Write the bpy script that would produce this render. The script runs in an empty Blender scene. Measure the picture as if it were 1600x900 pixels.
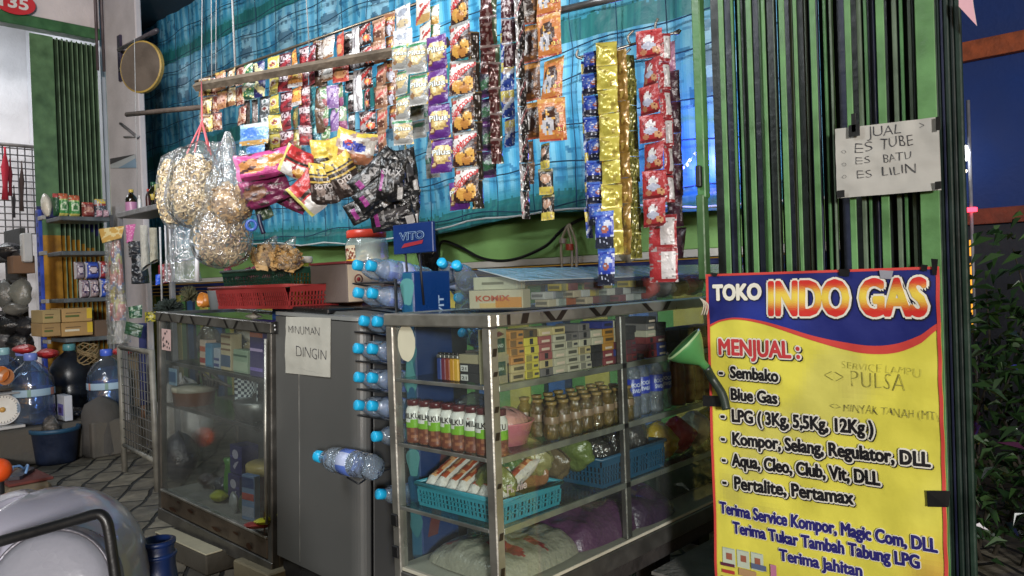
import bpy, bmesh, math, random
import numpy as np
from mathutils import Vector, Matrix, noise
rnd = random.Random(7)
SC = bpy.context.scene
COL = SC.collection
# ------------------------------------------------------------------ camera
CF, CYAW, CPITCH, CROLL, CH = 1221.9, .74672, -.01047, .03558, 1.12
_cp, _sp, _cr, _sr = math.cos(CPITCH), math.sin(CPITCH), math.cos(CROLL), math.sin(CROLL)
FW = Vector((-math.sin(CYAW)*_cp, math.cos(CYAW)*_cp, _sp))
_R0 = Vector((math.cos(CYAW), math.sin(CYAW), 0))
_U0 = _R0.cross(FW)
RT = _R0*_cr - _U0*_sr
UP = _U0*_cr + _R0*_sr
CAM = Vector((0, 0, CH))
cd = bpy.data.cameras.new('camera'); cam = bpy.data.objects.new('camera', cd); COL.objects.link(cam)
cd.sensor_width = 36; cd.lens = 36*CF/1600; cd.clip_start = .05; cd.clip_end = 400
cam.matrix_world = Matrix.Translation(CAM) @ Matrix((RT, UP, -FW)).transposed().to_4x4()
SC.camera = cam
# ------------------------------------------------------------------ world, lamps, exposure
w = bpy.data.worlds.new('World'); SC.world = w; w.use_nodes = True
nt = w.node_tree; bgn = nt.nodes['Background']
sky = nt.nodes.new('ShaderNodeTexSky'); sky.sky_type = 'NISHITA'; sky.sun_disc = False
sky.sun_elevation = math.radians(3); sky.sun_rotation = math.radians(130)
nt.links.new(sky.outputs[0], bgn.inputs[0]); bgn.inputs[1].default_value = 0.085
SC.view_settings.view_transform = 'Standard'; SC.view_settings.look = 'None'
SC.view_settings.exposure = 0.14; SC.view_settings.gamma = 1; SC.view_settings.use_curve_mapping = False
SC.cycles.use_denoising = True
SC.cycles.max_bounces = 10; SC.cycles.transparent_max_bounces = 24; SC.cycles.transmission_bounces = 8
SC.cycles.diffuse_bounces = 3; SC.cycles.glossy_bounces = 4
SC.cycles.caustics_reflective = False; SC.cycles.caustics_refractive = False
SC.cycles.sample_clamp_indirect = 4
def lamp(name, kind, loc, power, color, size=.3, target=None):
    l = bpy.data.lights.new(name, kind); l.energy = power; l.color = color
    if kind == 'AREA': l.shape = 'DISK'; l.size = size
    else: l.shadow_soft_size = size
    o = bpy.data.objects.new(name, l); COL.objects.link(o); o.location = loc
    if target is not None:
        o.rotation_euler = (Vector(target)-Vector(loc)).to_track_quat('-Z', 'Y').to_euler()
    return o
# the forecourt flood lamp behind and right of the photographer
LAMP = CAM - FW*8.5 + _R0*1.5 + Vector((0, 0, 1.15))
lamp('flood_lamp', 'AREA', LAMP, 950, (.98, .98, .97), 1.0, (-2.6, 2.0, 1.0))
# added soft fill lamp, unseen, brightening the tarpaulin and the hanging strips
_l = lamp('fill_lamp', 'AREA', (-2.4, -.7, 3.35), 60, (.93, .97, 1.0), 1.2, (-3.2, 3.0, 2.35)); _l.data.spread = math.radians(105)
# a tube light inside the left shop
lamp('shop_lamp', 'AREA', (-8.2, 1.2, 3.7), 40, (.95, .98, 1.0), .8, (-8.6, 2.2, 1.5))
# ------------------------------------------------------------------ pixel -> place on a real plane
def ray(u, v): return FW + RT*((u-800)/CF) + UP*((450-v)/CF)
def onX(u, v, x): d = ray(u, v); return CAM + d*(x/d.x)
def onY(u, v, y): d = ray(u, v); return CAM + d*(y/d.y)
def onZ(u, v, z): d = ray(u, v); return CAM + d*((z-CH)/d.z)
def at(u, v, D): return CAM + ray(u, v)*D
# ------------------------------------------------------------------ colour, materials
def lin(c):
    return tuple(((x/255)/12.92 if x <= 10.3 else ((x/255+.055)/1.055)**2.4) for x in c[:3])
def mat(name, rough=.5, metal=0., var=.15, vscale=9., bump=0., bscale=60., spec=.5, coat=0., rvar=.12, trans=0., sub=0., alpha=None, emit=0.):
    m = bpy.data.materials.new(name); m.use_nodes = True
    t = m.node_tree; b = t.nodes['Principled BSDF']
    a = t.nodes.new('ShaderNodeAttribute'); a.attribute_name = 'Col'
    tc = t.nodes.new('ShaderNodeTexCoord')
    n = t.nodes.new('ShaderNodeTexNoise'); n.inputs['Scale'].default_value = vscale; n.inputs['Detail'].default_value = 5
    t.links.new(tc.outputs['Object'], n.inputs['Vector'])
    mr = t.nodes.new('ShaderNodeMapRange'); mr.inputs[1].default_value = .3; mr.inputs[2].default_value = .7
    mr.inputs[3].default_value = 1-var; mr.inputs[4].default_value = 1+var*.6
    t.links.new(n.outputs[0], mr.inputs[0])
    mx = t.nodes.new('ShaderNodeVectorMath'); mx.operation = 'MULTIPLY'
    t.links.new(a.outputs['Color'], mx.inputs[0]); t.links.new(mr.outputs[0], mx.inputs[1])
    t.links.new(mx.outputs[0], b.inputs['Base Color'])
    mr2 = t.nodes.new('ShaderNodeMapRange'); mr2.inputs[1].default_value = .3; mr2.inputs[2].default_value = .7
    mr2.inputs[3].default_value = max(.03, rough-rvar); mr2.inputs[4].default_value = min(1, rough+rvar)
    t.links.new(n.outputs[0], mr2.inputs[0]); t.links.new(mr2.outputs[0], b.inputs['Roughness'])
    b.inputs['Metallic'].default_value = metal
    b.inputs['Specular IOR Level'].default_value = spec
    b.inputs['Coat Weight'].default_value = coat
    b.inputs['Transmission Weight'].default_value = trans
    if sub: b.inputs['Subsurface Weight'].default_value = sub; b.inputs['Subsurface Radius'].default_value = (.02, .02, .02)
    if emit:
        t.links.new(a.outputs['Color'], b.inputs['Emission Color']); b.inputs['Emission Strength'].default_value = emit
    if bump:
        n2 = t.nodes.new('ShaderNodeTexNoise'); n2.inputs['Scale'].default_value = bscale; n2.inputs['Detail'].default_value = 4
        t.links.new(tc.outputs['Object'], n2.inputs['Vector'])
        bp = t.nodes.new('ShaderNodeBump'); bp.inputs['Strength'].default_value = bump; bp.inputs['Distance'].default_value = .01
        t.links.new(n2.outputs[0], bp.inputs['Height']); t.links.new(bp.outputs[0], b.inputs['Normal'])
    return m
def film(name, clear=.7, rough=.08, ior=1.45, haze=.1, bump=0., bscale=30, gloss=1., tint=True):
    """thin clear sheet: what is behind shows through, with a fresnel reflection and a little dusty haze"""
    m = bpy.data.materials.new(name); m.use_nodes = True; t = m.node_tree
    for x in list(t.nodes):
        if x.type != 'OUTPUT_MATERIAL': t.nodes.remove(x)
    out = [x for x in t.nodes if x.type == 'OUTPUT_MATERIAL'][0]
    a = t.nodes.new('ShaderNodeAttribute'); a.attribute_name = 'Col'
    tr = t.nodes.new('ShaderNodeBsdfTransparent'); gl = t.nodes.new('ShaderNodeBsdfGlossy'); df = t.nodes.new('ShaderNodeBsdfDiffuse')
    gl.inputs['Roughness'].default_value = rough
    t.links.new(a.outputs['Color'], df.inputs['Color'])
    if tint: t.links.new(a.outputs['Color'], tr.inputs['Color'])
    tc = t.nodes.new('ShaderNodeTexCoord')
    n = t.nodes.new('ShaderNodeTexNoise'); n.inputs['Scale'].default_value = 5; n.inputs['Detail'].default_value = 6
    t.links.new(tc.outputs['Object'], n.inputs['Vector'])
    mr = t.nodes.new('ShaderNodeMapRange'); mr.inputs[1].default_value = .35; mr.inputs[2].default_value = .75
    mr.inputs[3].default_value = haze*.4; mr.inputs[4].default_value = haze*1.6
    t.links.new(n.outputs[0], mr.inputs[0])
    m1 = t.nodes.new('ShaderNodeMixShader'); t.links.new(mr.outputs[0], m1.inputs[0])
    t.links.new(tr.outputs[0], m1.inputs[1]); t.links.new(df.outputs[0], m1.inputs[2])
    fr = t.nodes.new('ShaderNodeLayerWeight'); fr.inputs[0].default_value = .5
    pw = t.nodes.new('ShaderNodeMath'); pw.operation = 'POWER'; pw.inputs[1].default_value = 4.5; t.links.new(fr.outputs['Facing'], pw.inputs[0])
    mu = t.nodes.new('ShaderNodeMath'); mu.operation = 'MULTIPLY_ADD'; mu.inputs[1].default_value = .85*gloss; mu.inputs[2].default_value = .035*gloss; mu.use_clamp = True
    t.links.new(pw.outputs[0], mu.inputs[0])
    m2 = t.nodes.new('ShaderNodeMixShader'); t.links.new(mu.outputs[0], m2.inputs[0])
    t.links.new(m1.outputs[0], m2.inputs[1]); t.links.new(gl.outputs[0], m2.inputs[2])
    if bump:
        n2 = t.nodes.new('ShaderNodeTexNoise'); n2.inputs['Scale'].default_value = bscale; n2.inputs['Detail'].default_value = 3
        t.links.new(tc.outputs['Object'], n2.inputs['Vector'])
        bp = t.nodes.new('ShaderNodeBump'); bp.inputs['Strength'].default_value = bump; bp.inputs['Distance'].default_value = .02
        t.links.new(n2.outputs[0], bp.inputs['Height']); t.links.new(bp.outputs[0], gl.inputs['Normal']); t.links.new(bp.outputs[0], fr.inputs['Normal'])
    t.links.new(m2.outputs[0], out.inputs['Surface'])
    return m
MT = dict(
    matte=mat('matte_surface', .8, var=.2, bump=.15, bscale=90),
    card=mat('cardboard', .75, var=.14, bump=.1, bscale=120),
    paper=mat('paper', .7, var=.1, bump=.25, bscale=14, vscale=6),
    foil=mat('printed_foil', .32, var=.1, bump=.55, bscale=55, spec=.7, rvar=.1),
    shiny=mat('silver_foil', .3, metal=.2, var=.15, bump=.5, bscale=20, spec=.8),
    plastic=mat('plastic', .35, var=.1, bump=.06, bscale=80),
    rough_plastic=mat('worn_plastic', .5, var=.25, bump=.2, bscale=50),
    paint=mat('painted_metal', .45, var=.38, bump=.2, bscale=34, vscale=11),
    steel=mat('worn_aluminium', .38, metal=.75, var=.3, bump=.1, bscale=70, vscale=12),
    cloth=mat('cloth', .9, var=.2, bump=.4, bscale=120),
    tarp=mat('woven_tarpaulin', .5, var=.28, bump=.6, bscale=19, vscale=2.2),
    wall=mat('wall_plaster', .85, var=.16, bump=.35, bscale=35, vscale=3.5),
    wood=mat('weathered_wood', .8, var=.4, bump=.5, bscale=45, vscale=16),
    banner=mat('banner_vinyl', .42, var=.17, bump=.5, bscale=9, vscale=7),
    ink=mat('ink', .5, var=.08),
    rice=mat('snack', .55, var=.25, bump=.3, bscale=150),
    leaf=mat('leaf', .35, var=.4, vscale=3),
    fridge=mat('brushed_grey_steel', .36, metal=.45, var=.07, vscale=2.5, bump=.02, bscale=200, rvar=.05),
    pearl=mat('pearl_paint', .34, metal=.15, var=.06, vscale=5, coat=.7, bump=.05, bscale=420, rvar=.05),
    frost=mat('frosted_plastic', .28, var=.1, bump=.35, bscale=22, sub=.3, vscale=4),
    lamp=mat('lamp_glow', .5, emit=12.),
    led=mat('led_glow', .5, emit=6.),
    glass=film('window_glass', rough=.03, haze=.012, gloss=.8),
    dirty=film('dusty_glass', rough=.06, haze=.032, gloss=1.3),
    clear=film('clear_plastic_film', rough=.14, haze=.10, bump=1.4, bscale=30, gloss=3.0),
    acrylic=film('acrylic_sheet', rough=.06, haze=.04, gloss=1.),
    pet=film('bottle_plastic', rough=.1, haze=.19, bump=.9, bscale=45, gloss=2.6),
    gallon=film('gallon_plastic', rough=.1, haze=.055, bump=.25, bscale=25, gloss=2.0),
)
# ------------------------------------------------------------------ mesh builder
def T(x, y, z): return Matrix.Translation((x, y, z))
def RX(a): return Matrix.Rotation(a, 4, 'X')
def RY(a): return Matrix.Rotation(a, 4, 'Y')
def RZ(a): return Matrix.Rotation(a, 4, 'Z')
ID = Matrix.Identity(4)
_font = {}
def glyphs(s, off=0.):
    k = (s, off)
    if k not in _font:
        cu = bpy.data.curves.new('t', 'FONT'); cu.body = s; cu.size = 1; cu.offset = off; cu.resolution_u = 3
        cu.fill_mode = 'FRONT'
        o = bpy.data.objects.new('t', cu); COL.objects.link(o)
        dg = bpy.context.evaluated_depsgraph_get(); dg.update()
        me = o.evaluated_get(dg).to_mesh()
        vs = [tuple(v.co) for v in me.vertices]; fs = [tuple(p.vertices) for p in me.polygons]
        o.evaluated_get(dg).to_mesh_clear()
        bpy.data.objects.remove(o); bpy.data.curves.remove(cu)
        _font[k] = (vs, fs)
    return _font[k]
CAPH = .729
def sliced(vs, fs, n=14):
    """cut flat letters into n level bands so that a printed gradient can run up them"""
    bm = bmesh.new(); bv = [bm.verts.new(p) for p in vs]
    for f in fs:
        try: bm.faces.new([bv[i] for i in f])
        except ValueError: pass
    lo = min(p[1] for p in vs); hi = max(p[1] for p in vs)
    for k in range(1, n):
        bmesh.ops.bisect_plane(bm, geom=bm.verts[:]+bm.edges[:]+bm.faces[:], plane_co=(0, lo+(hi-lo)*k/n, 0), plane_no=(0, 1, 0))
    bm.verts.index_update(); out = [tuple(v.co) for v in bm.verts], [tuple(v.index for v in f.verts) for f in bm.faces]
    bm.free(); return out
class MB:
    def __init__(s): s.v = []; s.f = []; s.c = []; s.m = []; s.sm = []
    def add(s, vs, fs, col, mi=0, M=None, smooth=False):
        o = len(s.v)
        if M is not None: vs = [tuple(M @ Vector(p)) for p in vs]
        s.v.extend(tuple(p) for p in vs)
        cc = isinstance(col, list)
        for i, f in enumerate(fs):
            s.f.append(tuple(j+o for j in f)); s.c.append(col[i] if cc else col); s.m.append(mi); s.sm.append(smooth)
        return s
    def box(s, a, b, col, mi=0, M=None, bev=None):
        ax, ay, az = [min(a[i], b[i]) for i in range(3)]; bx, by, bz = [max(a[i], b[i]) for i in range(3)]
        h = ((bx-ax)/2, (by-ay)/2, (bz-az)/2); c = ((ax+bx)/2, (ay+by)/2, (az+bz)/2)
        if bev is None: bev = min(.003, min(h)*.35)
        e = min(bev, min(h)*.49)
        V = {}; vs = []
        for sx in (-1, 1):
            for sy in (-1, 1):
                for sz in (-1, 1):
                    for ax_ in range(3):
                        p = [sx*h[0], sy*h[1], sz*h[2]]
                        for k in range(3):
                            if k != ax_: p[k] -= (sx, sy, sz)[k]*e
                        V[(sx, sy, sz, ax_)] = len(vs); vs.append((p[0]+c[0], p[1]+c[1], p[2]+c[2]))
        fs = []
        for ax_ in range(3):
            o1, o2 = [(1, 2), (0, 2), (0, 1)][ax_]
            for sg in (-1, 1):
                q = []
                for (p1, p2) in ((-1, -1), (1, -1), (1, 1), (-1, 1)):
                    k = [0, 0, 0]; k[ax_] = sg; k[o1] = p1; k[o2] = p2
                    q.append(V[(*k, ax_)])
                fs.append(q)
            for p1 in (-1, 1):
                for p2 in (-1, 1):
                    k = [0, 0, 0]; k[o1] = p1; k[o2] = p2
                    k0 = list(k); k1 = list(k); k0[ax_] = -1; k1[ax_] = 1
                    fs.append([V[(*k0, o1)], V[(*k1, o1)], V[(*k1, o2)], V[(*k0, o2)]])
        for sx in (-1, 1):
            for sy in (-1, 1):
                for sz in (-1, 1): fs.append([V[(sx, sy, sz, i)] for i in range(3)])
        return s.add(vs, fs, col, mi, M)
    def lathe(s, prof, col, n=20, mi=0, M=None, smooth=True, wob=0.):
        vs = []; fs = []; cl = []
        for i, p in enumerate(prof):
            for j in range(n):
                a = 2*math.pi*j/n; r = p[0]*(1+(wob*math.sin(5*a+i) if wob else 0))
                vs.append((r*math.cos(a), r*math.sin(a), p[1]))
        for i in range(len(prof)-1):
            for j in range(n):
                k = (j+1) % n
                fs.append((i*n+j, i*n+k, (i+1)*n+k, (i+1)*n+j)); cl.append(col(i, j/n) if callable(col) else col)
        return s.add(vs, fs, cl, mi, M, smooth)
    def tube(s, pts, r, col, n=6, mi=0, M=None, smooth=True, cap=True):
        pts = [Vector(p) for p in pts]; vs = []; fs = []; prev = None
        for i, p in enumerate(pts):
            d = (pts[min(i+1, len(pts)-1)]-pts[max(i-1, 0)]); d = d.normalized() if d.length > 1e-9 else Vector((0, 0, 1))
            if prev is None:
                a = d.cross(Vector((0, 0, 1)))
                if a.length < 1e-3: a = d.cross(Vector((1, 0, 0)))
            else: a = prev - d*prev.dot(d)
            a.normalize(); b = d.cross(a); prev = a
            rr = r(i/(len(pts)-1)) if callable(r) else r
            for j in range(n):
                t = 2*math.pi*j/n; vs.append(tuple(p+a*(rr*math.cos(t))+b*(rr*math.sin(t))))
        for i in range(len(pts)-1):
            for j in range(n):
                k = (j+1) % n; fs.append((i*n+j, i*n+k, (i+1)*n+k, (i+1)*n+j))
        if cap: fs.append(tuple(range(n))); fs.append(tuple((len(pts)-1)*n+j for j in range(n)))
        return s.add(vs, fs, col, mi, M, smooth)
    def grid(s, nu, nv, fn, col, mi=0, M=None, smooth=True):
        vs = [tuple(fn(i/nu, j/nv)) for j in range(nv+1) for i in range(nu+1)]
        fs = []; cl = []
        for j in range(nv):
            for i in range(nu):
                q = j*(nu+1)+i; fs.append((q, q+1, q+nu+2, q+nu+1))
                cl.append(col((i+.5)/nu, (j+.5)/nv) if callable(col) else col)
        return s.add(vs, fs, cl, mi, M, smooth)
    def poly(s, pts, col, mi=0, M=None): return s.add(pts, [tuple(range(len(pts)))], col, mi, M)
    def text(s, txt, M, wd, ht, col, mi=0, off=0., fn=None, shear=0., dense=False):
        """letters in the local x-z plane (facing -y), fitted to a width and a cap height"""
        v0, f0 = glyphs(txt, 0.); vs, fs = glyphs(txt, off) if off else (v0, f0)
        if not vs: return s
        if dense: vs, fs = sliced(vs, fs)
        x0 = min(p[0] for p in v0); x1 = max(p[0] for p in v0)
        sx = wd/(x1-x0) if wd else ht/CAPH; sz = ht/CAPH
        out = [((p[0]-x0)*sx+shear*p[1]*sz, 0, p[1]*sz) for p in vs]
        cl = [col((sum(out[j][2] for j in f)/len(f))/ht) for f in fs] if callable(col) else col
        out = [tuple(M @ Vector(p)) for p in out]
        if fn: out = [fn(p) for p in out]
        return s.add(out, fs, cl, mi)
    def build(s, name, mats, parent=None, local=False, fix=True):
        if not isinstance(mats, (list, tuple)): mats = [mats]
        me = bpy.data.meshes.new(name)
        v = s.v
        if parent is not None and not local:
            L = Vector((0, 0, 0)); q = parent
            while q is not None: L += q.location; q = q.parent
            v = [(p[0]-L[0], p[1]-L[1], p[2]-L[2]) for p in v]
        me.from_pydata(v, [], s.f)
        if fix and len(s.f) < 40000:
            bm = bmesh.new(); bm.from_mesh(me); bmesh.ops.recalc_face_normals(bm, faces=bm.faces); bm.to_mesh(me); bm.free()
        at_ = me.attributes.new('Col', 'FLOAT_COLOR', 'CORNER')
        lt = np.zeros(len(s.f), int)
        me.polygons.foreach_get('loop_total', lt)
        arr = np.ones((len(s.f), 4), np.float32); arr[:, :3] = np.array(s.c, np.float32)
        at_.data.foreach_set('color', np.repeat(arr, lt, axis=0).ravel())
        me.polygons.foreach_set('material_index', np.array(s.m, np.int32))
        me.polygons.foreach_set('use_smooth', np.array(s.sm, bool))
        for m in mats: me.materials.append(MT[m])
        me.update()
        o = bpy.data.objects.new(name, me); COL.objects.link(o)
        if parent is not None: o.parent = parent
        return o
    def solo(s, name, label, cat, mats, loc=None, group=None, kind=None, fix=True):
        """a thing that is one mesh; its origin goes to loc (world coordinates in)"""
        if loc is None:
            a = np.array(s.v); loc = ((a[:, 0].min()+a[:, 0].max())/2, (a[:, 1].min()+a[:, 1].max())/2, a[:, 2].min())
        s.v = [(p[0]-loc[0], p[1]-loc[1], p[2]-loc[2]) for p in s.v]
        o = s.build(name, mats, fix=fix); o.location = loc
        return tag(o, label, cat, group, kind)
def tag(o, label=None, cat=None, group=None, kind=None):
    if label: o['label'] = label
    if cat: o['category'] = cat
    if group: o['group'] = group
    if kind: o['kind'] = kind
    return o
def thing(name, label, cat, loc, group=None, rot=None):
    o = bpy.data.objects.new(name, None); COL.objects.link(o); o.location = loc; o.empty_display_size = .05
    if rot is not None: o.rotation_euler = rot
    return tag(o, label, cat, group)
def dup(root, loc, rot=None, label=None, group=None):
    r = root.copy(); COL.objects.link(r); r.location = loc
    if rot is not None: r.rotation_euler = rot
    if label: r['label'] = label
    if group: r['group'] = group
    for ch in root.children:
        c = ch.copy(); COL.objects.link(c); c.parent = r
        for g in ch.children:
            d = g.copy(); COL.objects.link(d); d.parent = c
    return r
ORD = ['first', 'second', 'third', 'fourth', 'fifth', 'sixth', 'seventh', 'eighth', 'ninth', 'tenth', 'eleventh', 'twelfth', 'thirteenth', 'fourteenth', 'fifteenth', 'sixteenth']
def nz(x, y, z=0.): return noise.noise(Vector((x, y, z)))
# ================================================================== SETTING
G_BRIGHT = lin((96, 140, 86)); G_MID = lin((72, 116, 68)); G_DARK = lin((20, 42, 28)); NAVY = lin((28, 32, 78))
# ground: laid flagstones, procedural
mg = bpy.data.materials.new('flagstone'); mg.use_nodes = True; t = mg.node_tree; b = t.nodes['Principled BSDF']
tc = t.nodes.new('ShaderNodeTexCoord'); mp = t.nodes.new('ShaderNodeMapping'); mp.inputs['Rotation'].default_value = (0, 0, .62)
t.links.new(tc.outputs['Object'], mp.inputs['Vector'])
nn = t.nodes.new('ShaderNodeTexNoise'); nn.inputs['Scale'].default_value = 2.2; nn.inputs['Detail'].default_value = 3
t.links.new(mp.outputs[0], nn.inputs['Vector'])
va = t.nodes.new('ShaderNodeVectorMath'); va.operation = 'MULTIPLY_ADD'; va.inputs[1].default_value = (.15, .15, 0); t.links.new(nn.outputs['Color'], va.inputs[0]); t.links.new(mp.outputs[0], va.inputs[2])
br = t.nodes.new('ShaderNodeTexBrick'); br.inputs['Scale'].default_value = 1; br.inputs['Brick Width'].default_value = .27; br.inputs['Row Height'].default_value = .15
br.inputs['Mortar Size'].default_value = .012; br.inputs['Mortar Smooth'].default_value = .5
br.inputs['Color1'].default_value = (*lin((146, 136, 118)), 1); br.inputs['Color2'].default_value = (*lin((118, 110, 97)), 1); br.inputs['Mortar'].default_value = (*lin((28, 26, 25)), 1)
t.links.new(va.outputs[0], br.inputs['Vector'])
n3 = t.nodes.new('ShaderNodeTexNoise'); n3.inputs['Scale'].default_value = 9; n3.inputs['Detail'].default_value = 8; t.links.new(tc.outputs['Object'], n3.inputs['Vector'])
mr = t.nodes.new('ShaderNodeMapRange'); mr.inputs[1].default_value = .3; mr.inputs[2].default_value = .7; mr.inputs[3].default_value = .45; mr.inputs[4].default_value = 1.1; t.links.new(n3.outputs[0], mr.inputs[0])
mx = t.nodes.new('ShaderNodeVectorMath'); mx.operation = 'MULTIPLY'; t.links.new(br.outputs[0], mx.inputs[0]); t.links.new(mr.outputs[0], mx.inputs[1])
n4 = t.nodes.new('ShaderNodeTexNoise'); n4.inputs['Scale'].default_value = 1.6; n4.inputs['Detail'].default_value = 6; n4.inputs['Roughness'].default_value = .7; t.links.new(tc.outputs['Object'], n4.inputs['Vector'])
mr4 = t.nodes.new('ShaderNodeMapRange'); mr4.inputs[1].default_value = .38; mr4.inputs[2].default_value = .62; mr4.inputs[3].default_value = .55; mr4.inputs[4].default_value = 1.15; t.links.new(n4.outputs[0], mr4.inputs[0])
mx4 = t.nodes.new('ShaderNodeVectorMath'); mx4.operation = 'MULTIPLY'; t.links.new(mx.outputs[0], mx4.inputs[0]); t.links.new(mr4.outputs[0], mx4.inputs[1])
t.links.new(mx4.outputs[0], b.inputs['Base Color']); b.inputs['Roughness'].default_value = .7
ma = t.nodes.new('ShaderNodeMath'); ma.operation = 'MULTIPLY_ADD'; ma.inputs[1].default_value = -1.4; t.links.new(br.outputs['Fac'], ma.inputs[0]); t.links.new(n3.outputs[0], ma.inputs[2])
bp = t.nodes.new('ShaderNodeBump'); bp.inputs['Strength'].default_value = .9; bp.inputs['Distance'].default_value = .02; t.links.new(ma.outputs[0], bp.inputs['Height']); t.links.new(bp.outputs[0], b.inputs['Normal'])
MT['ground'] = mg
m = MB(); m.poly([(-60, -60, 0), (60, -60, 0), (60, 60, 0), (-60, 60, 0)], (.1, .1, .1))
tag(m.build('ground', 'ground'), kind='structure')
# raised concrete step on the left
m = MB(); CON = lin((120, 108, 88))
m.box((-7.0, 1.42, 0), (-5.88, 1.93, .25), lin((84, 80, 74)), bev=.012); m.box((-7.0, 1.933, 0), (-5.72, 2.57, .25), lin((84, 80, 74)), bev=.012)
_e = onZ(76, 752, .1); m.box((-7.4, _e.y-.2, 0), (_e.x, 1.417, .1), CON, bev=.02)
tag(m.build('step', 'wall'), kind='structure')
# red clay tile at the step's end
m = MB(); m.box((_e.x-.42, _e.y-.19, .104), (_e.x-.01, _e.y+.03, .12), lin((104, 48, 42)), bev=.006)
m.solo('floor_tile', 'dark red clay tile lying on the end of the concrete step', 'tile', 'matte')

# back wall: green above, white ledge, navy rail and yellow, green and blue stripes below
YB = 3.3
t0 = thing('back_wall', 'green plastered back wall with white ledge and coloured stripes below, behind the blue tarpaulin', 'wall', (-3.8, YB, 0))
m = MB(); m.box((-8.6, YB, 1.235), (-.8, YB+.15, 3.9), lin((126, 168, 98)))
m.build('upper_wall', 'wall', t0)
m = MB(); m.box((-8.6, YB-.05, 1.195), (-.8, YB+.15, 1.232), lin((196, 192, 184)))
m.build('ledge', 'wall', t0)
m = MB()
for k in range(3): m.box((-8.6, YB-.035+.004*k, 1.19-.034*(k+1)), (-.8, YB+.1, 1.186-.034*k), lin((24, 34, 84)), bev=.006)
m.build('rail', 'paint', t0)
m = MB(); x = -8.6; k = 0
cyc = [((206, 192, 96), .16), ((104, 160, 88), .10), ((40, 60, 50), .03), ((76, 116, 170), .12), ((60, 72, 96), .05), ((104, 160, 88), .09)]
while x < -.8:
    c, wd = cyc[k % 6]; m.box((x, YB+(.004 if k % 2 else 0), 0), (min(x+wd, -.8), YB+.12, 1.084), lin(c), bev=.002); x += wd; k += 1
m.build('striped_panel', 'wall', t0)

# left wall with opening, beam and folded gate
XL = -7.0
t0 = thing('left_wall', 'off-white upper wall with green steel beam over the left shop opening', 'wall', (XL, 1.5, 0))
m = MB(); m.box((XL-.2, -1.5, 3.36), (XL, 2.555, 4.4), lin((210, 204, 206)))
m.build('upper_wall', 'wall', t0)
m = MB(); m.box((XL-.1, -1.5, 3.262), (XL+.02, 2.55, 3.355), lin((58, 104, 66)), bev=.006)
m.build('beam', 'paint', t0)
m = MB()
for y in (2.515, 2.565): m.tube([(XL+.03, y, 3.0), (XL+.03, y, 4.4)], .012, lin((88, 78, 82)))
m.build('conduit', 'paint', t0)
# folded green gate inside the opening
t0 = thing('folding_gate', 'green folding gate with navy band and yellow foot behind the rack', 'gate', (XL, 2.3, 0))
m = MB(); pts = []
ys = [2.0, 2.20]; y = 2.2
pts = [(XL-.03, 2.03), (XL-.03, 2.2)]
for k in range(9):
    y0 = 2.2+.037*k; pts += [(XL-.075, y0+.004), (XL-.075, y0+.02), (XL-.035, y0+.026), (XL-.035, y0+.037)]
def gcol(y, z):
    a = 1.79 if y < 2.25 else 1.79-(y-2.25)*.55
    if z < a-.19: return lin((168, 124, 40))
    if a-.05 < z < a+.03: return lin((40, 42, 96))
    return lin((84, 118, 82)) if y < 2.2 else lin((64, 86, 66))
zs = [.26+.033*i for i in range(91)]
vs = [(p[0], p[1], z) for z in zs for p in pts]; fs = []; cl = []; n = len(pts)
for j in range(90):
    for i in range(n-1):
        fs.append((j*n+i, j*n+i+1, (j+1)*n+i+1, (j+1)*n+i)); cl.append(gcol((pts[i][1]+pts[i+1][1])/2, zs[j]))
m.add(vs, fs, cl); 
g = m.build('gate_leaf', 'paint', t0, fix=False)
sd = g.modifiers.new('thick', 'SOLIDIFY'); sd.thickness = .003
m = MB()
for k in range(9): m.tube([(XL-.028, 2.2+.037*k+.033, .26), (XL-.028, 2.2+.037*k+.033, 3.22)], .004, lin((120, 150, 120)))
m.build('slat_edge', 'paint', t0)
# inside the left shop
t0 = thing('interior_wall', 'pale interior wall seen through the left opening', 'wall', (-9.2, 2, 0))
m = MB(); m.box((-9.3, .6, 0), (-9.2, 3.3, 4), lin((206, 206, 210))); m.build('rear_panel', 'wall', t0)
m = MB(); m.box((-9.2, 2.62, 0), (XL-.2, 2.66, 4), lin((196, 198, 204))); m.build('side_panel', 'wall', t0)
# pillar
PY = 2.58
t0 = thing('pillar', 'tall off-white pillar beside the blue tarpaulin', 'pillar', (-6.68, PY, 0))
m = MB(); m.box((-6.985, PY, 0), (-6.335, PY+.05, 4.4), lin((190, 187, 192)), bev=.008); m.build('shaft', 'wall', t0)
# dark ceiling slab
m = MB(); m.box((-6.33, 1.75, 3.62), (-.6, 3.6, 3.75), lin((88, 86, 90))); m.box((-8.6, 2.7, 3.62), (-6.333, 3.6, 3.75), lin((88, 86, 90)))
tag(m.build('ceiling', 'wall'), kind='structure')

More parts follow.
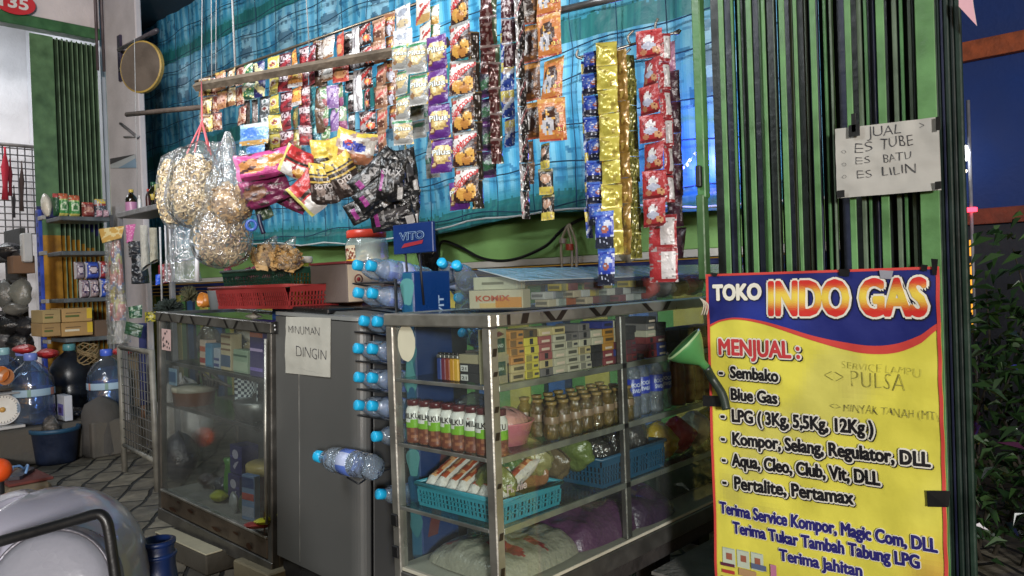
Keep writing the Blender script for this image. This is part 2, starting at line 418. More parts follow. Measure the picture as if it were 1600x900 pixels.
# ---------------------------------------------------------------- blue tarpaulin
TY = 3.17
def tarp_xyz(u, v):
    x = -8.4+u*7.22; z = 1.42+v*2.2
    z0 = .035*math.sin(x*2.1+1)*(1-v)+.02*nz(x*1.3, 3.1)*(1-v)
    y = TY + .009*math.sin(x*26+1.5*math.sin(z*3))*(.5+.5*nz(x*2, z)) + .03*nz(x*1.6, z*2.2, 5)+.006*nz(x*9, z*6, 2)
    if v < .04: y -= .02
    return (x, y, z+z0*(1 if v < .5 else .5))
def ss(a, b, x):
    q = min(1, max(0, (x-a)/(b-a))); return q*q*(3-2*q)
def mixc(a, b, k): return tuple(a[i]+(b[i]-a[i])*k for i in range(3))
C_LB = lin((128, 192, 214)); C_MB = lin((68, 156, 196)); C_DB = lin((34, 108, 152)); C_TEAL = lin((18, 82, 100)); C_GRN = lin((52, 140, 134)); C_PW = lin((150, 198, 220)); C_PD = lin((44, 84, 114))
def tarp_col(u, v):
    x = -8.4+u*7.22; z = 1.42+v*2.2
    zz = (z-1.475) % .885
    wv = .02*nz(x*3, 1.7)
    # stalks
    k = .5+.5*math.sin(x*62+2.2*nz(x*2.5, 0)+1.1*nz(x*5, z*1.2))
    c = mixc(C_MB, C_LB, ss(.45, .9, k)); c = mixc(c, C_DB, ss(.72, 1, 1-k)*.75); c = mixc(c, C_TEAL, .4*ss(.44, .5, abs(((z-1.5)*2.26) % 1-.5)))
    c = mixc(c, C_MB, .35+.35*nz(x*7, z*9))
    hi = ss(.25, .8, zz)        # paler bamboo just under the grass
    c = mixc(c, C_PW, .4*ss(.5, .66, zz)*(.5+nz(x*4, z*2)))
    node = abs(((z*7+math.floor(x*9.9)*.37) % 1)-.5)
    if node > .465: c = mixc(c, C_DB, .6)
    lf = nz(x*13+z*6, z*8-x*3, 4)
    if lf > .34 and zz < .7: c = mixc(c, C_DB, .75)
    if lf < -.42 and zz < .6: c = mixc(c, C_PW, .5)
    # grass band
    gb = .055+wv+.05*abs(nz(x*30, 2))
    if zz < gb or zz > .83: c = mixc(C_TEAL, C_GRN, .5+.5*nz(x*38, z*4))
    elif zz < gb+.09: c = mixc(mixc(C_MB, C_GRN, .45), c, ss(0, .09, zz-gb))
    c = tuple(q*(1+.3*nz(x*.9, z*1.3, 6)+.18*nz(x*3.1, z*5, 8)) for q in c)      # worn, unevenly faded print
    # pandas sitting in a row under each band
    px_ = (x+.12*math.floor(z/.885)) % .56 - .28; pz = zz-.64
    r1 = (px_/.075)**2+((pz-.07)/.06)**2; r2 = (px_/.095)**2+((pz+.06)/.095)**2
    if r2 < 1: c = mixc(C_PW, c, .25)
    if (((px_+.02)/.10)**2+((pz+.015)/.045)**2) < 1: c = mixc(C_PD, c, .25)
    if (((px_-.05)/.045)**2+((pz+.15)/.05)**2) < 1 or (((px_+.07)/.04)**2+((pz+.15)/.045)**2) < 1: c = mixc(C_PD, c, .25)
    if r1 < 1: c = mixc(C_PW, c, .4)
    for sx in (-1, 1):
        if (((px_-sx*.06)/.024)**2+((pz-.12)/.024)**2) < 1: c = mixc(C_PD, c, .35)
        if (((px_-sx*.026)/.015)**2+((pz-.075)/.018)**2) < 1: c = mixc(C_PD, c, .35)
    return c
t0 = thing('tarpaulin', 'large blue tarpaulin printed with bamboo hung over the back wall', 'tarpaulin', (-4, TY, 1.4))
m = MB(); m.grid(540, 170, tarp_xyz, tarp_col); m.build('sheet', 'tarp', t0, fix=False)
m = MB(); CW = lin((34, 72, 96))
for z in (1.50, 1.71, 1.9, 2.13, 2.27, 2.45, 2.62, 2.78, 2.94, 3.08, 3.19, 3.4):
    p = [(-8.4+7.22*i/72, TY-.05+.012*nz(i*.3, z*5), z+.012*math.sin(i*.9+z*7)+.02*nz(i*.21, z*3)) for i in range(73)]
    m.tube(p, .0036, CW, n=4)
for i in range(26):
    x = -8.2+.275*i
    p = [(x+.02*nz(i*3.3, j*.4), TY-.052+.01*nz(j*.5, i), 1.47+2.1*j/24) for j in range(25)]
    m.tube(p, .0028, CW, n=4)
m.build('netting', 'matte', t0)
m = MB()
m.tube([(-8.4+7.22*i/50, TY-.055, 1.435+.02*nz(i*.4, 9)+.035*math.sin((-8.4+7.22*i/50)*2.1+1)) for i in range(51)], .006, lin((200, 205, 205)), n=5)
m.build('hem_cord', 'cloth', t0)

# ---------------------------------------------------------------- right folding gate
YG = 1.93
t0 = thing('folding_gate', 'tall dark folding gate with light green slat edges carrying the shop banner', 'gate', (-.8, YG, 0))
def gx(u): return onY(u, 430, YG).x
m = MB()
bars = [(1135, 8), (1178, 8), (1202, 5), (1229, 8), (1251, 5), (1277, 8), (1331, 8), (1380, 10), (1441, 22)]
for u, wd in bars:
    x = gx(u); m.box((x, YG, 0), (x+wd*.0018, YG+.005, 3.2), G_BRIGHT, bev=.0012)
m.build('slat', 'paint', t0)
m = MB()
for u, wd in [(1148, 4), (1159, 4), (1191, 4), (1214, 3), (1240, 3), (1263, 3), (1292, 4), (1302, 3), (1345, 6), (1356, 4), (1400, 6), (1412, 4), (1425, 5)]:
    x = gx(u); m.box((x, YG+.022, 0), (x+wd*.0016, YG+.03, 3.2), G_MID if wd == 4 else lin((96, 112, 92)), bev=.001)
m.build('inner_slat', 'paint', t0)
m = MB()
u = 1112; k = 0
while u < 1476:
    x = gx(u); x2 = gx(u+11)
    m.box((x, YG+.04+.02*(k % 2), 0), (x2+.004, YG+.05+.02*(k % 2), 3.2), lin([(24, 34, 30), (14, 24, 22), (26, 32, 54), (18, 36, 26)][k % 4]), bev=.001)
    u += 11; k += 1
m.build('shaded_leaf', 'paint', t0)  # folded leaves as backing; the gaps' shade is put into their near-black colours
m = MB()
for u, wd, c in [(1464, 7, (28, 46, 36)), (1472, 5, (20, 36, 32)), (1479, 4, (26, 30, 58)), (1485, 6, (22, 40, 34)), (1493, 5, (18, 30, 28)), (1500, 8, (28, 48, 38))]:
    x = gx(u); m.box((x, YG+.004*(wd % 3), 0), (x+wd*.0016, YG+.025, 3.2), lin(c), bev=.003)
m.build('guide_post', 'paint', t0)
m = MB()
x = onY(1088, 200, YG+.05).x
m.box((x-.002, YG+.045, 1.33), (x+.024, YG+.075, 3.2), lin((80, 128, 74)), bev=.003)
m.box((x-.004, YG+.04, 1.1), (x+.02, YG+.07, 1.34), lin((70, 104, 60)), bev=.003)
m.box((x+.002, YG+.03, 1.36), (x+.018, YG+.045, 1.42), lin((30, 30, 30)))
m.build('gate_post', 'paint', t0)

# ---------------------------------------------------------------- neighbouring house at far right
YN = 5.2
t0 = thing('neighbour_house', 'dark blue neighbouring house wall with rust brown beams', 'house', (.5, YN, 0))
a = onY(1505, 430, YN).x
m = MB(); m.box((a-.8, YN, 0), (a+3.2, YN+.2, 5), lin((22, 50, 112))); m.build('wall', 'wall', t0)
z1 = onY(1560, 337, YN).z; z2 = onY(1560, 75, YN).z
m = MB(); m.box((a-.8, YN-.06, z1-.045), (a+3.2, YN-.003, z1+.045), lin((112, 54, 40))); m.build('beam', 'wood', t0)
m = MB(); m.box((a-.8, YN-.06, z2-.05), (a+3.2, YN-.003, z2+.06), lin((146, 74, 44))); m.build('beam', 'wood', t0)
m = MB(); m.box((a-.8, YN-.02, .0), (a+3.2, YN-.004, z1-.05), lin((34, 38, 48))); m.build('lower_panel', 'wall', t0)
zt = onY(1585, 20, YN).z
m = MB(); m.box((a+.0, YN-1.0, z2+.45), (a+3.2, YN-.064, z2+.6), lin((120, 62, 40))); m.build('eave', 'wood', t0)
# bush
t0 = thing('bush', 'dark leafy bush growing beside the gate on the right', 'bush', (-.55, 3.3, 0))
m = MB(); r2 = random.Random(3)
base = []
for k in range(44):
    bx = r2.uniform(-.78, .45); by = r2.uniform(2.9, 3.6); h = r2.uniform(.7, 1.24)
    p = [(bx+.12*nz(k, i*.5), by+.1*nz(k, i*.5, 3), h*i/6) for i in range(7)]
    m.tube(p, lambda q: .009*(1-.7*q), lin((50, 44, 34)), n=5); base.append((bx, by, h))
m.build('stem', 'wood', t0)
m = MB()
for bx, by, h in base:
    for q in range(95):
        z = h*r2.uniform(.12, 1.06); a = r2.uniform(0, 6.28); rr = r2.uniform(.02, .2)
        M = T(bx+rr*math.cos(a), by+rr*math.sin(a), z) @ RZ(a) @ RY(r2.uniform(-.5, .9)) @ RX(r2.uniform(-.6, .6))
        L = r2.uniform(.035, .09); W = L*r2.uniform(.3, .45)
        g_ = r2.random(); c = lin((22+34*g_, 44+40*g_, 22+18*g_)) if r2.random() > .015 else lin((70, 34, 60))
        m.add([(0, 0, 0), (L*.4, W/2, .012), (L, 0, -.012), (L*.4, -W/2, .012)], [(0, 1, 2), (0, 2, 3)], c, M=M)
m.build('foliage', 'leaf', t0, fix=False)
# street light far off and the small lights below it
p = onY(1515, 240, 5.0); 
t0 = thing('street_lamp', 'bright white street lamp on a thin pole behind the gate edge', 'lamp', (p.x, p.y, 0))
m = MB(); m.tube([(p.x+.0, p.y, 0), (p.x+.0, p.y, p.z+.3)], .010, lin((120, 124, 136))); m.build('pole', 'paint', t0)
m = MB(); m.lathe([(.001, .05), (.03, .04), (.042, 0), (.03, -.04), (.001, -.05)], (1, 1, 1), n=12, M=T(p.x-.03, p.y-.05, p.z)); m.build('bulb', 'lamp', t0)
m = MB(); m.lathe([(.001, .02), (.02, 0), (.001, -.02)], (1., .85, .6), n=8, M=T(p.x-.02, p.y-.05, onY(1515, 268, 5.0).z)); m.build('bulb', 'led', t0)
q = onY(1518, 328, 5.0)
m = MB(); m.box((q.x-.03, q.y-.04, q.z-.012), (q.x+.03, q.y, q.z+.012), (1, .03, .06)); m.solo('warning_light', 'small red light below the white street lamp', 'light', 'led')
m = MB(); q = onY(1516, 375, 5.0)
for k, (h0, h1) in enumerate(((.0, .09), (.13, .3), (.36, .42), (.45, .48))): m.box((q.x-.004, q.y-.01, q.z-h1), (q.x+.004, q.y, q.z-h0), (.2, .085, .008))
m.solo('strip_light', 'narrow broken strip of yellow light beside the gate edge', 'light', 'led')
# pink flyer at the top right
m = MB(); A = at(1498, -10, 2.1)
pp = [onY(u, v, YG-.03) for u, v in ((1498, -6), (1519, -6), (1521, 10), (1526, 40), (1498, 10))]
m.poly([tuple(q) for q in pp], lin((226, 176, 186))); m.poly([tuple(q+Vector((0, .004, 0))) for q in pp], lin((200, 190, 190)))
m.solo('flyer', 'torn pink flyer hanging at the top of the gate frame', 'flyer', 'paper')
# ================================================================== BIG FURNITURE
ALU = lin((168, 166, 158)); ALU_D = lin((112, 110, 106)); RUST = lin((84, 56, 40)); TAPE = lin((70, 62, 58))
# ------------------------------------------------ glass display case
DX0, DX1, DY0, DY1, DZ0, DZ1 = -1.772, -1.358, 1.38, 3.21, .255, 1.037
SH = (.853, .671, .492); FL = .322
t0 = thing('display_case', 'aluminium framed glass display case full of cigarettes, drinks and snacks', 'display case', ((DX0+DX1)/2, (DY0+DY1)/2, 0))
m = MB(); P_ = .03
for (x, y) in ((DX0, DY0), (DX1-P_, DY0), (DX0, DY1-P_), (DX1-P_, DY1-P_)):
    m = MB(); m.box((x, y, DZ0), (x+P_, y+P_, DZ1-.036), ALU, bev=.003)
    if x > DX0 and y == DY0:
        for z, h in ((.93, .02), (.88, .012), (.79, .015), (.72, .02), (.6, .012), (.47, .018), (.37, .03)):
            m.poly([(DX1+.0012, DY0+.006, z), (DX1+.0012, DY0+.02, z), (DX1+.0012, DY0+.024, z+h), (DX1+.0012, DY0+.01, z+h)], TAPE)
    m.build('post', 'steel', t0)
m = MB(); m.box((DX1-.024, 1.947, FL), (DX1-.004, 1.975, DZ1-.037), ALU_D, bev=.003); m.build('mullion', 'steel', t0)
m = MB()
for (a, b_) in (((DX0-.004, DY0-.004, DZ1-.035), (DX1+.004, DY0+.026, DZ1)), ((DX0-.004, DY1-.026, DZ1-.035), (DX1+.004, DY1+.004, DZ1)),
               ((DX0-.004, DY0+.027, DZ1-.035), (DX0+.024, DY1-.027, DZ1)), ((DX1-.024, DY0+.027, DZ1-.035), (DX1+.004, DY1-.027, DZ1))):
    m.box(a, b_, ALU, bev=.004)
def dtri(y, dy, w=.02):     # brown tape marks on the top rail
    x = DX1+.0052
    m.poly([(x, y, DZ1-.004), (x, y+w, DZ1-.004), (x, y+dy+w, DZ1-.031), (x, y+dy, DZ1-.031)], TAPE)
for y, d in ((1.44, .0), (1.50, -.01), (1.58, .03), (1.66, -.03), (1.78, .035), (1.87, -.035), (2.05, .04), (2.2, -.03)): dtri(y, d, .012 if d == 0 else .026)
m.build('top_rail', 'steel', t0)
m = MB()
for z in SH:
    m.box((DX0+.03, DY0+.012, z-.005), (DX1-.012, DY1-.03, z), (.72, .8, .78), 0, bev=.001)
m.build('shelf_glass', 'glass', t0)
m = MB()
for z in SH:
    m.box((DX1-.012, DY0+.032, z-.014), (DX1-.004, DY1-.032, z+.003), lin((176, 178, 168)), bev=.001)
    m.box((DX0+.032, DY0+.004, z-.008), (DX1-.032, DY0+.011, z+.002), lin((150, 152, 146)), bev=.001)
m.build('shelf_edge', 'steel', t0)
m = MB(); gc = (.93, .96, .95)
m.box((DX0+.03, DY0+.014, FL), (DX1-.03, DY0+.018, DZ1-.036), gc, bev=.0005)
m.box((DX1-.003, DY0+.03, FL), (DX1-.0, DY1-.03, DZ1-.036), gc, bev=.0005)
m.box((DX0+.004, DY0+.03, FL), (DX0+.008, DY1-.03, DZ1-.036), gc, bev=.0005)
m.box((DX0+.03, DY1-.014, FL), (DX1-.03, DY1-.01, DZ1-.036), gc, bev=.0005)
m.box((DX0+.024, DY0+.027, DZ1-.006), (DX1-.024, DY1-.027, DZ1-.002), gc, bev=.0005)
PANE = m.build('pane', 'glass', t0)
m = MB(); m.box((DX0+.005, DY0+.005, FL-.012), (DX1-.005, DY1-.005, FL-.002), lin((190, 186, 168)), bev=.002)
m.build('floor_board', 'card', t0)
m = MB(); m.box((DX0, DY0+.001, DZ0), (DX1, DY0+.02, FL-.013), ALU_D); m.box((DX1-.02, DY0+.021, DZ0), (DX1-.001, DY1-.001, FL-.013), ALU_D); m.box((DX0, DY0+.021, DZ0), (DX0+.02, DY1, FL-.013), ALU_D)
m.build('skirt', 'steel', t0)
m = MB(); pts = [(DX0+.075+.038*math.cos(a)*(1+.07*nz(a*3, 1)), DY0+.0128, .975+.052*math.sin(a)*(1+.07*nz(a*3, 2))-.02) for a in [i*2*math.pi/26 for i in range(26)]]
m.poly(pts, lin((200, 196, 172))); m.build('sticker', 'paper', PANE)
m = MB()
for z in (.435, .345):
    m = MB(); m.box((DX0-.002, DY0-.006, z), (DX0+.026, DY0+.03, z+.035), lin((22, 22, 24))); m.build('hinge', 'plastic', t0)
# plinth it stands on
m = MB(); WD = lin((46, 42, 40))
for y in (1.46, 2.15, 2.85):
    m.box((DX0+.05, y, 0), (DX0+.13, y+.09, .2), WD); m.box((DX1-.12, y, 0), (DX1-.04, y+.09, .2), WD)
m.box((DX0+.02, 1.42, .201), (DX1-.02, 2.95, .252), WD)
m.solo('plinth', 'dark timber trestle carrying the glass display case', 'plinth', 'wood')
m = MB(); m.box((-1.33, 2.02, .0), (-1.12, 2.9, .2), lin((52, 50, 50)), bev=.01); m.box((-1.332, 2.02, .201), (-1.12, 2.9, .212), lin((110, 108, 104)))  # paler slab on top of the dark body
m.solo('bench', 'low dark bench with a pale top beside the display case', 'bench', 'wood')

# ------------------------------------------------ left cabinet
t0 = thing('glass_cabinet', 'worn glass fronted aluminium cabinet standing on grey blocks left of the refrigerator', 'cabinet', (-3.62, 1.487, .09))
CWD, CD, CHT = .985, .40, .945
m = MB()
for x in (0, CWD-.032):
    for y in (0, CD-.03):
        m = MB(); m.box((x, y, 0), (x+.032, y+.03, CHT-.041), ALU_D); m.build('post', 'steel', t0, local=True)
m = MB()
m.box((-.004, -.004, CHT-.04), (CWD+.004, .028, CHT), ALU_D); m.box((-.004, CD-.028, CHT-.04), (CWD+.004, CD+.004, CHT), ALU_D)
m.box((-.004, .029, CHT-.04), (.024, CD-.029, CHT), ALU_D); m.box((CWD-.024, .029, CHT-.04), (CWD+.004, CD-.029, CHT), ALU_D)
for k, x in enumerate((.06, .13, .27, .34, .52, .63, .74, .86)):
    s_ = .03 if k % 2 else -.03
    m.poly([(x, -.0052, CHT-.004), (x+.016, -.0052, CHT-.004), (x+s_+.016, -.0052, CHT-.037), (x+s_, -.0052, CHT-.037)], lin((44, 42, 44)))
m.build('top_rail', 'steel', t0, local=True)
m = MB()
m.box((.0, -.003, 0), (CWD, .02, .055), ALU_D); m.box((.033, -.002, .06), (CWD-.033, .018, .135), lin((116, 104, 92)))
m.box((.033, -.006, .136), (CWD-.033, .012, .146), ALU); m.box((CWD-.02, .03, 0), (CWD-.001, CD-.03, .13), ALU_D); m.box((.001, .03, 0), (.02, CD-.03, .13), ALU_D)
for (x, z, w_, h) in ((CWD-.05, .14, .02, .12), (.12, .07, .09, .02), (.3, .1, .07, .018), (.52, .075, .1, .02), (.7, .1, .06, .014), (.2, .118, .05, .012), (.8, .065, .05, .03)):
    m.poly([(x+w_*.5*(1+math.cos(a)*(.8+.4*nz(a*2, x*9))), -.0075, z+h*.5*(1+math.sin(a)*(.8+.4*nz(a*2, x*7)))) for a in [i*.483 for i in range(13)]], RUST)
m.build('skirt', 'steel', t0, local=True)
zs = [onY(344, 574, 1.5).z-.09, onY(344, 647, 1.5).z-.09]
m = MB()
for z in zs: m.box((.03, .03, z-.006), (CWD-.03, CD-.03, z), (.55, .6, .58), bev=.001)
m.build('shelf_glass', 'glass', t0, local=True)
m = MB()
for z in zs: m.box((.033, .022, z-.012), (CWD-.033, .03, z+.004), lin((104, 104, 100)))
m.build('shelf_edge', 'steel', t0, local=True)
m = MB(); g2 = (.84, .86, .85)
m.box((.033, .006, .148), (CWD-.033, .010, CHT-.041), g2, bev=.0005)
m.box((CWD-.012, .031, .13), (CWD-.008, CD-.031, CHT-.041), g2, bev=.0005); m.box((.008, .031, .13), (.012, CD-.031, CHT-.041), g2, bev=.0005)
m.box((.025, .029, CHT-.012), (CWD-.025, CD-.029, CHT-.008), g2, bev=.0005)
m.build('pane', 'dirty', t0, local=True)
m = MB(); m.box((.02, .02, .125), (CWD-.021, CD-.02, .134), lin((150, 148, 140))); m.box((.033, CD-.02, .13), (CWD-.033, CD-.014, CHT-.041), lin((84, 86, 88)))
m.build('back_board', 'card', t0, local=True)
m = MB(); m.box((.045, .003, CHT-.17), (.135, .0052, CHT-.075), lin((176, 150, 146)))
for q in range(16): 
    x = .055+.07*rnd.random(); z = CHT-.165+.08*rnd.random(); m.box((x, .001, z), (x+.006, .0028, z+.009), lin((40, 36, 40)))
m.build('sticker', 'paper', t0, local=True)
m = MB(); m.tube([(CWD-.016, -.012, .2), (CWD-.016, -.016, .5), (CWD-.016, -.012, CHT-.06)], .006, ALU); m.build('door_edge', 'steel', t0, local=True)
CAB = t0; CAB.rotation_euler = (-.014, .04, 0)
CABM = T(-3.62, 1.487, .09) @ RX(-.014) @ RY(.04)
m = MB()
m.box((-3.45, 1.40, 0), (-2.98, 1.62, .082), lin((66, 62, 54)), bev=.006); m.box((-3.45, 1.40, .0825), (-2.98, 1.47, .088), lin((170, 164, 140)), bev=.002); m.box((-2.86, 1.45, 0), (-2.6, 1.7, .08), lin((120, 112, 90)), bev=.006)
m.box((-3.6, 1.7, 0), (-3.3, 1.85, .08), lin((60, 58, 56)))
m.solo('support_block', 'grey concrete and timber blocks under the worn glass cabinet', 'block', 'wall')
# inside the cabinet: every article stands on one of its shelves
def cab(x, y, z): return tuple(CABM @ Vector((x, y, z)))
Z1, Z2, Z0 = zs[0]+.001, zs[1]+.001, .136
def cabbox(name, label, cat, x, y, z, w_, d, h, col, col2=None, txt=None, rz=0., bands=()):
    m = MB(); M = CABM @ T(x, y, z) @ RZ(rz)
    m.box((-w_/2, 0, 0), (w_/2, d, h), lin(col), 0, M, bev=.002)
    for (z0, z1, c) in bands: m.box((-w_/2+.003, -.0012, z0*h), (w_/2-.003, .001, z1*h), lin(c), 0, M, bev=.0003)
    if txt: m.text(txt[0], M @ T(-w_/2*.8, -.002, h*txt[3]), w_*.8, h*txt[1], lin(txt[2]), 0)
    return m.solo(name, label, cat, 'card', loc=tuple(M @ Vector((0, d/2, 0))))
def bag_mesh(m, M, w_, h, d, col, seed, n=14, amp=.18, mi=0):
    def f(u, v):
        th = 2*math.pi*u; q = math.sin(math.pi*min(.999, max(.02, v)))**.55
        k = 1+amp*nz(math.cos(th)*1.5+seed, math.sin(th)*1.5, v*3)+amp*.5*nz(math.cos(th)*4+seed, math.sin(th)*4, v*7)
        return (M @ Vector((w_/2*math.cos(th)*q*k, d/2*math.sin(th)*q*k, h*v*(1+.1*nz(th, v, seed)))))
    m.grid(n+8, n, f, col, mi)
cabbox('tissue_box', 'orange and white carton on the cabinet top shelf, leftmost', 'carton', .30, .07, Z1, .055, .05, .11, (190, 170, 150), bands=((.55, .75, (170, 80, 40)), (.1, .3, (150, 50, 40))))
cabbox('carton', 'small light blue carton on the cabinet top shelf', 'carton', .375, .06, Z1, .06, .05, .10, (46, 108, 140), bands=((.1, .8, (60, 130, 160)),))
cabbox('carton', 'narrow white carton with dark rings on the cabinet top shelf', 'carton', .445, .06, Z1, .05, .05, .085, (150, 160, 170), bands=((.1, .25, (30, 50, 110)), (.4, .52, (30, 50, 110))))
cabbox('carton', 'tall cream carton with lines of print on the cabinet top shelf', 'carton', .525, .06, Z1, .085, .05, .15, (176, 164, 128), bands=((.55, .6, (110, 80, 50)), (.7, .75, (110, 80, 50)), (.9, .96, (120, 90, 50)), (.1, .42, (60, 84, 110))))
cabbox('carton', 'low pale green carton on the cabinet top shelf', 'carton', .645, .06, Z1, .115, .06, .092, (136, 158, 132), bands=((.72, .8, (60, 90, 70)), (.1, .5, (160, 176, 150))))
cabbox('detergent_pack', 'tall dark purple pack at the right end of the cabinet top shelf', 'pack', .79, .05, Z1, .10, .06, .22, (44, 32, 96), bands=((.1, .16, (120, 100, 180)), (.45, .5, (180, 160, 200)), (.7, .78, (180, 90, 50))))
cabbox('detergent_pack', 'blue checked pack behind the pale cartons in the cabinet', 'pack', .71, .2, Z1, .12, .06, .26, (30, 70, 136), bands=((.2, .25, (150, 180, 210)), (.5, .58, (150, 180, 210))))
m = MB(); bag_mesh(m, CABM @ T(.2, .15, Z1), .13, .17, .1, lin((196, 188, 168)), 3); m.solo('plastic_bag', 'crumpled pale bag at the left of the cabinet top shelf', 'bag', 'clear')
m = MB(); bag_mesh(m, CABM @ T(.5, .2, Z1+.10), .2, .13, .12, lin((200, 196, 182)), 5); bag_mesh(m, CABM @ T(.52, .2, Z1), .16, .12, .12, lin((170, 160, 130)), 6)
m.solo('plastic_bag', 'cream plastic bag bulging above the cartons in the cabinet', 'bag', 'frost')
cabbox('carton', 'small pale picture card on the left of the cabinet middle shelf', 'card', .09, .03, Z1-.105, .075, .006, .075, (120, 150, 172), bands=((.2, .8, (50, 90, 130)),))
def cablathe(name, label, cat, x, y, z, prof, col, mats='plastic', n=18):
    m = MB(); m.lathe(prof, col, n=n, M=CABM @ T(x, y, z)); return m.solo(name, label, cat, mats, loc=cab(x, y, z))
cablathe('pot', 'squat lidded tub with brown band at the left of the cabinet middle shelf', 'tub', .15, .1, Z2, [(.001, 0), (.085, 0), (.092, .06), (.095, .062), (.095, .08), (.001, .084)], lambda i, a: lin((120, 74, 42)) if i == 1 else lin((150, 146, 130)))
m = MB(); 
for a in range(7): m.tube([cab(.16+.03*a+.02*math.sin(a), .12, Z2+.09), cab(.19+.03*a, .1, Z2+.14+.02*math.sin(a*2)), cab(.24+.03*a, .14, Z2+.10)], .006, lin((96, 92, 88)), n=5)
m.solo('chain', 'coil of grey cord lying on the cabinet middle shelf', 'cord', 'plastic')
# checked cloth pouch
m = MB(); 
def pouch(u, v): 
    return CABM @ Vector((.56+.17*u+.02*nz(u*2, v), .08+.05*math.sin(v*3.1)*math.sin(u*3.1), Z2+.02+(.21*v+.08*u*(v-.3))+.01*nz(u*3, v*3, 2)))
m.grid(18, 20, pouch, lambda u, v: lin((190, 200, 200)) if (int(u*18)+int(v*20)) % 2 else lin((24, 40, 60))); o = m.solo('checked_pouch', 'navy and white checked cloth pouch in the middle of the cabinet', 'pouch', 'cloth')
o.modifiers.new('t', 'SOLIDIFY').thickness = .004
cablathe('kettle', 'dull metal pan stood on the cabinet middle shelf', 'pan', .68, .11, Z2, [(.001, 0), (.06, 0), (.085, .04), (.09, .075), (.085, .08), (.02, .09), (.012, .105), (.001, .108)], lin((120, 122, 120)), 'steel')
cablathe('plate', 'round metal lid lying at the right of the cabinet middle shelf', 'lid', .86, .12, Z2, [(.001, .0), (.07, 0), (.075, .02), (.04, .045), (.012, .05), (.012, .065), (.001, .066)], lin((134, 132, 124)), 'steel')
cabbox('carton', 'ochre carton at the right end of the cabinet middle shelf', 'carton', .84, .2, Z2+.0, .12, .06, .19, (126, 92, 50), bands=((.4, .7, (90, 56, 40)),))
# bottom shelf
m = MB(); m.lathe([(.001, 0), (.026, 0), (.03, .06), (.022, .14), (.03, .17), (.001, .172)], lin((80, 150, 60)), n=14, M=CABM @ T(.345, .17, Z0)); m.solo('bottle', 'bright green bottle at the back of the cabinet floor', 'bottle', 'plastic', loc=cab(.345, .17, Z0))
for k, (x, y, z) in enumerate(((.455, .16, Z0), (.45, .13, Z0), (.45, .14, Z0+.125))):
    if k == 0: continue
    o = cabbox('sweet_tin', 'dark blue pack with white emblem, %s of its stack' % ('lower' if k == 1 else 'upper'), 'pack', x, y, z, .10, .08, .122, (34, 36, 110), bands=((.55, .62, (60, 60, 150)),))
    m = MB(); M = CABM @ T(x, y-.002, z+.085); m.poly([tuple(M @ Vector((.026*math.cos(a), 0, .02*math.sin(a)))) for a in [i*.4488 for i in range(14)]], lin((190, 190, 214)))
    M = CABM @ T(x-.02, y-.002, z+.02); m.poly([tuple(M @ Vector(p)) for p in ((.0, 0, .01), (.015, 0, 0), (.05, 0, .04), (.02, 0, .03))], lin((190, 190, 214)))
    m.build('emblem', 'ink', o)
cablathe('tub', 'dark red tub with cream lid on the cabinet floor', 'tub', .60, .2, Z0, [(.001, 0), (.07, 0), (.078, .15), (.085, .152), (.085, .185), (.075, .192), (.001, .192)], lambda i, a: lin((126, 34, 40)) if i < 2 else lin((196, 176, 110)))
cabbox('toothpaste_box', 'upright light blue carton with red drop leaning on the cabinet floor', 'carton', .70, .06, Z0, .075, .03, .18, (120, 150, 190), bands=((.72, .95, (40, 70, 130)), (.45, .6, (190, 80, 70)), (.08, .3, (170, 180, 200))), rz=.2)
for k in range(3):
    m = MB(); M = CABM @ T(.575+.045*k, .07+.012*k, Z0) @ RY(.15*(k-1)); bag_mesh(m, M, .06, .085, .03, [lin((170, 176, 178)), lin((70, 90, 60)), lin((120, 140, 170))][k], k+9)
    m.solo('sachet', ['small white sachet in front of the red tub', 'small olive sachet in front of the red tub', 'small bluish sachet beside the light blue carton'][k], 'sachet', 'foil')
for k in range(4):
    m = MB(); M = CABM @ T(.86+.02*k, .06+.03*k, Z0+.012*k+.025) @ RZ(.5) @ RX(1.35); bag_mesh(m, M, .09, .15, .025, lin((176, 176, 40)) if k else lin((150, 60, 56)), k+19)
    m.solo('sachet', ['red sachet lying flat at the right of the cabinet floor', 'yellow sachet at the bottom of the little pile in the cabinet', 'yellow sachet in the middle of the little pile in the cabinet', 'yellow sachet on top of the little pile in the cabinet'][k], 'sachet', 'foil')
m = MB(); bag_mesh(m, CABM @ T(.38, .1, Z0), .09, .05, .07, lin((180, 190, 60)), 31); m.solo('sachet', 'lemon yellow pouch beside the dark blue packs', 'pouch', 'foil')
m = MB(); bag_mesh(m, CABM @ T(.27, .17, Z0), .17, .07, .09, lin((70, 110, 160)), 33); m.solo('plastic_bag', 'blue and white crumpled bag on the cabinet floor', 'bag', 'clear')
m = MB(); bag_mesh(m, CABM @ T(.13, .18, Z0), .14, .06, .09, lin((150, 110, 104)), 35); m.solo('plastic_bag', 'reddish crumpled bag at the left of the cabinet floor', 'bag', 'clear')

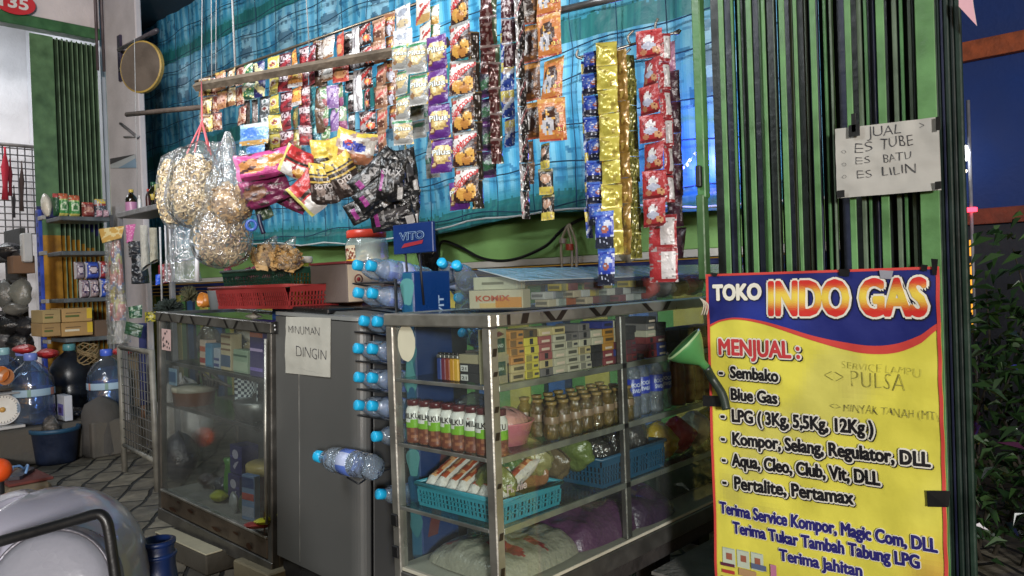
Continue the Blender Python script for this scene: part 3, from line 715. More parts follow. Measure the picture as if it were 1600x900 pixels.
# ------------------------------------------------ refrigerator
t0 = thing('refrigerator', 'dark grey single door refrigerator with a rounded edge and handwritten sheet', 'refrigerator', (-2.636, 1.5, .0), rot=(-.012, .04, 0))
FM = T(-2.636, 1.5, 0) @ RX(-.012) @ RY(.04)
FG = lin((104, 104, 102)); FW_ = .518
m = MB(); m.box((.005, .052, .09), (FW_-.004, .5, 1.0), lin((92, 92, 91)), bev=.012); m.build('body', 'fridge', t0, local=True)
def door_prof(z0, z1, col, m, y0=0., mi=0):
    prof = []
    for k in range(9):
        a = math.pi/2*k/8; prof.append((FW_-.05+.05*math.sin(a), y0+.05-.05*math.cos(a)))
    pl = [(0, y0+.05), (0, y0+.012), (.012, y0)] + prof
    n = len(pl); vs = [(x, y, z) for z in (z0, z1) for x, y in pl]
    fs = [(i, i+1, n+i+1, n+i) for i in range(n-1)]+[(n-1, 0, n, 2*n-1), tuple(range(n)), tuple(range(n, 2*n))]
    m.add(vs, fs, col, mi)
m = MB(); door_prof(.135, 1.02, FG, m); DOOR = m.build('door', 'fridge', t0, local=True)
m = MB(); m.box((.163, -.0022, .15), (.1665, .002, 1.0), lin((150, 150, 146))); m.box((FW_-.012, .045, .14), (FW_+.002, .056, 1.01), lin((24, 24, 26))); m.build('trim', 'steel', DOOR, local=True)
m = MB(); m.box((.01, .02, .045), (FW_-.01, .5, .128), lin((34, 34, 36)), bev=.01); m.build('base', 'plastic', t0, local=True)
m = MB(); door_prof(1.024, 1.036, lin((150, 152, 150)), m); m.box((.004, .052, 1.004), (FW_-.004, .5, 1.046), lin((100, 102, 100)), bev=.012); m.build('top_cover', 'fridge', t0, local=True)
m = MB(); m.box((.03, .03, 1.037), (.30, .2, 1.056), lin((18, 19, 21)), bev=.008); m.build('handle_recess', 'plastic', t0, local=True)
m = MB(); m.box((.006, -.004, .955), (.03, .0, 1.0), lin((20, 20, 22))); m.tube([(.016, -.005, .985), (.016, -.009, .985)], .004, lin((200, 200, 200))); m.tube([(.018, -.005, .97), (.018, -.009, .97)], .004, lin((200, 200, 200))); m.build('lock', 'plastic', DOOR, local=True)
m = MB(); m.box((.05, .06, 0), (.13, .2, .044), lin((120, 106, 80))); m.box((FW_-.13, .06, 0), (FW_-.05, .2, .044), lin((120, 106, 80))); m.build('foot', 'wood', t0, local=True)
# handwritten sheet on the fridge
def sheet(name, label, corners, nrm, lines, thick=.0015, col=lin((206, 204, 196)), mats=('paper', 'ink'), wrinkle=.003):
    TL, TR, BR, BL = [Vector(c) for c in corners]; n = Vector(nrm)
    def P(u, v):
        q = (BL*(1-u)+BR*u)*(1-v)+(TL*(1-u)+TR*u)*v
        return q+n*(thick+wrinkle*(nz(u*3, v*3, TL.x)+.5*nz(u*8, v*8, 1)+.6)+.012*(max(0, abs(u-.5)-.42))*0)
    m = MB(); m.grid(26, 22, P, col); m.grid(2, 2, lambda u, v: (BL*(1-u)+BR*u)*(1-v)+(TL*(1-u)+TR*u)*v+n*.0004, col)
    for (txt, u0, v0, u1, v1, ht, off) in lines:
        W = (BR-BL).length; Hh = (TL-BL).length
        ang = math.atan2((v1-v0)*Hh, (u1-u0)*W); wd = math.hypot((u1-u0)*W, (v1-v0)*Hh)
        X = (BR-BL).normalized(); Z = (TL-BL).normalized()
        def fn(p, u0=u0, v0=v0, ang=ang, W=W, Hh=Hh):
            p = (p[0]+.0035*nz(p[0]*70, p[2]*60, u0*9), 0, p[2]+.0045*nz(p[0]*45, p[2]*40, v0*9+3))
            x = p[0]*math.cos(ang)-p[2]*math.sin(ang); z = p[0]*math.sin(ang)+p[2]*math.cos(ang)
            return tuple(P(u0+x/W, v0+z/Hh)+n*.0016)
        m.text(txt, ID, wd, ht*Hh, lin((52, 52, 58)), 1, off=off, fn=fn)
    o = m.solo(name, label, 'paper sheet', mats, loc=tuple(BL), fix=False)
    return o
fl = [onY(u, v, 1.4985) for u, v in ((443, 495), (512, 497), (513, 590), (443, 583))]; fl = [FM @ Vector(((FM.inverted() @ p).x, -.001, (FM.inverted() @ p).z)) for p in fl]
sheet('paper_sign', 'white handwritten sheet MINUMAN DINGIN stuck on the grey refrigerator', fl, (0, -1, 0),
      [('MINUMAN', .07, .72, .78, .70, .14, -.02), ('DINGIN', .26, .32, .93, .28, .19, -.02), ('_________', .3, .12, .85, .06, .1, -.02)], col=lin((164, 162, 152)))

def smooth3(pts, n=5):
    pts = [Vector(p) for p in pts]; out = []
    for i in range(len(pts)-1):
        for k in range(n): out.append(pts[i].lerp(pts[i+1], k/n))
    return out+[pts[-1]]
# ------------------------------------------------ bottle rack between fridge and case
RX0, RY0 = -1.92, 1.5
t0 = thing('bottle_rack', 'blue bottle rack with a header sign between the refrigerator and the display case', 'rack', (RX0, RY0, 0))
A = onY(629, 425, RY0)
rx0, rx1 = A.x, -1.786; rz = A.z; RD_ = .15
m = MB(); m.box((rx0, RY0, .02), (rx1, RY0+RD_, rz), lin((16, 56, 118)), bev=.004)
m.box((rx0+.002, RY0-.003, .3), (rx1-.002, RY0-.0004, rz-.003), lin((34, 96, 128)), bev=.0005)
for k in range(9):
    zc = rz-.06-.085*k; xc = rx0+.5*(rx1-rx0)
    m.poly([(xc+.028*math.cos(a)*(1+.25*math.sin(3*a+k)), RY0-.004-.0002*k, zc+.05*math.sin(a)*(1+.2*math.cos(2*a+k))) for a in [i*.349 for i in range(18)]], lin([(90, 150, 150), (30, 84, 120), (60, 120, 130)][k % 3]))
m.poly([(rx1+.001, RY0+.02, .36), (rx1+.001, RY0+.06, .36), (rx1+.001, RY0+.13, .62), (rx1+.001, RY0+.09, .62)], lin((116, 50, 50)))
m.text('VIT', T(rx1+.001, RY0+.118, rz-.135) @ RZ(math.pi/2) @ RY(-math.pi/2), .06, .022, lin((170, 196, 226)), 0, off=.02)
m.build('panel', 'plastic', t0)
m = MB()
for y_ in (1.475, 1.66): m.tube([(rx0-.004, y_, 0), (rx0-.004, y_, rz-.02)], .005, lin((30, 32, 36)))
ROWZ = [onY(570, v, 1.45).z-.008 for v in (425, 464, 503, 550, 595, 637)]
for z in ROWZ:
    xa = -2.05; xb = -1.90
    for x in (xa, xb): m.tube([(x, 1.475, z-.026), (x, 1.66, z-.056)], .003, lin((26, 28, 32)), n=5)
    m.tube([(xa, 1.475, z-.026), (rx0-.004, 1.475, z-.026)], .003, lin((26, 28, 32)), n=5); m.tube([(xa, 1.66, z-.056), (rx0-.004, 1.66, z-.056)], .003, lin((26, 28, 32)), n=5)
_lb = onY(560, 735, 1.42); m.tube(smooth3([(-2.0, 1.66, _lb.z-.02), (-2.02, 1.5, _lb.z-.035), (_lb.x, 1.42, _lb.z-.042), (_lb.x-.06, 1.42, _lb.z-.03)]), .003, lin((26, 28, 32)), n=5)
m.build('wire_support', 'paint', t0)
S1 = onY(611, 398, RY0); S2 = onY(671, 345, RY0)
m = MB(); m.box((S1.x, RY0+.01, S1.z), (S2.x, RY0+.022, S2.z), lin((12, 44, 104)), bev=.002)
cx_ = (S1.x+S2.x)/2; sw = S2.x-S1.x; sh = S2.z-S1.z
m.poly([(cx_-.28*sw, RY0+.0082, S1.z+.2*sh), (cx_+.25*sw, RY0+.0082, S1.z+.3*sh), (cx_+.28*sw, RY0+.0082, S1.z+.42*sh), (cx_-.2*sw, RY0+.0082, S1.z+.34*sh)], lin((150, 44, 56)))
for o_, c, d in ((.05, (150, 176, 200), .0076), (.012, (22, 52, 110), .0068)):
    m.text('VITO', T(cx_-.3*sw, RY0+d, S1.z+.47*sh), .6*sw, .25*sh, lin(c), 0, off=o_)
HS = m.build('header_sign', 'plastic', t0)
m = MB()
for x in (S1.x+.25*sw, S1.x+.6*sw): m.tube([(x, RY0+.03, rz-.1), (x, RY0+.018, S1.z+.02)], .0035, lin((26, 26, 28)))
m.build('stem', 'paint', HS)
# one water bottle, then copies
CYAN = lin((36, 176, 226)); PETC = (.74, .85, .97)
def bottle_profile(R=.0345, L=.225):
    p = [(.001, 0), (R*.7, 0), (R*.95, .012)]
    z = .02
    while z < L*.62:
        p += [(R, z), (R, z+.010), (R*.93, z+.014), (R*.93, z+.017)]; z += .021
    p += [(R, L*.66), (R*.98, L*.72), (R*.78, L*.82), (R*.48, L*.9), (.0135, L*.93), (.0135, L*.955)]
    return p
def water_bottle(label, loc, rot, group, name='water_bottle'):
    t = thing(name, label, 'bottle', loc, group, rot)
    m = MB(); m.lathe(bottle_profile(), PETC, n=18); m.build('body', 'pet', t, local=True)
    m = MB(); m.lathe([(.033, .085), (.0352, .086), (.0352, .122), (.033, .123)], lambda i, a: lin((84, 110, 186)) if (a*3) % 1 > .35 else lin((176, 186, 216)), n=18); m.build('wrapper', 'plastic', t, local=True)
    m = MB(); m.lathe([(.0145, .206), (.0163, .207), (.0163, .228), (.0148, .231), (.001, .231)], CYAN, n=18); m.build('cap', 'plastic', t, local=True)
    return t
proto = None
def put_bottle(label, capc, aim, group='clear water bottles with cyan caps on the rack'):
    """cap centre at capc, bottle pointing from base to cap along aim"""
    global proto
    d = Vector(aim).normalized(); loc = Vector(capc)-d*.225
    rot = d.to_track_quat('Z', 'Y').to_euler()
    if proto is None: proto = water_bottle(label, loc, rot, group); return proto
    return dup(proto, loc, rot, label, group)
rows = ['top', 'second', 'third', 'fourth', 'fifth', 'sixth']
for k, (ua, ub, v) in enumerate(((556, 577, 414), (557, 579, 457), (566, 587, 501), (557, 579, 544), (558, 579, 589), (558, 579, 633))):
    for j, u in enumerate((ua, ub)):
        c = onY(u, v+(1 if j else 0), 1.44+.006*j)
        put_bottle('cyan capped water bottle, %s one in the %s row of the blue rack' % (('left', 'right')[j], rows[k]), c, (-.12+.05*nz(k, j), -.92, .2+.05*nz(j*3, k)))
put_bottle('single clear bottle facing out below the six rack pairs', onY(586, 682, 1.45), (-.05, -1, .12))
put_bottle('clear bottle at the foot of the rack, lowest of all', onY(592, 772, 1.46), (-.1, -1, .22))
for k, (u, v) in enumerate(((597, 470), (560, 428))): pass
put_bottle('clear water bottle stuck out sideways across the refrigerator door', onY(513, 716, 1.42), (-1, -.12, .03)).scale = (1.18, 1.18, 1.22)
for k, (u, v, n_) in enumerate(((713, 414, 'upper right'), (690, 410, 'upper left'), (716, 465, 'lower'))):
    put_bottle('clear bottle with cyan cap on the far side of the blue panel, %s' % n_, onY(u, v, 1.72), (.35, -.75, .45))
for k, (u, v) in enumerate(((722, 520), (728, 566))):
    put_bottle('clear bottle seen through the case glass beyond the rack panel, %s' % ('upper', 'lower')[k], onY(u, v, 1.84), (.2, -.9, .25))
# ================================================================== IN AND ON THE DISPLAY CASE
MT['lid'] = film('scratched_acrylic', rough=.12, haze=.42, gloss=1.2, bump=.2)
# chocolate milk bottles
def milk(label, loc, rz):
    t = thing('milk_bottle', label, 'bottle', loc, 'chocolate milk bottles in the display case', (0, 0, rz))
    R = .0235
    BR, WH, GR = lin((112, 58, 40)), lin((222, 220, 212)), lin((120, 176, 40)); BR2 = lin((150, 96, 66))
    m = MB()
    m.lathe([(.001, 0), (R*.85, 0), (R, .006), (R*.98, .012), (R*.97, .02), (R*.96, .03), (R*.97, .04), (R, .055)], lambda i, a: BR2 if nz(a*9, i*.9) > .12 else BR, n=28)
    m.build('body', 'plastic', t, local=True)
    m = MB()
    m.lathe([(R, .0555), (R*1.0, .074), (R, .085), (R*.98, .112), (R*.85, .122), (.017, .128), (.0165, .133)], lambda i, a: GR if i == 0 or (i == 1 and (a*2) % 1 > .4) else WH, n=20)
    def wrap(p): 
        a = -math.pi/2+(p[0])/R; return (R*1.012*math.cos(a), R*1.012*math.sin(a), p[2])
    m.text('MILKU', T(-.024, 0, .088), .048, .019, lin((34, 30, 30)), off=.03, fn=wrap)
    m.text('MILK', T(-.02, 0, .112), .007, .004, lin((150, 30, 30)), off=.02, fn=wrap)
    m.build('wrapper', 'plastic', t, local=True)
    m = MB(); m.lathe([(.0185, .131), (.02, .132), (.02, .15), (.0185, .152), (.001, .152)], lin((86, 30, 34)), n=20); m.build('cap', 'plastic', t, local=True)
    return t
mp_ = None
for k in range(8):
    x = DX0+.06+.0465*k; loc = (x, DY0+.045+.004*(k % 2), SH[1]+.0005); lb = 'chocolate milk bottle with dark red cap, %s from the left in the case' % ORD[k]; rz = [.1, .35, -.15, .0, -.1, .75, .1, .3][k]+.25
    if mp_ is None: mp_ = milk(lb, loc, rz); mp_.scale = (1.04, 1.04, .8)
    else: dup(mp_, loc, (0, 0, rz), lb)
# lighters in a row
def lighter(label, loc, c):
    t = thing('lighter', label, 'lighter', loc, 'lighters standing in a row on the top shelf')
    m = MB(); m.box((-.009, -.006, 0), (.009, .006, .06), lin(c), bev=.004); m.build('body', 'plastic', t, local=True)
    m = MB(); m.box((-.009, -.006, .0605), (.009, .006, .07), lin((150, 146, 140)), bev=.002); m.box((-.004, -.005, .0705), (.008, .005, .076), lin((60, 58, 58)), bev=.002); m.build('metal_hood', 'steel', t, local=True)
cs = [((40, 60, 120), 'blue'), ((110, 40, 60), 'dark red'), ((140, 60, 40), 'rust red'), ((196, 140, 40), 'amber'), ((208, 160, 50), 'pale amber')]
for k, (c, n_) in enumerate(cs):
    p = onY(689+6.6*k, 600+.5*k, DY0+.05); lighter('%s disposable lighter in the row beside the black cartons' % n_, (p.x, DY0+.05, SH[0]+.0005), c)
for k in range(3):
    p = onY(722, 600, DY0+.06)
    m = MB(); z = SH[0]+.0005+.0245*k; c = (24, 24, 26) if k < 2 else (150, 140, 110)
    m.box((p.x, DY0+.05, z), (DX1-.04, DY0+.13, z+.024), lin(c), bev=.001)
    if k < 2:
        m.box((p.x+.008, DY0+.0488, z+.004), (p.x+.035, DY0+.0499, z+.02), lin((196, 196, 190)), bev=.0002); m.text('21', T(p.x+.012, DY0+.0484, z+.007), .018, .009, lin((40, 40, 40)), off=.02)
    m.solo('cigarette_carton', ['lower black carton with white price label beside the lighters', 'upper black carton with white price label beside the lighters', 'tan carton lying on the two black cartons'][k], 'carton', 'card')
m = MB(); m.box((-1.70, 1.62, SH[0]+.001), (-1.5, 1.9, SH[0]+.05), lin((66, 54, 50)), M=T(0, 0, 0)); m.box((-1.70, 1.62, SH[0]+.051), (-1.5, 1.9, SH[0]+.06), lin((90, 78, 70)))
m.solo('flat_box', 'flat dark brown box at the back of the top shelf', 'box', 'card')
# cigarette packs: stacks along the long side
PK = (.055, .022, .086)
def pack(label, loc, c, style, rz):
    m = MB(); d, h, l = PK
    m.box((-l, -d/2+.0008, 0), (0, d/2-.0008, h-.0006), lin(c), bev=.0012)
    if style == 0: m.box((.0003, -d*.34, h*.3), (.0012, d*.34, h*.7), lin(tuple(int(x*.45) for x in c)), bev=.0001)
    if style == 1:
        m.box((.0003, -d*.46, h*.1), (.0012, -d*.05, h*.88), lin(tuple(min(255, int(x*.55+20)) for x in c)), bev=.0001); m.box((.0003, d*.1, h*.35), (.0012, d*.4, h*.65), lin((60, 60, 64)), bev=.0001)
    if style == 2: m.box((.0003, -d*.12, h*.15), (.0012, d*.12, h*.85), lin((36, 36, 40)), bev=.0001)
    if style == 3: m.box((.0003, -d*.3, h*.2), (.0012, d*.3, h*.5), lin((210, 190, 170)), bev=.0001)
    o = m.solo('cigarette_pack', label, 'cigarette pack', 'card', loc=(0, 0, 0), group='cigarette packs stacked on the top shelf')
    o.location = loc; o.rotation_euler = (0, 0, rz); return o
ORA, YEL, PNK, WHT, CRM, GRY, BLK, GLD, RED, BLU, DRD, BRN = (188, 134, 70), (204, 190, 70), (150, 84, 82), (176, 172, 150), (184, 168, 120), (110, 106, 104), (32, 32, 34), (170, 120, 34), (120, 40, 44), (36, 48, 120), (92, 30, 46), (96, 78, 50)
NM = {ORA: 'orange', YEL: 'yellow', PNK: 'dull pink', WHT: 'white', CRM: 'cream', GRY: 'grey', BLK: 'black', GLD: 'gold', RED: 'red', BLU: 'blue', DRD: 'maroon', BRN: 'brown'}
stacks = [[CRM, CRM, ORA, ORA, ORA, ORA, BRN, GRY], [YEL, YEL, YEL, YEL, YEL, BRN, BRN, PNK], [GRY, CRM, PNK, PNK, PNK, CRM, PNK, PNK], [WHT, WHT, WHT, WHT, WHT, CRM, CRM, WHT],
          [WHT, WHT, WHT, WHT, GRY, CRM, GRY, GRY], [WHT, WHT, CRM, WHT, GRY, GRY, GRY], [BLK, BLK, BLK, WHT, WHT, WHT, BLK, WHT], [RED, RED, GLD, GLD, GLD, BLU, BLU],
          [DRD, BLU, DRD, WHT, WHT, WHT, WHT, WHT], [RED, DRD, DRD, BLK, BLK, BLK], [RED, DRD, RED, WHT, GRY, BLK, BLK], [BLU, BLU, DRD, BLK, BLK, BLK]]
LV = ['bottom', 'second', 'third', 'fourth', 'fifth', 'sixth', 'seventh', 'eighth']
y = 1.515
for k, st in enumerate(stacks):
    for j, c in enumerate(st[:(6, 6, 6, 6, 5, 6, 5, 6, 6, 5, 6, 5)[k]]):
        pack('%s cigarette pack, %s of the %s stack from the left behind the glass' % (NM[c], LV[j]+(' up' if j else ''), ORD[k]), (DX1-.03-.006*rnd.random()-(.03 if k == 8 and j > 5 else 0), y+.002*nz(k*3, j), SH[0]+.0005+PK[1]*j), c, (k+j//3) % 4, .04*nz(k, j*2.2))
    y += .0585 if k != 9 else .12
for k in range(8):
    yy = y+.09*(k % 4); m = MB(); z = SH[0]+.0005+.04*(k//4)
    m.box((DX1-.12, yy-.03, z), (DX1-.03, yy+.052, z+.039), lin([(44, 38, 36), (56, 48, 44), (36, 36, 42), (60, 52, 44)][k % 4]), bev=.002)
    m.solo('carton', 'dark carton at the far end of the top shelf, %s in the %s layer' % (ORD[k % 4], ['lower', 'upper'][k//4]), 'carton', 'card')
# upright dispenser card with green labels
m = MB(); y0, y1 = 1.413, 1.472
m.box((DX1-.075, y0, SH[0]+.0005), (DX1-.03, y1, SH[0]+.142), lin((150, 142, 108)), bev=.001)
for z in (.022, .082):
    m.box((DX1-.0295, y0+.008, SH[0]+z), (DX1-.0288, y1-.008, SH[0]+z+.036), lin((26, 68, 50)), bev=.0002)
    m.text('PRIMA' if z < .05 else 'LAND', T(DX1-.0282, y0+.014, SH[0]+z+.013) @ RZ(math.pi/2), .03, .009, lin((180, 196, 180)), off=.02)
m.poly([(DX1-.0285, y0+.006, SH[0]+.125), (DX1-.0285, y0+.03, SH[0]+.137), (DX1-.0285, y0+.05, SH[0]+.128), (DX1-.0285, y0+.03, SH[0]+.122)], lin((90, 50, 40)))
m.solo('dispenser_box', 'upright olive grey dispenser box with two dark green labels behind the glass', 'dispenser', 'card')
# --- middle shelf along the long side
m = MB(); M = T(DX1-.13, 1.56, SH[1]+.0005)
m.lathe([(.001, 0), (.06, 0), (.078, .058), (.082, .062), (.076, .062), (.058, .004), (.001, .004)], lin((206, 120, 130)), n=24, M=M)
m.solo('basket', 'pink plastic bowl on the middle shelf of the display case', 'bowl', 'plastic')
m = MB(); bag_mesh(m, T(DX1-.13, 1.56, SH[1]+.015), .13, .085, .12, lin((206, 150, 140)), 41); m.solo('snack_bag', 'clear bag of pink crackers heaped in the pink bowl', 'bag', 'foil')
m = MB(); bag_mesh(m, T(DX0+.17, 1.55, SH[1]+.0005), .16, .13, .14, lin((210, 206, 204)), 43); m.solo('plastic_bag', 'clear crumpled plastic bag behind the milk bottles', 'bag', 'clear')
def drink(label, loc, R, H, body, capc, lab, txt=None, group=None, matb='pet', name='drink_bottle', labz=(.35, .62)):
    t = thing(name, label, 'bottle', loc, group)
    m = MB(); m.lathe([(.001, 0), (R*.9, 0), (R, .01), (R, H*.3), (R*.95, H*.34), (R, H*.64), (R*.96, H*.72), (R*.5, H*.86), (.0135, H*.9), (.0135, H*.93)], lin(body), n=16); m.build('body', matb, t, local=True)
    m = MB(); m.lathe([(R*1.012, H*labz[0]), (R*1.018, H*labz[0]+.002), (R*1.018, H*labz[1]), (R*1.0, H*labz[1]+.001)], lin(lab), n=16)
    if txt:
        def wrap(p):
            a = -.2+p[0]/R; return (R*1.03*math.cos(a), R*1.03*math.sin(a), p[2])
        m.text(txt[0], T(-R*.8, 0, H*(labz[0]*.45+labz[1]*.55)), R*1.6, .012, lin((214, 222, 236)), off=.02, fn=wrap)
        m.text(txt[1], T(-R*.7, 0, H*(labz[0]*.8+labz[1]*.2)), R*1.4, .012, lin((214, 222, 236)), off=.02, fn=wrap)
    m.build('wrapper', 'plastic', t, local=True)
    m = MB(); m.lathe([(.015, H*.92), (.0155, H*.925), (.0155, H*.995), (.013, H), (.001, H)], lin(capc), n=14); m.build('cap', 'plastic', t, local=True)
    return t
_pt = None
for r in range(3):
    for k in range(8):
        lb = 'squat golden drink bottle, %s along the %s row of the middle shelf' % (ORD[k], ['front', 'middle', 'rear'][r]); lc = (DX1-.05-.06*r+.004*nz(k, r*2.2), 1.665+.0525*k+.012*r, SH[1]+.001)
        if _pt is None: _pt = drink(lb, lc, .0225, .105, (196, 168, 84), (140, 116, 66), (130, 108, 84), None, 'golden drink bottles on the middle shelf', 'pet', 'golden_bottle', (.42, .6)); 
        else: dup(_pt, lc, (0, 0, k*1.3+r), lb)
for k in range(4):
    drink('clear isotonic drink bottle with deep blue wrapper, %s from the left' % ORD[k], (DX1-.055-.01*(k % 2), 2.07+.0655*k, SH[1]+.001), .029, .195, (196, 206, 214), (60, 62, 70), (28, 52, 160), ('POCARI', 'SWEAT'), 'isotonic drinks on the middle shelf')
for k in range(6):
    drink('amber tea bottle with dark cap, %s in its row beside the blue drinks' % ORD[k], (DX1-.06, 2.345+.066*k, SH[1]+.001), .031, .185, (128, 84, 26) if k < 3 else (90, 46, 26), (36, 26, 24), (118, 74, 26) if k < 3 else (78, 40, 28), None, 'amber tea bottles on the middle shelf', 'plastic')
m = MB(); m.box((DX1-.13, 2.32, SH[1]+.19), (DX1-.012, 2.74, SH[1]+.194), lin((116, 54, 32))); m.box((DX1-.014, 2.32, SH[1]+.1945), (DX1-.011, 2.74, SH[1]+.225), lin((140, 66, 38))); 
m.solo('tray', 'rust brown cardboard tray laid across the amber tea bottles', 'tray', 'card')
m = MB(); bag_mesh(m, T(DX1-.08, 2.82, SH[1]+.001), .12, .15, .14, lin((60, 96, 84)), 47); m.solo('plastic_bag', 'dull green bag at the far end of the middle shelf', 'bag', 'clear')
# --- lower shelf: turquoise basket with wafer packs
def tray_basket(name, label, x0, x1, y0, y1, z0, h, c, taper=.014):
    t = thing(name, label, 'basket', ((x0+x1)/2, (y0+y1)/2, z0))
    m = MB(); C1 = lin(c)
    def wall(p0, p1, nrm, w_):
        p0 = Vector(p0); p1 = Vector(p1); L = (p1-p0).length; n = max(6, int(L/.0135)); rows = 3
        for q, (a, b_) in enumerate(((0, .14), (.72, 1.0))):
            m.add([tuple(p0+Vector((0, 0, h*a))+nrm*taper*a), tuple(p1+Vector((0, 0, h*a))+nrm*taper*a), tuple(p1+Vector((0, 0, h*b_))+nrm*taper*b_), tuple(p0+Vector((0, 0, h*b_))+nrm*taper*b_)], [(0, 1, 2, 3)], C1)
        for i in range(n+1):
            k = i/n; e = (p1-p0).normalized()*.0042
            for (a, b_) in ((.14, .72),):
                q = p0.lerp(p1, k)
                m.add([tuple(q-e*.8+Vector((0, 0, h*a))+nrm*taper*a), tuple(q+e*.8+Vector((0, 0, h*a))+nrm*taper*a), tuple(q+e*.8+Vector((0, 0, h*b_))+nrm*taper*b_), tuple(q-e*.8+Vector((0, 0, h*b_))+nrm*taper*b_)], [(0, 1, 2, 3)], C1)
        for a in (.32, .5):
            m.add([tuple(p0+Vector((0, 0, h*a))+nrm*taper*a), tuple(p1+Vector((0, 0, h*a))+nrm*taper*a), tuple(p1+Vector((0, 0, h*(a+.05)))+nrm*taper*(a+.05)), tuple(p0+Vector((0, 0, h*(a+.05)))+nrm*taper*(a+.05))], [(0, 1, 2, 3)], C1)
    a, b_, c_, d = (x0, y0, z0), (x1, y0, z0), (x1, y1, z0), (x0, y1, z0)
    wall(a, b_, Vector((0, -1, 0)), 0); wall(b_, c_, Vector((1, 0, 0)), 0); wall(c_, d, Vector((0, 1, 0)), 0); wall(d, a, Vector((-1, 0, 0)), 0)
    m.box((x0, y0, z0), (x1, y1, z0+.003), C1)
    o = m.build('woven_side', 'plastic', t); o.modifiers.new('t', 'SOLIDIFY').thickness = .0022
    m = MB(); g = taper; r = .006
    m.tube([(x0-g, y0-g, z0+h), (x1+g, y0-g, z0+h), (x1+g, y1+g, z0+h), (x0-g, y1+g, z0+h), (x0-g, y0-g, z0+h)], r, C1, n=8); m.build('rim', 'plastic', t)
    return t
tray_basket('basket', 'turquoise plastic basket of wafer packs on the lower shelf', DX0+.065, DX1-.03, DY0+.05, 1.66, SH[2]+.001, .062, (52, 140, 156), .008)
for k in range(7):
    m = MB(); M = T(DX0+.095+.042*k, DY0+.06, SH[2]+.03+.004*(k % 2)) @ RX(.42)
    def wf(u, v): 
        th = 2*math.pi*u; k_ = max(.12, min(1, 6*v, 6*(1-v)))
        return M @ Vector((.021*math.cos(th)*(1 if abs(math.cos(th)) < .9 else .96), .2*v, .024+.022*math.sin(th)*k_+.003*nz(u*8, v*14, k)))
    m.grid(14, 18, wf, lambda u, v: lin((206, 200, 190)) if v < .14 or v > .88 or not (.16 < u < .34) else (lin((170, 76, 40)) if nz(u*9, v*8, k) > -.1 else lin((214, 160, 110))), 0)
    m.solo('wafer_pack', 'white and orange wafer pack in the turquoise basket, %s from the left' % ORD[k], 'wafer pack', 'foil', group='wafer packs in the turquoise basket')
m = MB(); bag_mesh(m, T(DX0+.27, 1.64, SH[2]+.02) , .2, .15, .07, lin((140, 96, 60)), 51); m.poly([(DX0+.19, 1.598, SH[2]+.11), (DX0+.23, 1.598, SH[2]+.11), (DX0+.23, 1.598, SH[2]+.16), (DX0+.2, 1.598, SH[2]+.17)], lin((190, 50, 50)))
m.solo('snack_bag', 'brown seeded snack bag with red corner behind the wafer packs', 'snack bag', 'foil')
gb = [((122, 126, 60), 'yellow green'), ((70, 104, 58), 'leaf green'), ((136, 132, 80), 'pale yellow'), ((96, 82, 54), 'brownish'), ((96, 112, 58), 'mossy')]
for k, (c, n_) in enumerate(gb):
    m = MB(); bag_mesh(m, T(DX1-.10-.03*(k % 2), 1.50+.07*k+.05*(k > 2), SH[2]+.03+.02*(k % 3)) @ RX(.2), .13, .12, .07, lin(c), 60+k, amp=.34, n=20)
    if k == 0: m.text('Finnie', T(DX1-.035, 1.46, SH[2]+.075) @ RZ(math.pi/2), .075, .022, lin((214, 190, 190)), off=.03)
    m.solo('snack_bag', '%s snack bag on the lower shelf, %s from the corner post' % (n_, ORD[k]), 'snack bag', 'foil')
tray_basket('basket', 'blue plastic basket of white bags on the lower shelf', DX1-.2, DX1-.03, 1.86, 2.2, SH[2]+.001, .085, (22, 76, 106), .006)
for k in range(3):
    m = MB(); bag_mesh(m, T(DX1-.11, 1.92+.1*k, SH[2]+.02), .14, .14+.01*k, .13, lin((140, 137, 132)), 70+k); m.solo('plastic_bag', 'knotted white bag in the blue basket, %s from the left' % ORD[k], 'bag', 'clear')
fb = [((176, 146, 30), 'golden'), ((170, 40, 50), 'red'), ((196, 180, 170), 'white'), ((150, 120, 40), 'mustard'), ((30, 60, 44), 'dark green')]
for k, (c, n_) in enumerate(fb):
    m = MB(); bag_mesh(m, T(DX1-.09, 2.28+.12*k, SH[2]+.001) @ RX(.15), .12, .13, .11, lin(c), 80+k, amp=.34, n=20); m.solo('snack_bag', '%s snack bag beyond the blue basket on the lower shelf' % n_, 'snack bag', 'foil')
m = MB(); m.box((DX0+.05, 2.3, FL), (DX0+.3, 2.95, FL+.14), lin((20, 44, 36)), bev=.01); m.solo('crate', 'dark green crate at the far end of the case floor', 'crate', 'plastic')
# --- case floor: rice sacks
def sack(name, label, c, loc, w_, l, h, seed, prints=()):
    m = MB(); M = T(*loc)
    def f(u, v, top):
        x = (u-.5)*w_*(1-.12*abs(2*v-1)**3); y_ = (v-.5)*l*(1-.1*abs(2*u-1)**3)
        e = (max(0, 1-abs(2*u-1)**4)*max(0, 1-abs(2*v-1)**6))**.5
        z = h*e*(.55+.2*nz(u*3+seed, v*3)+.08*nz(u*9, v*9, seed)) if top else 0
        return M @ Vector((x, y_, z+.004))
    def cl(u, v):
        for (a, b_, r1, r2_, cc) in prints:
            if ((u-a)/r1)**2+((v-b_)/r2_)**2 < 1+.5*nz(u*9, v*9, 2): return lin(cc)
        return lin(c)
    m.grid(34, 44, lambda u, v: f(u, v, 1), cl); m.grid(4, 4, lambda u, v: f(u, v, 0), lin(c))
    return m.solo(name, label, 'sack', 'foil')
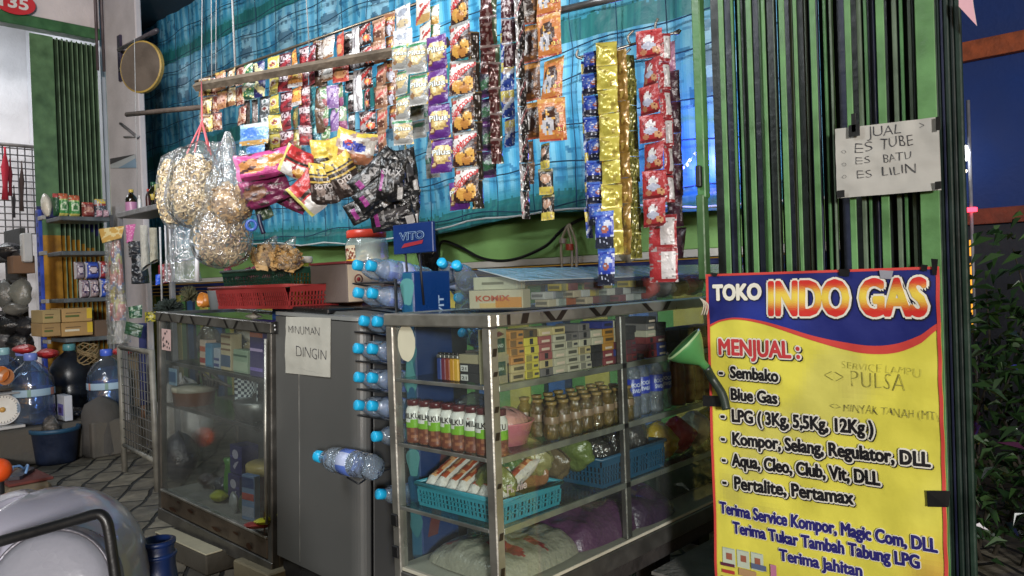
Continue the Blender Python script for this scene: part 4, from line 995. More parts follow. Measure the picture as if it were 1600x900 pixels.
sack('rice_sack', 'white rice sack with red and green print on the case floor by the front', (150, 148, 132), ((DX0+DX1)/2, 1.62, FL), .34, .36, .11, 1, ((.7, .3, .2, .07, (150, 40, 50)), (.35, .35, .06, .05, (40, 110, 80)), (.2, .2, .1, .06, (170, 90, 80)), (.75, .55, .16, .05, (160, 60, 60))))
sack('rice_sack', 'purple and clear plastic sack lying across the middle of the case floor', (76, 40, 74), ((DX0+DX1)/2, 1.92, FL), .36, .34, .15, 2, ((.5, .6, .3, .25, (96, 80, 74)), (.3, .3, .2, .1, (104, 66, 90))))
sack('rice_sack', 'dark purple sack at the far side of the case floor', (48, 26, 54), ((DX0+DX1)/2+.02, 2.16, FL), .34, .26, .14, 3, ((.4, .5, .3, .2, (70, 60, 58)),))
# --- acrylic cabinet on top
TZ = DZ1
A1 = onZ(775, 482, TZ); AY0 = 1.55; AX1 = -1.40
t0 = thing('acrylic_case', 'low clear acrylic case with a sloping lid on top of the display case', 'acrylic case', (-1.52, 2.1, TZ))
AX0 = -1.66; AY1 = 3.1; HF, HB = .076, .112
m = MB(); ac = (.86, .9, .9)
m.box((AX1-.003, AY0, TZ+.001), (AX1, AY1, TZ+HF), ac, bev=.0005); m.box((AX0, AY0, TZ+.001), (AX0+.003, AY1, TZ+HB), ac, bev=.0005)
for y_ in (AY0, AY1-.003):
    m.add([(AX0+.004, y_, TZ+.001), (AX1-.004, y_, TZ+.001), (AX1-.004, y_, TZ+HF), (AX0+.1, y_, TZ+HB), (AX0+.004, y_, TZ+HB)]+[(AX0+.004, y_+.003, TZ+.001), (AX1-.004, y_+.003, TZ+.001), (AX1-.004, y_+.003, TZ+HF), (AX0+.1, y_+.003, TZ+HB), (AX0+.004, y_+.003, TZ+HB)], [(0, 1, 2, 3, 4), (5, 6, 7, 8, 9), (0, 1, 6, 5), (1, 2, 7, 6), (2, 3, 8, 7), (3, 4, 9, 8)], ac)
m.build('panel', 'acrylic', t0)
m = MB(); 
m.add([(AX1, AY0-.004, TZ+HF+.002), (AX1, AY1+.004, TZ+HF+.002), (AX0+.1, AY1+.004, TZ+HB+.002), (AX0+.1, AY0-.004, TZ+HB+.002), (AX1, AY0-.004, TZ+HF+.005), (AX1, AY1+.004, TZ+HF+.005), (AX0+.1, AY1+.004, TZ+HB+.005), (AX0+.1, AY0-.004, TZ+HB+.005)], [(0, 1, 2, 3), (4, 5, 6, 7), (0, 1, 5, 4), (1, 2, 6, 5), (2, 3, 7, 6), (3, 0, 4, 7)], (.7, .78, .8))
m.build('lid', 'lid', t0)
m = MB()
for k in range(1, 8): y_ = AY0+(AY1-AY0)*k/8; m.box((AX1-.05, y_, TZ+.002), (AX1-.004, y_+.002, TZ+HF-.002), ac, bev=.0003)
m.build('divider', 'acrylic', t0)
def tbox(name, label, cat, x, y_, z, w_, d, h, c, rz=0, bands=(), txt=None, side=0):
    m = MB(); M = T(x, y_, z) @ RZ(rz); m.box((-w_/2, -d/2, 0), (w_/2, d/2, h), lin(c), 0, M, bev=.0015)
    for (a0, a1, z0, z1, cc) in bands: m.box((-w_/2+a0*w_, -d/2-.0012, z0*h), (-w_/2+a1*w_, -d/2+.001, z1*h), lin(cc), 0, M, bev=.0002)
    if txt: m.text(txt[0], M @ T(-w_*.36, -d/2-.002, h*.42), w_*.62, h*.3, lin(txt[1]), off=.03)
    return m.solo(name, label, cat, 'card', loc=tuple(M @ Vector((0, 0, 0))))
tbox('medicine_box', 'white and orange medicine carton at the left end of the acrylic case', 'carton', -1.53, 1.60, TZ+.004, .17, .05, .052, (206, 190, 156), .28, ((.5, .98, .05, .6, (214, 140, 50)), (.2, .5, .05, .3, (216, 180, 110))), ('KOMIX', (190, 80, 40)))
tbox('medicine_box', 'pale cream carton lying on the orange medicine carton', 'carton', -1.54, 1.61, TZ+.057, .14, .05, .036, (196, 190, 160), .28, ((.2, .7, .4, .6, (120, 116, 90)),))
it = [((196, 180, 150), 'cream'), ((190, 170, 140), 'beige'), ((120, 46, 60), 'wine red'), ((190, 186, 180), 'white'), ((204, 170, 60), 'yellow'), ((196, 190, 176), 'ivory'), ((110, 44, 44), 'dark red'), ((188, 184, 178), 'light grey')]
pal = it+[((60, 70, 110), 'navy'), ((150, 146, 150), 'silver'), ((170, 90, 50), 'rust'), ((70, 60, 70), 'charcoal'), ((206, 196, 186), 'chalk'), ((176, 150, 40), 'mustard')]
for k in range(9):
    for j in range(3 if k % 3 else 2):
        c, n_ = pal[(k*5+j*3+k*j) % len(pal)]; tall = (k*7+j) % 4 == 0
        tbox('small_carton', '%s small carton, %s layer of the %s column in the acrylic case' % (n_, ['bottom', 'middle', 'top'][j], ORD[k]), 'carton', AX1-.045-.012*((j+k) % 3), 1.70+.058*k, TZ+.003+.0215*j, .05, .036+.006*((k+j) % 3), .0208, c, .12*nz(k*1.7, j*2.3), ((.1, .9, .3, .7, tuple(int(x*.6) for x in c)),))
for k in range(4):
    m = MB(); bag_mesh(m, T(AX1-.06, 2.24+.1*k, TZ+.003), .1, .07, .08, lin([(206, 84, 76), (200, 190, 190), (96, 80, 50), (170, 60, 60)][k]), 90+k); m.solo('small_bag', ['coral red packet in the acrylic case', 'whitish packet in the acrylic case', 'olive brown packet in the acrylic case', 'dark red packet at the far end of the acrylic case'][k], 'packet', 'foil')
m = MB(); m.box((-1.7, 2.05, TZ+.006), (-1.66, 2.09, TZ+.01), lin((200, 190, 160))); bag_mesh(m, T(-1.6, 2.35, TZ+.13), .07, .055, .05, lin((214, 204, 180)), 95); m.solo('paper_scrap', 'crumpled cream paper lying on the acrylic case lid', 'paper', 'paper')
# --- behind: jar with red lid on the fridge, black bag, cable and plug
J = onY(574, 408, 1.93)
t0 = thing('jar', 'big clear biscuit jar with a red lid and picture label above the refrigerator', 'jar', (J.x, 1.93, J.z-.13))
R = .086; z0 = J.z-.035
m = MB(); m.lathe([(.001, z0), (R, z0), (R, z0+.005), (R, z0+.105), (R*.9, z0+.122), (R*.86, z0+.13)], (.76, .86, .82), n=28, M=T(J.x, 1.93, 0)); m.build('glass_body', 'lid', t0)
m = MB(); m.lathe([(R*.9, z0+.128), (R*.93, z0+.13), (R*.93, z0+.156), (R*.88, z0+.16), (.001, z0+.16)], lin((206, 66, 48)), n=28, M=T(J.x, 1.93, 0)); m.build('lid', 'plastic', t0)
m = MB()
def jl(u, v): 
    a = -1.95+.75*u; return (J.x+R*1.01*math.cos(a), 1.93+R*1.01*math.sin(a), z0+.008+.09*v)
m.grid(14, 16, jl, lambda u, v: lin((206, 160, 40)) if v < .38 else (lin((120, 60, 40)) if nz(u*7, v*7) > -.05 and v < .85 else lin((206, 190, 160)))); m.build('picture_label', 'paper', t0)
m = MB(); r2 = random.Random(5)
for k in range(46):
    a = r2.uniform(0, 6.28); rr = R*.85*r2.random()**.5; M = T(J.x+rr*math.cos(a), 1.93+rr*math.sin(a), z0+.012+.06*r2.random()) @ RZ(a) @ RX(r2.uniform(-1, 1))
    m.lathe([(.001, .006), (.012, .005), (.016, 0), (.012, -.005), (.001, -.006)], lin(r2.choice([(200, 150, 90), (176, 130, 80), (220, 190, 140), (150, 100, 60)])), n=8, M=M)
m.build('contents', 'rice', t0)
m = MB(); m.box((J.x-.1, 1.82, .3), (J.x+.1, 2.04, z0-.004), lin((120, 96, 84)))
m.solo('carton', 'tall carton behind the bottle rack supporting the biscuit jar', 'carton', 'card')
m = MB(); bag_mesh(m, T(*onY(672, 425, 3.08)) @ T(0, 0, -.06), .16, .36, .12, lin((14, 14, 16)), 101); m.solo('black_bag', 'shiny black plastic bag behind the header sign of the rack', 'bag', 'shiny')
m = MB()
def wl(pts, D): return [onY(u, v, D) for u, v in pts]
def smooth(pts, n=8):
    out = []
    for i in range(len(pts)-1):
        p0, p1, p2, p3 = pts[max(0, i-1)], pts[i], pts[i+1], pts[min(len(pts)-1, i+2)]
        for k in range(n):
            q = k/n; out.append(.5*((2*p1)+(p2-p0)*q+(2*p0-5*p1+4*p2-p3)*q*q+(3*p1-p0-3*p2+p3)*q**3))
    return out+[pts[-1]]
m.tube(smooth(wl([(684, 405), (690, 378), (715, 384), (755, 404), (800, 406), (850, 386), (880, 358), (915, 340), (960, 330)], 3.25)), .009, lin((22, 22, 24)))
m.solo('power_cable', 'black power cable sagging across the green wall under the tarpaulin', 'cable', 'plastic')
m = MB(); CR = lin((170, 160, 140))
for k, (u0, u1) in enumerate(((884, 877), (888, 893), (893, 900))):
    m.tube(smooth(wl([(890, 350), (u0, 358), (u1, 380), (u1+1, 420)], 3.2)), .007, CR)
m.tube(smooth(wl([(880, 372), (879, 380)], 3.19)), .02, CR)
m.tube(smooth(wl([(890, 381), (890, 391)], 3.19)), .022, lin((170, 60, 40)))
m.solo('extension_cord', 'cream extension cords with a red plug hanging on the green wall', 'cord', 'plastic')
# ================================================================== PRINTED PACKETS
def inkc(c):
    l = lin(c); y = .3*l[0]+.6*l[1]+.1*l[2]; return tuple(.9*(x*.85+y*.15) for x in l)
def design(base, *ops):
    base = inkc(base); O = [(o[0],)+tuple(inkc(x) if isinstance(x, tuple) and len(x) == 3 and max(x) > 1 else x for x in o[1:]) for o in ops]
    def f(u, v):
        c = base
        for o in O:
            k = o[0]
            if k == 'b' and o[1] < v < o[2]: c = o[3]
            elif k == 'x' and o[1] < u < o[2]: c = o[3]
            elif k == 'e' and ((u-o[1])/o[3])**2+((v-o[2])/o[4])**2 < 1: c = o[5]
            elif k == 'd' and o[2] < v-o[1]*u < o[3]: c = o[4]
            elif k == 'n' and nz(u*o[1], v*o[1]*1.3, o[4]) > o[2]: c = o[3]
            elif k == 'w' and v < o[1]+o[2]*math.sin(u*o[3]*6.28+1): c = o[4]
            elif k == 'r' and o[1] < u < o[2] and o[3] < v < o[4]: c = o[5]
        return c
    return f
SIL = (176, 176, 174)
DS = dict(
 superco=dict(f=design((58, 28, 24), ('b', .86, 1, SIL), ('d', .62, .28, .72, (222, 218, 214)), ('d', .62, .22, .28, (190, 40, 44)), ('e', .2, .86, .12, .06, (190, 60, 50)), ('b', .9, 1, (150, 150, 148)), ('e', .36, .24, .24, .17, (222, 160, 36)), ('e', .74, .30, .22, .20, (226, 168, 40)), ('e', .6, .17, .2, .12, (196, 128, 30)), ('b', 0, .07, (44, 24, 22)), ('n', 9, .42, (120, 70, 30), 3)), t=('Superco', .06, .36, .9, .20, (200, 30, 36), .55), back=(120, 90, 40)),
 pilus_p=dict(f=design((92, 36, 128), ('e', .35, .6, .3, .2, (222, 198, 110)), ('e', .68, .6, .3, .2, (222, 198, 110)), ('e', .5, .44, .32, .2, (206, 176, 90)), ('n', 8, .3, (176, 140, 70), 1), ('b', .82, 1, (104, 44, 140)), ('b', .79, .82, (214, 200, 220)), ('e', .2, .24, .16, .09, (120, 70, 50)), ('e', .2, .24, .1, .05, (206, 180, 120)), ('w', .14, .03, 2, (92, 36, 128)), ('b', 0, .05, (70, 26, 104))), t=('Pilus', .1, .52, .82, .17, (232, 240, 236), 0), back=(206, 160, 40)),
 pilus_g=dict(f=design((150, 150, 146), ('e', .35, .62, .3, .2, (212, 190, 130)), ('e', .68, .62, .3, .2, (216, 194, 130)), ('e', .5, .45, .3, .2, (206, 180, 116)), ('n', 8, .32, (184, 160, 110), 2), ('b', .84, .95, (40, 134, 80)), ('b', .95, 1, (176, 180, 176)), ('e', .22, .3, .13, .08, (140, 100, 60)), ('w', .2, .02, 2, (150, 150, 148)), ('b', 0, .06, (176, 176, 172))), t=('Pilus', .1, .56, .82, .16, (226, 238, 230), 0), back=(214, 170, 40)),
 darkgold=dict(f=design((58, 46, 34), ('x', 0, .22, (170, 130, 50)), ('n', 6, .2, (40, 30, 30), 4), ('b', .93, 1, (120, 96, 50))), back=(60, 50, 40)),
 purpgreen=dict(f=design((50, 34, 62), ('e', .4, .45, .3, .22, (44, 92, 60)), ('e', .75, .5, .18, .2, (54, 116, 70)), ('b', .88, 1, (84, 40, 104)), ('b', 0, .1, (96, 44, 112)), ('n', 7, .4, (90, 80, 100), 2)), back=(60, 60, 66)),
 redfoil=dict(f=design((96, 40, 40), ('n', 5, .15, (150, 120, 116), 6), ('n', 8, .35, (58, 40, 40), 3), ('x', .8, 1, (70, 90, 60)), ('b', .92, 1, (150, 130, 126))), back=(110, 90, 90)),
 yelblue=dict(f=design((40, 76, 176), ('b', .55, .9, (220, 196, 50)), ('e', .5, .55, .35, .12, (206, 176, 150)), ('d', .4, .1, .25, (196, 206, 226)), ('n', 8, .35, (200, 210, 230), 2)), back=(60, 90, 170)),
 maroonw=dict(f=design((88, 40, 52), ('n', 6, .1, (196, 180, 184), 7), ('b', .9, 1, (190, 180, 184)), ('x', .7, 1, (66, 30, 50))), back=(150, 140, 146)),
 blackw=dict(f=design((34, 30, 32), ('x', 0, .3, (170, 166, 166)), ('d', .8, .1, .22, (150, 90, 96)), ('d', .8, .3, .36, (190, 186, 186)), ('n', 7, .35, (150, 146, 146), 3)), back=(120, 118, 118)),
 choco=dict(f=design((96, 56, 24), ('b', .86, 1, (190, 128, 30)), ('e', .45, .5, .3, .3, (48, 28, 22)), ('e', .25, .4, .2, .2, (176, 170, 166)), ('b', 0, .06, (150, 60, 30)), ('n', 7, .35, (150, 96, 30), 3)), back=(120, 76, 30)),
 gooday=dict(f=design((206, 118, 28), ('b', .9, 1, (214, 150, 40)), ('e', .45, .52, .34, .3, (70, 38, 24)), ('e', .34, .36, .24, .22, (196, 194, 200)), ('e', .34, .36, .07, .09, (90, 96, 110)), ('b', 0, .05, (170, 56, 30)), ('n', 8, .38, (230, 170, 50), 5), ('r', .72, .9, .2, .34, (200, 50, 40))), t=('3:1', .72, .22, .2, .1, (240, 220, 120), 0), back=(150, 90, 30)),
 smallyel=dict(f=design((38, 32, 30), ('b', 0, .28, (206, 186, 40)), ('e', .5, .62, .36, .2, (186, 140, 110)), ('b', .92, 1, (120, 110, 40)), ('n', 8, .4, (170, 150, 130), 2)), back=(60, 56, 50)),
 blue=dict(f=design((28, 62, 184), ('e', .5, .62, .4, .22, (66, 110, 214)), ('e', .62, .5, .16, .12, (176, 90, 60)), ('e', .75, .66, .16, .09, (206, 216, 236)), ('b', 0, .3, (34, 38, 60)), ('b', .92, 1, (60, 110, 214)), ('n', 8, .4, (196, 206, 230), 5)), back=(70, 130, 190)),
 yellowfoil=dict(f=design((208, 194, 36), ('n', 3, .25, (222, 208, 70), 3), ('n', 3.5, .38, (176, 156, 28), 8), ('b', .94, 1, (180, 164, 40))), back=(160, 126, 30)),
 goldfoil=dict(f=design((166, 126, 30), ('n', 3, .2, (140, 104, 26), 3), ('n', 4, .42, (196, 166, 50), 8)), back=(110, 90, 30)),
 olive=dict(f=design((120, 116, 30), ('n', 5, .2, (170, 164, 40), 3), ('n', 7, .3, (70, 70, 24), 8)), back=(90, 90, 30)),
 red=dict(f=design((178, 26, 34), ('b', .92, 1, (196, 60, 60)), ('e', .5, .62, .2, .16, (226, 222, 222)), ('e', .5, .40, .26, .13, (180, 184, 206)), ('e', .78, .24, .15, .12, (206, 150, 96)), ('e', .3, .2, .14, .1, (190, 120, 80)), ('b', 0, .08, (120, 18, 28)), ('n', 9, .44, (120, 20, 30), 2)), back=(190, 186, 186)),
 redwhite=dict(f=design((176, 30, 40), ('x', .45, .95, (206, 200, 200)), ('b', .9, 1, (150, 24, 34)), ('b', 0, .12, (160, 26, 34)), ('n', 7, .4, (150, 140, 140), 4)), back=(190, 180, 180)),
 maroon=dict(f=design((66, 26, 40), ('n', 6, .3, (44, 18, 30), 3), ('e', .3, .6, .12, .05, (150, 140, 146)), ('b', .95, 1, (96, 50, 66))), back=(70, 30, 44)),
 pinkplain=dict(f=design((176, 110, 140), ('n', 6, .3, (140, 76, 110), 3)), back=(160, 100, 130)),
 noodle=dict(f=design((146, 104, 54), ('b', .5, .75, (196, 180, 150)), ('x', .7, 1, (206, 180, 60)), ('n', 7, .25, (90, 50, 34), 2), ('b', .9, 1, (170, 150, 130))), back=(130, 110, 90)),
 redbrown=dict(f=design((128, 56, 44), ('b', .2, .5, (170, 120, 80)), ('n', 7, .2, (190, 160, 140), 2), ('b', .88, 1, (170, 120, 110))), back=(120, 90, 80)),
 gold=dict(f=design((176, 120, 76), ('e', .5, .5, .4, .25, (206, 160, 140)), ('b', .85, 1, (186, 150, 60)), ('n', 7, .3, (120, 56, 60), 3)), back=(150, 130, 80)),
 cream=dict(f=design((196, 172, 120), ('e', .5, .55, .35, .3, (214, 206, 190)), ('b', 0, .2, (140, 96, 60)), ('n', 7, .3, (150, 100, 60), 5)), back=(180, 160, 120)),
 green=dict(f=design((36, 110, 62), ('d', .7, .3, .7, (206, 206, 190)), ('b', 0, .2, (26, 60, 40)), ('n', 7, .35, (206, 196, 120), 5)), back=(60, 100, 70)),
 navy=dict(f=design((40, 38, 96), ('d', -.8, .7, 1.2, (214, 204, 140)), ('n', 7, .4, (90, 90, 140), 5)), back=(60, 60, 100)),
 greystick=dict(f=design((140, 128, 124), ('x', .35, .65, (190, 180, 176)), ('n', 8, .2, (96, 70, 66), 5), ('b', .92, 1, (110, 100, 100))), back=(130, 124, 122)),
 darkoval=dict(f=design((70, 72, 76), ('e', .5, .7, .3, .14, (176, 180, 182)), ('e', .5, .7, .18, .08, (80, 100, 100)), ('e', .5, .3, .3, .14, (176, 176, 176)), ('e', .5, .3, .2, .08, (120, 56, 50)), ('n', 8, .42, (150, 150, 150), 2)), back=(90, 90, 92)),
 yellow=dict(f=design((196, 176, 50), ('e', .5, .6, .36, .2, (206, 190, 170)), ('e', .5, .56, .22, .12, (150, 70, 60)), ('b', 0, .24, (110, 104, 50)), ('n', 8, .36, (220, 206, 60), 5)), back=(150, 140, 60)),
 maroonpink=dict(f=design((96, 34, 46), ('b', .5, .9, (190, 170, 176)), ('n', 7, .12, (70, 26, 36), 4), ('b', 0, .14, (140, 40, 50)), ('d', .5, .0, .25, (150, 30, 46))), back=(130, 110, 114)),
 orange=dict(f=design((214, 140, 40), ('b', 0, .22, (196, 190, 190)), ('d', .7, .3, .45, (170, 60, 40)), ('e', .6, .66, .25, .15, (230, 190, 60)), ('n', 8, .4, (150, 80, 30), 5)), back=(170, 130, 60)),
 olivegold=dict(f=design((126, 112, 60), ('e', .5, .6, .35, .2, (176, 160, 60)), ('e', .5, .3, .25, .1, (150, 90, 60)), ('x', 0, .15, (170, 150, 60)), ('n', 8, .36, (90, 80, 44), 5)), back=(110, 100, 60)),
 redmaroon=dict(f=design((120, 40, 50), ('b', .6, .9, (186, 166, 170)), ('e', .5, .3, .4, .16, (176, 40, 50)), ('n', 7, .25, (60, 26, 34), 4)), back=(120, 100, 104)),
 teal=dict(f=design((28, 110, 122), ('e', .5, .65, .34, .12, (120, 176, 176)), ('e', .55, .3, .3, .14, (20, 76, 90)), ('n', 7, .3, (60, 150, 156), 4), ('b', .93, 1, (120, 170, 170))), back=(50, 110, 116)),
 brown=dict(f=design((92, 66, 46), ('n', 6, .3, (60, 40, 30), 4), ('b', .92, 1, (120, 90, 60))), back=(80, 60, 44)),
 whitecup=dict(f=design((196, 184, 172), ('e', .5, .35, .36, .22, (226, 222, 216)), ('b', .0, .12, (150, 100, 60)), ('n', 7, .36, (130, 90, 70), 4), ('b', .88, 1, (170, 160, 156))), back=(180, 176, 170)),
 greenred=dict(f=design((96, 130, 76), ('e', .5, .66, .34, .2, (190, 206, 176)), ('e', .5, .66, .22, .12, (60, 120, 60)), ('b', 0, .34, (160, 80, 84)), ('n', 7, .36, (190, 150, 150), 4)), back=(120, 130, 110)),
 redsoup=dict(f=design((196, 70, 50), ('e', .5, .35, .4, .2, (214, 150, 90)), ('e', .5, .7, .3, .12, (222, 130, 110)), ('b', .92, 1, (200, 110, 90)), ('n', 7, .36, (150, 40, 40), 4)), back=(180, 120, 100)),
 lilac=dict(f=design((138, 104, 160), ('e', .5, .6, .34, .24, (176, 150, 186)), ('d', .8, .0, .2, (110, 70, 140)), ('n', 7, .36, (190, 170, 200), 4), ('b', .93, 1, (170, 150, 190))), back=(140, 120, 160)),
 greenpurp=dict(f=design((110, 140, 100), ('e', .5, .65, .3, .18, (206, 214, 170)), ('b', 0, .36, (150, 76, 120)), ('n', 7, .34, (170, 110, 140), 4)), back=(130, 130, 120)),
 blackwhite=dict(f=design((36, 28, 30), ('r', .1, .9, .62, .86, (206, 202, 200)), ('e', .5, .3, .34, .12, (96, 80, 80)), ('n', 8, .36, (110, 96, 96), 4)), back=(90, 84, 84)),
 silverstick=dict(f=design((206, 202, 204), ('x', .42, .54, (120, 110, 116)), ('n', 8, .36, (150, 146, 150), 4), ('b', .95, 1, (160, 158, 160)), ('b', 0, .04, (140, 136, 140))), back=(190, 188, 190)),
 coffee=dict(f=design((44, 26, 26), ('d', .6, .25, .52, (170, 40, 38)), ('e', .28, .26, .22, .14, (150, 146, 146)), ('e', .7, .3, .26, .16, (210, 84, 34)), ('e', .7, .32, .12, .08, (236, 176, 60)), ('n', 8, .3, (176, 160, 156), 7), ('b', .92, 1, (60, 40, 40))), t=('Kopi', .15, .62, .7, .13, (214, 200, 196), .45), back=(80, 60, 60)),
 tancoffee=dict(f=design((150, 104, 74), ('e', .5, .62, .4, .2, (196, 140, 120)), ('e', .5, .3, .3, .14, (90, 50, 36)), ('d', .4, .3, .44, (190, 70, 60)), ('b', .9, 1, (170, 130, 100)), ('n', 8, .38, (206, 176, 150), 7)), back=(140, 110, 86)),
 brownbottle=dict(f=design((140, 86, 46), ('e', .5, .3, .26, .3, (190, 190, 206)), ('b', .64, .82, (206, 150, 60)), ('b', .46, .54, (170, 60, 50)), ('n', 8, .4, (96, 56, 34), 7)), back=(130, 100, 70)),
 oat=dict(f=design((206, 204, 204), ('e', .5, .7, .3, .16, (150, 156, 170)), ('e', .5, .25, .4, .14, (190, 170, 130)), ('n', 8, .38, (120, 120, 130), 7)), back=(190, 190, 190)),
 creamcircle=dict(f=design((216, 204, 186), ('e', .5, .66, .34, .22, (226, 220, 214)), ('e', .5, .64, .12, .08, (186, 90, 70)), ('b', 0, .3, (180, 140, 70)), ('d', .5, .05, .2, (180, 50, 46))), back=(206, 196, 180)),
 greenedge=dict(f=design((206, 204, 190), ('x', 0, .3, (60, 160, 80)), ('b', 0, .4, (196, 150, 60)), ('n', 7, .4, (120, 120, 110), 3)), back=(200, 198, 190)),
 greyback=dict(f=design((132, 134, 134), ('b', .6, .85, (40, 86, 66)), ('n', 6, .34, (96, 100, 100), 3), ('b', 0, .3, (170, 172, 170))), back=(150, 150, 150)),
 blueyel=dict(f=design((96, 150, 206), ('e', .4, .55, .3, .25, (60, 120, 206)), ('b', 0, .22, (196, 150, 70)), ('b', .8, 1, (190, 196, 196)), ('n', 6, .3, (150, 196, 226), 3)), back=(150, 170, 190)),
)
_pk = {}
METAL = ('yellowfoil', 'goldfoil', 'olive', 'redfoil', 'darkgold', 'silverstick', 'blackw')
def packet_mesh(key, w_, h, th=.012, wrinkle=1., nu=14, nv=20, seed=0):
    k = (key, round(w_, 3), round(h, 3), seed)
    if k in _pk: return _pk[k]
    d = DS[key]; m = MB(); sd = seed*7.3+len(key)
    def sh(u, v, sg):
        e = (max(0, math.sin(math.pi*u))**.6)*(max(0, math.sin(math.pi*min(1, max(0, (v-.05)/.9))))**.55)
        wr = nz(u*4+sd, v*5, 1)*.35*e + (.12*math.sin(u*22+sd)*(1-e))
        if key in METAL: wr += .8*nz(u*3+sd, v*3.5, 3)+.35*nz(u*8, v*9, sd)
        y = -sg*th*e*(.8+wr*wrinkle) - .004*wrinkle*nz(u*2.2+sd, v*2.5, 7)
        return ((u-.5)*w_*(1-.06*math.sin(math.pi*v)*(.5+nz(v*4, sd))), y, v*h)
    m.grid(nu, nv, lambda u, v: sh(u, v, 1), d['f'], 2 if key in METAL else 0); m.grid(8, 10, lambda u, v: sh(u, v, -1), lin(d['back']))
    if 't' in d:
        s_, tu, tv, tw, thh, tc_, ang = d['t']
        def fn(p):
            x, z = p[0]*math.cos(ang)-p[2]*math.sin(ang), p[0]*math.sin(ang)+p[2]*math.cos(ang)
            u = tu+x/w_; v = tv+z/h; q = sh(min(.98, max(.02, u)), min(.97, max(.03, v)), 1); return (q[0], q[1]-.0014, q[2])
        if ang == 0: m.text(s_, ID, tw*w_, thh*h, lin((70, 70, 84)), 1, off=.055, fn=lambda p: (fn(p)[0], fn(p)[1]+.0007, fn(p)[2]))
        m.text(s_, ID, tw*w_, thh*h, lin(tc_), 1, off=.02, fn=fn, shear=.15 if ang else 0)
    o = m.build('sachet', ['foil', 'ink', 'shiny'], None, True); me = o.data; bpy.data.objects.remove(o); _pk[k] = me
    return me
GRP = 'strips of sachets hung in front of the tarpaulin'
def strip(label, key, u, v0, v1, wpx, pitch, D, face=0., over=1.0, seedn=2, lean=0., group=GRP, th=.010):
    """a chain of sachets: wpx and pitch are how wide one reads in the photograph at depth D"""
    top = at(u, v0, D); w_ = wpx*D/CF/.76; h = pitch*D/CF
    n = max(1, round((v1-v0)/pitch))
    root = thing('sachet_strip', label, 'sachet strip', top, group, (0, lean, face))
    for k in range(n):
        me = packet_mesh(key, w_, h*over, th=th, seed=(k+int(u)) % seedn)
        o = bpy.data.objects.new('sachet', me); COL.objects.link(o); o.parent = root
        o.location = (.004*nz(u, k*1.7), -.004*k*0+.006*nz(k*2.1, u*.13), -h*(k+1)); o.rotation_euler = (.22*nz(k*1.3, u*.7)-.05, .07*nz(k*.9, u*.3), .85*nz(k*1.9, u*.11))
    return root
def Db(u): return 3.45+(u-310)*(-.42/302)      # depth along the hanging pole
SR = [  # label, design, u, v0, v1, w, pitch, dD
 ('noodle seasoning sachets at the far left end of the wooden bar', 'noodle', 319, 122, 207, 15, 28, 0, .3),
 ('red brown seasoning sachets beside the far left strip', 'redbrown', 334, 122, 206, 13, 27, .02, .2),
 ('short gold and rose sachet strip over the bar', 'gold', 344, 112, 170, 17, 29, .0, .1),
 ('short cream sachet strip over the bar', 'cream', 358, 106, 166, 17, 30, .01, .1),
 ('reddish gold sachet strip ending above the blue packet', 'redbrown', 372, 104, 194, 15, 30, .0, .1),
 ('green and cream sachets at the left of the navy strip', 'green', 387, 100, 157, 15, 28, .0, .2),
 ('thin grey stick sachets above the blue picture packet', 'greystick', 384, 156, 195, 11, 39, .05, .1),
 ('thin rosy grey stick sachets next to the grey ones', 'greystick', 397, 155, 192, 12, 37, .06, -.1),
 ('navy and straw sachets with a rolled top', 'navy', 402, 96, 152, 17, 28, .0, .1),
 ('dark grey strip of sachets with silver ovals', 'darkoval', 414, 150, 236, 14, 29, .02, .1),
 ('yellow sachets with cream discs, left part of the bar', 'yellow', 425, 88, 236, 18, 30, .0, .1),
 ('maroon and pale pink sachets beside the yellow strip', 'maroonpink', 443, 83, 233, 17, 30, .0, .05),
 ('orange sachet strip with a silver bottle shape', 'orange', 459, 78, 166, 18, 29, -.01, .1),
 ('olive gold sachets hanging below the orange strip', 'olivegold', 460, 168, 234, 14, 33, .02, .1),
 ('red and maroon sachets right of the olive gold strip', 'redmaroon', 472, 72, 225, 14, 31, .0, .1),
 ('maroon sachet pair over the bar above the teal strip', 'maroonpink', 485, 68, 132, 14, 32, -.01, .1),
 ('teal sachets hanging below the bar', 'teal', 487, 124, 226, 17, 34, .03, .1),
 ('plain dark brown strip of sachet backs', 'brown', 498, 63, 205, 14, 36, .01, .5),
 ('pale sachets with a white cup, a pair over the bar', 'whitecup', 511, 56, 126, 18, 35, -.01, .05),
 ('green sachets with red foot below the white cup pair', 'greenred', 505, 134, 222, 16, 32, .02, .1),
 ('lilac sachets hanging in the middle of the bar', 'lilac', 519, 133, 216, 15, 36, .01, .1),
 ('scarlet noodle sachets, a pair over the bar', 'redsoup', 530, 52, 130, 20, 38, -.02, .05),
 ('green and plum sachets right of the lilac strip', 'greenpurp', 532, 130, 206, 12, 36, .02, .2),
 ('black sachets with white squares', 'blackwhite', 544, 48, 204, 11, 32, .0, .2),
 ('tall silver white stick sachets', 'silverstick', 554, 42, 206, 11, 66, -.02, .05),
 ('black and red coffee sachets', 'coffee', 569, 37, 224, 21, 34, -.02, .05),
 ('tan coffee sachets right of the black and red ones', 'tancoffee', 590, 29, 232, 20, 35, -.02, .05),
 ('brown sachets with a white bottle picture', 'brownbottle', 607, 20, 216, 15, 36, -.01, .1),
 ('white oat sachets high above the bar end', 'oat', 628, 8, 84, 24, 38, -.02, .0),
 ('cream sachets with a red dot at the top of the bar end', 'creamcircle', 659, -6, 76, 25, 42, -.06, .0),
 ('narrow green edged sachets beside the cream dot ones', 'greenedge', 678, 8, 66, 12, 30, -.06, .3),
]
